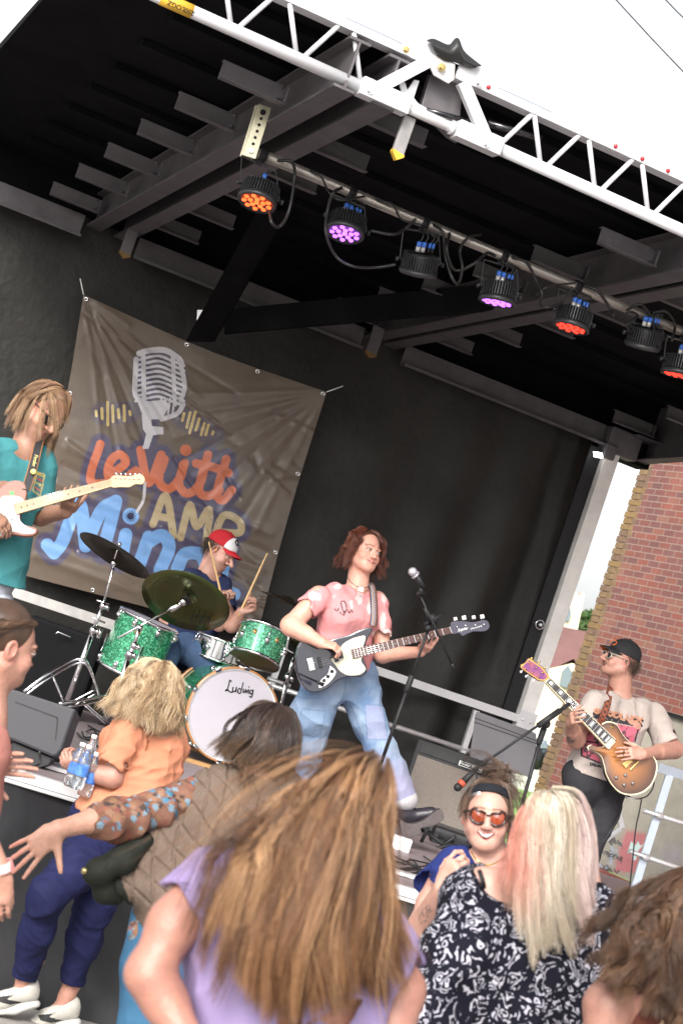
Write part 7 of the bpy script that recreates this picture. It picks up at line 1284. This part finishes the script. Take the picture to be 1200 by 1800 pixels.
S = SDF(.0045); S.chain([J(345, 1392, .0), J(285, 1418, -.03), J(235, 1436, -.05), J(195, 1440, -.07), J(168, 1446, -.08)], [.058, .062, .064, .068, .050], .03); S.cap(J(190, 1446, -.06), J(205, 1468, -.05), .045, .04, .03); S.noise = [(.004, 30, 20, 40, 1, 1.5), (.003, -50, 20, 30, 0, 2)]
link('sleeve', S.mesh('sleeve', floral), MP('floral_chiffon', rough=.8), per)
S = SDF(.006); S.cap(J(300, 1600, 0), J(255, 1640, 0), .10, .06); S.cap(J(300, 1600, 0), J(340, 1650, 0), .12, .10); link('blouse', S.mesh('blouse', floral), bpy.data.materials['floral_chiffon'], per)
S = SDF(.008); S.chain([J(300, 1625, .02), J(275, 1700, .0), J(255, 1800, .0), J(240, 1900, 0)], [.14, .12, .09, .08]); S.chain([J(370, 1640, .02), J(350, 1750, .0), J(330, 1850, .0)], [.14, .12, .10]); link('jeans', S.mesh('jeans', lambda V: base_col(V, (.045, .13, .23), .15, 20)), MP('teal_denim'), per)
stand(per, [J(245, 1870, 0), J(335, 1830, 0)], [J(180, 2040, 0), J(270, 2060, 0)], (.045, .13, .23), 'jeans', r=.08, mt=bpy.data.materials['teal_denim'])
scalp(Hd, per, (.035, .022, .018), zlo=-.05, front=.03, rad=1.06)
G = skull_guides(Hd, 50, 310, 16, .10, 1.16, .01, flare=.0, wind=(0, 0, 0), down=unit(-V3(0, 0, 1)-RT*.45))
strands('hair', G, 4200, .0009, per, [(.022, .014, .012), (.06, .038, .03), (.11, .07, .05)], spread=.014, wave=.004, wf=6, clump=110, seed=51, tipc=(.16, .09, .045), fade=.75)
strands('hair', [[J(458, 1320, -.13), J(440, 1350, -.14), J(425, 1368, -.13), J(412, 1375, -.12)], [J(455, 1310, -.13), J(425, 1350, -.14), J(440, 1382, -.14), J(452, 1402, -.14)]], 130, .0008, per, [(.06, .035, .025), (.25, .14, .07)], spread=.012, wave=.006, wf=7, clump=20, seed=52)
# ---- woman with sunglasses
J = W_(5.9); per = thing('person', 'laughing woman in blue t-shirt, black headband and orange cat eye sunglasses', 'person', P(780, 2150, 5.9)*V3(1, 1, 0))
Hd = Head(J(855, 1434, 0), unit(TOW*.97-RT*.06+V3(0, 0, .02)), V3(0, 0, 1)-RT*.20, .95); S = SDF(.006); Hd.put(S, fem=True, cheek=1.15, neck=J(868, 1510, .02), nr=.050, smile=1.0, mouth_open=.0, jaw=.86, fine=.0024)
shl, shr = J(790, 1528, .0), J(955, 1560, .0); torso(S, shl, shr, J(770, 1750, 0), J(880, 1780, 0), TOW, [(0, .16, .055), (.5, .14, .1), (1, .15, .1)])
eL, wL = J(742, 1628, -.05), J(778, 1562, -.22); S.chain([shl, J(758, 1590, -.02), eL, wL], [.052, .047, .044, .030]); hand(S, J(778, 1563, -.22), J(790, 1535, -.23)-J(778, 1563, -.22), AWAY*.5+RT*.6, 1, (.8, .9, .7), .05, k=.98, tcurl=.4, bends=((.5, .9, .7), (.9, 1., .7), (1., 1., .7), (1.1, 1., .8)))
def pnt(V): 
    C = Hd.paint(V, base_col(V, (.50, .28, .22)), smile=1.0, mouth_open=.0, grin=True, lip=(.38, .12, .11), flush=.9, brow=(.14, .08, .05)); q = pix(V)
    for L_ in ([(735, 1618), (740, 1605), (745, 1612), (742, 1600), (750, 1598), (748, 1608)], [(745, 1598), (752, 1590), (755, 1598), (750, 1600)], [(738, 1622), (748, 1618), (752, 1606), (758, 1600)]): C = blend(C, (.10, .08, .08), (strokes(q, L_) < .9)*.75)
    return C
link('body', S.mesh('body', pnt), skinM, per)
S = SDF(.006); torso(S, J(794, 1522, .0), J(950, 1552, .0), J(765, 1760, 0), J(880, 1790, 0), TOW, [(-.02, .17, .055), (.12, .19, .09), (.4, .18, .12), (.7, .17, .12), (1, .18, .13)], .05); sleeve(S, J(797, 1530, .0), J(756, 1572, -.03), .078, .080); S.ell(J(866, 1512, -.03), (.080, .07, .062), k=.015, sub=True); S.noise = [(.0035, 18, 12, -26, 1, 1.2), (.0025, -30, 20, 14, 2, 1.5)]
link('shirt', S.mesh('shirt', lambda V: base_col(V, (.018, .028, .125), .08, 30)), MP('royal_blue_cotton', rough=.9), per)
stand(per, [J(785, 1780, 0), J(860, 1800, 0)], [J(680, 2140, 0), J(760, 2160, 0)], (.04, .06, .11), 'jeans')
HP = [(.06, .036, .025), (.11, .066, .045), (.18, .11, .075)]; scalp(Hd, per, (.07, .042, .028), zlo=-.03, front=.045, rad=1.02)
fg = skull_guides(Hd, 60, 300, 12, .02, 1.05, .0); strands('hair', fg, 1400, .0008, per, HP, spread=.006, clump=90, seed=61)
strands('hair', [[Hd.L(-.03, -.02, .115), Hd.L(-.05, -.03, .15), Hd.L(-.09, -.04, .155), Hd.L(-.14, -.05, .12)], [Hd.L(0, -.02, .12), Hd.L(-.01, -.02, .165), Hd.L(.04, -.03, .165), Hd.L(.06, -.05, .13)], [Hd.L(-.06, -.02, .09), Hd.L(-.10, -.03, .09), Hd.L(-.13, -.02, .05), Hd.L(-.15, 0, .0)]], 500, .0008, per, HP, spread=.016, wave=.006, wf=6, clump=50, seed=62)
strands('hair', [[Hd.L(-.072, .03, .03), Hd.L(-.088, .03, -.03), Hd.L(-.085, .02, -.09), Hd.L(-.10, .0, -.14)], [Hd.L(-.07, -.02, .03), Hd.L(-.10, -.02, -.03), Hd.L(-.13, -.02, -.06), Hd.L(-.15, .0, -.06)]], 240, .0008, per, HP, spread=.010, wave=.005, wf=5, clump=30, seed=63)
S = SDF(.004); S.ell(Hd.L(0, -.016, .036), np.array((.083, .102, .094))*Hd.k, Hd.A, .01, clip=[(Hd.L(0, 0, .092), unit(Hd.A.T@V3(0, -.55, 1))), (Hd.L(0, 0, .050), unit(Hd.A.T@V3(0, .55, -1)))]); hb_ = link('headband', S.mesh('headband', lambda V: base_col(V, (.012, .013, .017), .2)), MP('black_headband', rough=.7), per)
b = MB(); b.tube([Hd.L(.035, .088, .080), Hd.L(.072, .055, .066)], .0016, 6); b.tube([Hd.L(.035, .088, .074), Hd.L(.072, .057, .060)], .0016, 6); b.build('hair_clip', M['chrome'], hb_)
om = mat('orange_lens', (.22, .035, .010), .08, coat=.6, var=.4, vs_=14); shades(Hd, per, mat('tortoise_frame', (.03, .012, .01), .2), om, 1.35, cat=True)
b = MB(); b.tube(smooth_path([J(828, 1498, -.07), J(838, 1512, -.10), J(852, 1520, -.11), J(868, 1518, -.11), J(884, 1508, -.08)], 6), .003, 6); b.ball(J(849, 1522, -.12), .007, 8); b.build('necklace', M['gold'], per)
# ---- pink and blonde hair, patterned kimono
J = W_(4.5); per = thing('person', 'woman from behind with blonde and coral pink hair in black and white printed top', 'person', P(820, 2400, 4.5)*V3(1, 1, 0))
Hd = Head(J(963, 1474, 0), unit(AWAY*.85-RT*.5), V3(0, 0, 1)-RT*.04, .97); S = SDF(.008); Hd.put(S, neck=J(925, 1560, .0), nr=.052, fine=.006); shl, shr = J(830, 1592, .0), J(1010, 1625, .0); torso(S, shl, shr, J(800, 1800, 0), J(940, 1830, 0), TOW, [(0, .16, .058), (.5, .14, .1), (1, .15, .1)]); S.cap(J(850, 1560, 0), J(985, 1592, .0), .050, .05, .05)
S.chain([J(1010, 1622, .02), J(1030, 1560, .18), J(1030, 1470, .2)], [.045, .035, .028])
def pnt(V): 
    C = base_col(V, (.48, .28, .22)); q = pix(V)
    for L_ in ([(1036, 1502), (1041, 1498), (1043, 1505), (1038, 1509), (1040, 1503)], [(1037, 1512), (1041, 1518)]): C = blend(C, (.12, .09, .09), (strokes(q, L_) < 1.)*.8)
    return C
link('body', S.mesh('body', pnt), skinM, per)
km = bpy.data.materials.new('printed_rayon'); km.use_nodes = True; nt = km.node_tree; b_ = nt.nodes['Principled BSDF']; b_.inputs['Roughness'].default_value = .85; b_.inputs['Specular IOR Level'].default_value = .1
def nd(t, **k):
    n = nt.nodes.new(t)
    for a, v in k.items():
        if hasattr(n, a): setattr(n, a, v)
        else: n.inputs[a.replace('_', ' ')].default_value = v
    return n
tc = nd('ShaderNodeTexCoord'); mp = nd('ShaderNodeMapping'); mp.inputs['Rotation'].default_value = (.2, .3, .33); lk(nt, tc.outputs['Object'], mp.inputs[0])
n1 = nd('ShaderNodeTexNoise'); n1.inputs['Scale'].default_value = 14; lk(nt, mp.outputs[0], n1.inputs['Vector']); ad = nd('ShaderNodeMixRGB', blend_type='LINEAR_LIGHT'); ad.inputs[0].default_value = .035; lk(nt, mp.outputs[0], ad.inputs[1]); lk(nt, n1.outputs['Color'], ad.inputs[2])
vo_ = nd('ShaderNodeTexVoronoi'); vo_.inputs['Scale'].default_value = 15; vo_.inputs['Randomness'].default_value = .55; lk(nt, ad.outputs[0], vo_.inputs['Vector']); ve = nd('ShaderNodeTexVoronoi', feature='DISTANCE_TO_EDGE'); ve.inputs['Scale'].default_value = 15; ve.inputs['Randomness'].default_value = .55; lk(nt, ad.outputs[0], ve.inputs['Vector'])
n2 = nd('ShaderNodeTexNoise'); n2.inputs['Scale'].default_value = 34; n2.inputs['Detail'].default_value = 1.5; lk(nt, ad.outputs[0], n2.inputs['Vector'])
def mth(op, a, b=None, c=None):
    n = nd('ShaderNodeMath', operation=op)
    for i, v in enumerate((a, b, c)):
        if v is None: continue
        if isinstance(v, (int, float)): n.inputs[i].default_value = v
        else: lk(nt, v, n.inputs[i])
    return n.outputs[0]
sn_ = mth('SINE', mth('ADD', mth('MULTIPLY', vo_.outputs['Distance'], 30.), mth('MULTIPLY', n2.outputs[0], 34.))); l1 = mth('GREATER_THAN', sn_, .42); l2 = mth('GREATER_THAN', ve.outputs['Distance'], .07); n3 = nd('ShaderNodeTexNoise'); n3.inputs['Scale'].default_value = 60; lk(nt, mp.outputs[0], n3.inputs['Vector']); l3 = mth('GREATER_THAN', n3.outputs[0], .42)
fac = mth('MULTIPLY', mth('MULTIPLY', l1, l2), l3); mx = nd('ShaderNodeMixRGB'); lk(nt, fac, mx.inputs[0]); mx.inputs[1].default_value = (.008, .008, .014, 1); mx.inputs[2].default_value = (.40, .39, .45, 1); lk(nt, mx.outputs[0], b_.inputs['Base Color'])
S = SDF(.008); torso(S, J(866, 1584, .0), J(1002, 1610, .0), J(785, 1850, 0), J(950, 1880, 0), TOW, [(-.02, .20, .065), (.10, .225, .10), (.35, .225, .14), (.7, .235, .15), (1.1, .26, .17)], .07); S.chain([J(862, 1594, -.02), J(806, 1680, -.06), J(735, 1800, -.08), J(720, 1860, -.08)], [.085, .095, .11, .12], .05); S.chain([J(1002, 1625, .02), J(1020, 1700, .0), J(1010, 1850, .0)], [.09, .09, .1], .05)
S.ell(J(893, 1535, -.08), (.105, .17, .052), np.stack([RT, AWAY, UP]), k=.02, sub=True); S.noise = [(.008, 16, 8, -10, 1, 1.2), (.006, -26, 14, 8, 2, 1.5), (.004, 38, 10, 12, 0, 1.5)]
link('kimono', S.mesh('kimono'), km, per)
stand(per, [J(820, 1860, 0), J(905, 1890, 0)], [J(640, 2440, 0), J(740, 2460, 0)], (.015, .015, .02))
b = MB(); b.tube([J(842, 1530, -.09), J(848, 1548, -.11), J(850, 1560, -.10)], .006, 8); b.build('strap', M['black'], per)
def pinkcol(B, c, u, t):
    q = pix(B.reshape(-1, 3)).reshape(B.shape[0], B.shape[1], 2); x = q[..., 0]-(.30*(q[..., 1]-1470))*-.0; z = 958+.10*(q[..., 1]-1400); m = np.clip((z-12-q[..., 0])/38+.5*np.sin(q[..., 0]*.11+c[:, :1, 0]*30), 0, 1)*(q[..., 1] < 1700)*np.clip((q[..., 1]-1393)/20, 0, 1)*np.clip((1640-q[..., 1])/110, .0, 1); k = m[..., None]*.8
    pk = np.clip((q[..., 0]-1008)/30, 0, .45)[..., None]; c = c*(1-k)+np.array([.60, .20, .15])*(k)+0*c; return c*(1-pk)+np.array([.55, .36, .42])*pk
scalp(Hd, per, (.34, .26, .17), zlo=-.05, front=.03, rad=.98)
rt0 = (962, 1397); G = []
for (pts, dys) in ((((962, 1402), (938, 1416), (925, 1452), (912, 1502), (884, 1545)), (-.02, -.03, -.04, -.06, -.08)), (((962, 1401), (936, 1414), (922, 1457), (916, 1520), (904, 1600)), (-.05, -.08, -.09, -.12, -.13)), (((962, 1400), (942, 1414), (930, 1470), (930, 1560), (934, 1675)), (-.07, -.11, -.12, -.15, -.16)), (((960, 1397), (940, 1412), (934, 1480), (938, 1580), (945, 1685)), (-.08, -.13, -.14, -.17, -.18)), (((962, 1396), (960, 1412), (960, 1480), (968, 1580), (985, 1670)), (-.08, -.13, -.14, -.17, -.18)), (((964, 1396), (990, 1408), (1000, 1478), (1000, 1570), (1015, 1665)), (-.07, -.12, -.13, -.15, -.16)), (((966, 1397), (1010, 1412), (1024, 1478), (1022, 1560), (1030, 1620)), (-.05, -.08, -.10, -.11, -.12)), (((968, 1396), (1020, 1418), (1038, 1475), (1038, 1540), (1045, 1570)), (-.02, -.03, -.05, -.06, -.07))): G.append([J(x, y, d) for (x, y), d in zip(pts, dys)])
strands('hair', G, 9000, .0009, per, [(.34, .27, .19), (.54, .46, .36), (.70, .64, .55)], spread=.012, wave=.008, wf=6, clump=130, seed=71, K=24, loc_col=pinkcol, streak=.15, root=.5, tip=1.6, lmin=.80)
# ---- curly brown hair, right edge
J = W_(4.0); per = thing('person', 'woman with wavy brown hair and brown leaf print dress at the lower right corner', 'person', P(1150, 2500, 4.0)*V3(1, 1, 0))
Hd = Head(J(1212, 1625, 0), unit(AWAY*.8+RT*.6), V3(0, 0, 1), 1.02); S = SDF(.009); Hd.put(S, neck=J(1185, 1730, .0), nr=.052, fine=0); shl, shr = J(1086, 1752, .0), J(1270, 1800, .0); torso(S, shl, shr, J(1060, 1990, 0), J(1200, 2020, 0), TOW, [(0, .16, .06), (.5, .14, .1), (1, .15, .1)]); S.chain([shl, J(1068, 1768, -.03), J(1060, 1830, -.05), J(1080, 1950, -.1)], [.058, .054, .046, .035])
link('body', S.mesh('body', lambda V: base_col(V, (.32, .16, .12))), skinM, per)
def leafp(V):
    C = base_col(V, (.075, .022, .015), .08, 30); rg = np.random.default_rng(8); X = np.stack([V@RT, V@UP], 1)
    for k in range(110):
        c = rg.uniform(X.min(0), X.max(0)); an = rg.uniform(0, 3.14); d = X-c; a = d@np.array([math.cos(an), math.sin(an)]); b = d@np.array([-math.sin(an), math.cos(an)]); C = blend(C, (.55, .38, .26), (((a/.015)**2+(b/.0065)**2+.3*np.sin(a*300)) < 1)*.9)
    return C
S = SDF(.005); torso(S, J(1110, 1775, .0), J(1260, 1815, .0), J(1060, 2000, 0), J(1200, 2030, 0), TOW, [(0, .15, .075), (.2, .165, .10), (.5, .15, .12), (1, .16, .13)], .05); link('dress', S.mesh('dress', leafp), MP('brown_print', rough=.8), per)
stand(per, [J(1090, 2010, 0), J(1180, 2040, 0)], [J(880, 2620, 0), J(980, 2640, 0)], (.30, .15, .11), 'leg')
scalp(Hd, per, (.12, .065, .035), zlo=-.06, front=.03, rad=1.1)
G = []
for (pts, dys) in ((((1225, 1540), (1185, 1556), (1140, 1590), (1100, 1625), (1055, 1655)), (-.0, -.02, -.02, -.04, -.05)), (((1225, 1540), (1175, 1565), (1125, 1615), (1085, 1665), (1040, 1700)), (-.02, -.05, -.06, -.08, -.08)), (((1226, 1540), (1172, 1580), (1130, 1640), (1100, 1690), (1060, 1730)), (-.05, -.09, -.10, -.12, -.12)), (((1220, 1536), (1175, 1580), (1140, 1650), (1115, 1715), (1085, 1745)), (-.07, -.11, -.12, -.15, -.15)), (((1222, 1536), (1190, 1590), (1165, 1670), (1150, 1740), (1130, 1775)), (-.08, -.13, -.14, -.17, -.18)), (((1225, 1537), (1210, 1600), (1195, 1680), (1185, 1760), (1170, 1795)), (-.08, -.14, -.16, -.18, -.19)), (((1228, 1537), (1235, 1600), (1230, 1690), (1225, 1770), (1215, 1810)), (-.08, -.13, -.15, -.18, -.19))): G.append([J(x, y, d) for (x, y), d in zip(pts, dys)])
strands('hair', G, 6500, .0010, per, [(.055, .028, .016), (.115, .060, .034), (.20, .115, .068)], spread=.022, wave=.014, wf=11, clump=80, seed=81, K=30, cs=.25)
# ---- girl in lavender with long copper hair, nearest
J = W_(3.25); per = thing('person', 'girl in lavender t-shirt with long swinging copper brown hair, nearest to the camera', 'person', P(420, 2700, 3.25)*V3(1, 1, 0))
Hd = Head(J(596, 1458, .02), unit(AWAY*.9+RT*.3+V3(0, 0, -.15)), V3(0, 0, 1)+RT*.10, .95); S = SDF(.008); Hd.put(S, neck=J(565, 1570, .0), nr=.048, fine=.0)
shl, shr = J(380, 1566, .0), J(655, 1660, .0); torso(S, shl, shr, J(400, 1860, 0), J(600, 1900, 0), TOW, [(0, .16, .055), (.5, .14, .09), (1, .14, .09)]); S.chain([J(362, 1560, .0), J(305, 1625, -.02), J(262, 1712, -.04), J(290, 1760, -.05), J(330, 1830, -.1)], [.044, .040, .036, .034, .030], .03)
S.chain([shr, J(700, 1740, -.02), J(680, 1850, -.06)], [.05, .045, .04])
link('body', S.mesh('body', lambda V: base_col(V, (.38, .18, .135))), skinM, per)
S = SDF(.007); torso(S, J(380, 1556, .0), J(660, 1650, .0), J(395, 1800, 0), J(600, 1850, 0), TOW, [(-.02, .17, .055), (.12, .19, .085), (.4, .18, .105), (.7, .17, .11), (1.0, .165, .11), (1.25, .175, .115)], .05); sleeve(S, J(378, 1552, .0), J(322, 1600, -.01), .064, .062, k=.03); sleeve(S, J(665, 1660, .0), J(690, 1725, -.02), .068, .07); S.noise = [(.004, 18, 12, -26, 1, 1.2), (.004, -30, 20, 14, 2, 1.5), (.003, 40, 22, 14, 2, 1.5)]
link('shirt', S.mesh('shirt', lambda V: base_col(V, (.27, .21, .38), .06, 20)), MP('lavender_cotton', rough=.9), per)
S = SDF(.008); torso(S, J(385, 1795, .0), J(610, 1850, .0), J(385, 1900, 0), J(600, 1940, 0), TOW, [(0, .165, .105), (1, .18, .12)], .05); link('skirt', S.mesh('skirt', lambda V: base_col(V, (.55, .20, .22), .1, 30)), MP('coral_cotton'), per)
stand(per, [J(430, 1930, 0), J(560, 1960, 0)], [J(150, 2900, 0), J(290, 2930, 0)], (.35, .17, .125), 'leg')
scalp(Hd, per, (.13, .065, .04), zlo=-.08, front=.03, rad=1.06)
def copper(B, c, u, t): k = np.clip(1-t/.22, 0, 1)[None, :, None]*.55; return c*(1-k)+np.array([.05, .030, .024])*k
g_ = [([(640,1342),(570,1356),(480,1392),(395,1452),(325,1512),(268,1552)],(-0.02,-0.06,-0.08,-0.09,-0.08,-0.07)),([(644,1342),(585,1362),(515,1404),(450,1475),(405,1560),(372,1670)],(-0.03,-0.09,-0.11,-0.13,-0.14,-0.14)),([(646,1342),(592,1368),(530,1430),(475,1520),(435,1630),(405,1750)],(-0.05,-0.12,-0.14,-0.16,-0.17,-0.17)),([(648,1342),(600,1372),(550,1445),(505,1545),(470,1660),(455,1800)],(-0.06,-0.14,-0.16,-0.18,-0.19,-0.19)),([(649,1342),(608,1375),(570,1455),(535,1562),(498,1680),(492,1810)],(-0.07,-0.15,-0.17,-0.19,-0.2,-0.2)),([(650,1342),(614,1378),(582,1460),(552,1570),(520,1680),(515,1800)],(-0.07,-0.15,-0.17,-0.19,-0.2,-0.2)),([(652,1342),(630,1382),(612,1468),(592,1570),(570,1680),(570,1790)],(-0.06,-0.14,-0.16,-0.18,-0.19,-0.19)),([(654,1342),(648,1386),(640,1470),(628,1570),(622,1670),(650,1780)],(-0.04,-0.1,-0.12,-0.14,-0.15,-0.15)),([(656,1343),(662,1392),(662,1465),(655,1550),(665,1640),(700,1760)],(-0.02,-0.05,-0.07,-0.09,-0.1,-0.1))]
G = [[J(x, y, d) for (x, y), d in zip(*g)] for g in g_]
CP = [(.065, .029, .014), (.16, .070, .031), (.29, .145, .066), (.48, .285, .15)]
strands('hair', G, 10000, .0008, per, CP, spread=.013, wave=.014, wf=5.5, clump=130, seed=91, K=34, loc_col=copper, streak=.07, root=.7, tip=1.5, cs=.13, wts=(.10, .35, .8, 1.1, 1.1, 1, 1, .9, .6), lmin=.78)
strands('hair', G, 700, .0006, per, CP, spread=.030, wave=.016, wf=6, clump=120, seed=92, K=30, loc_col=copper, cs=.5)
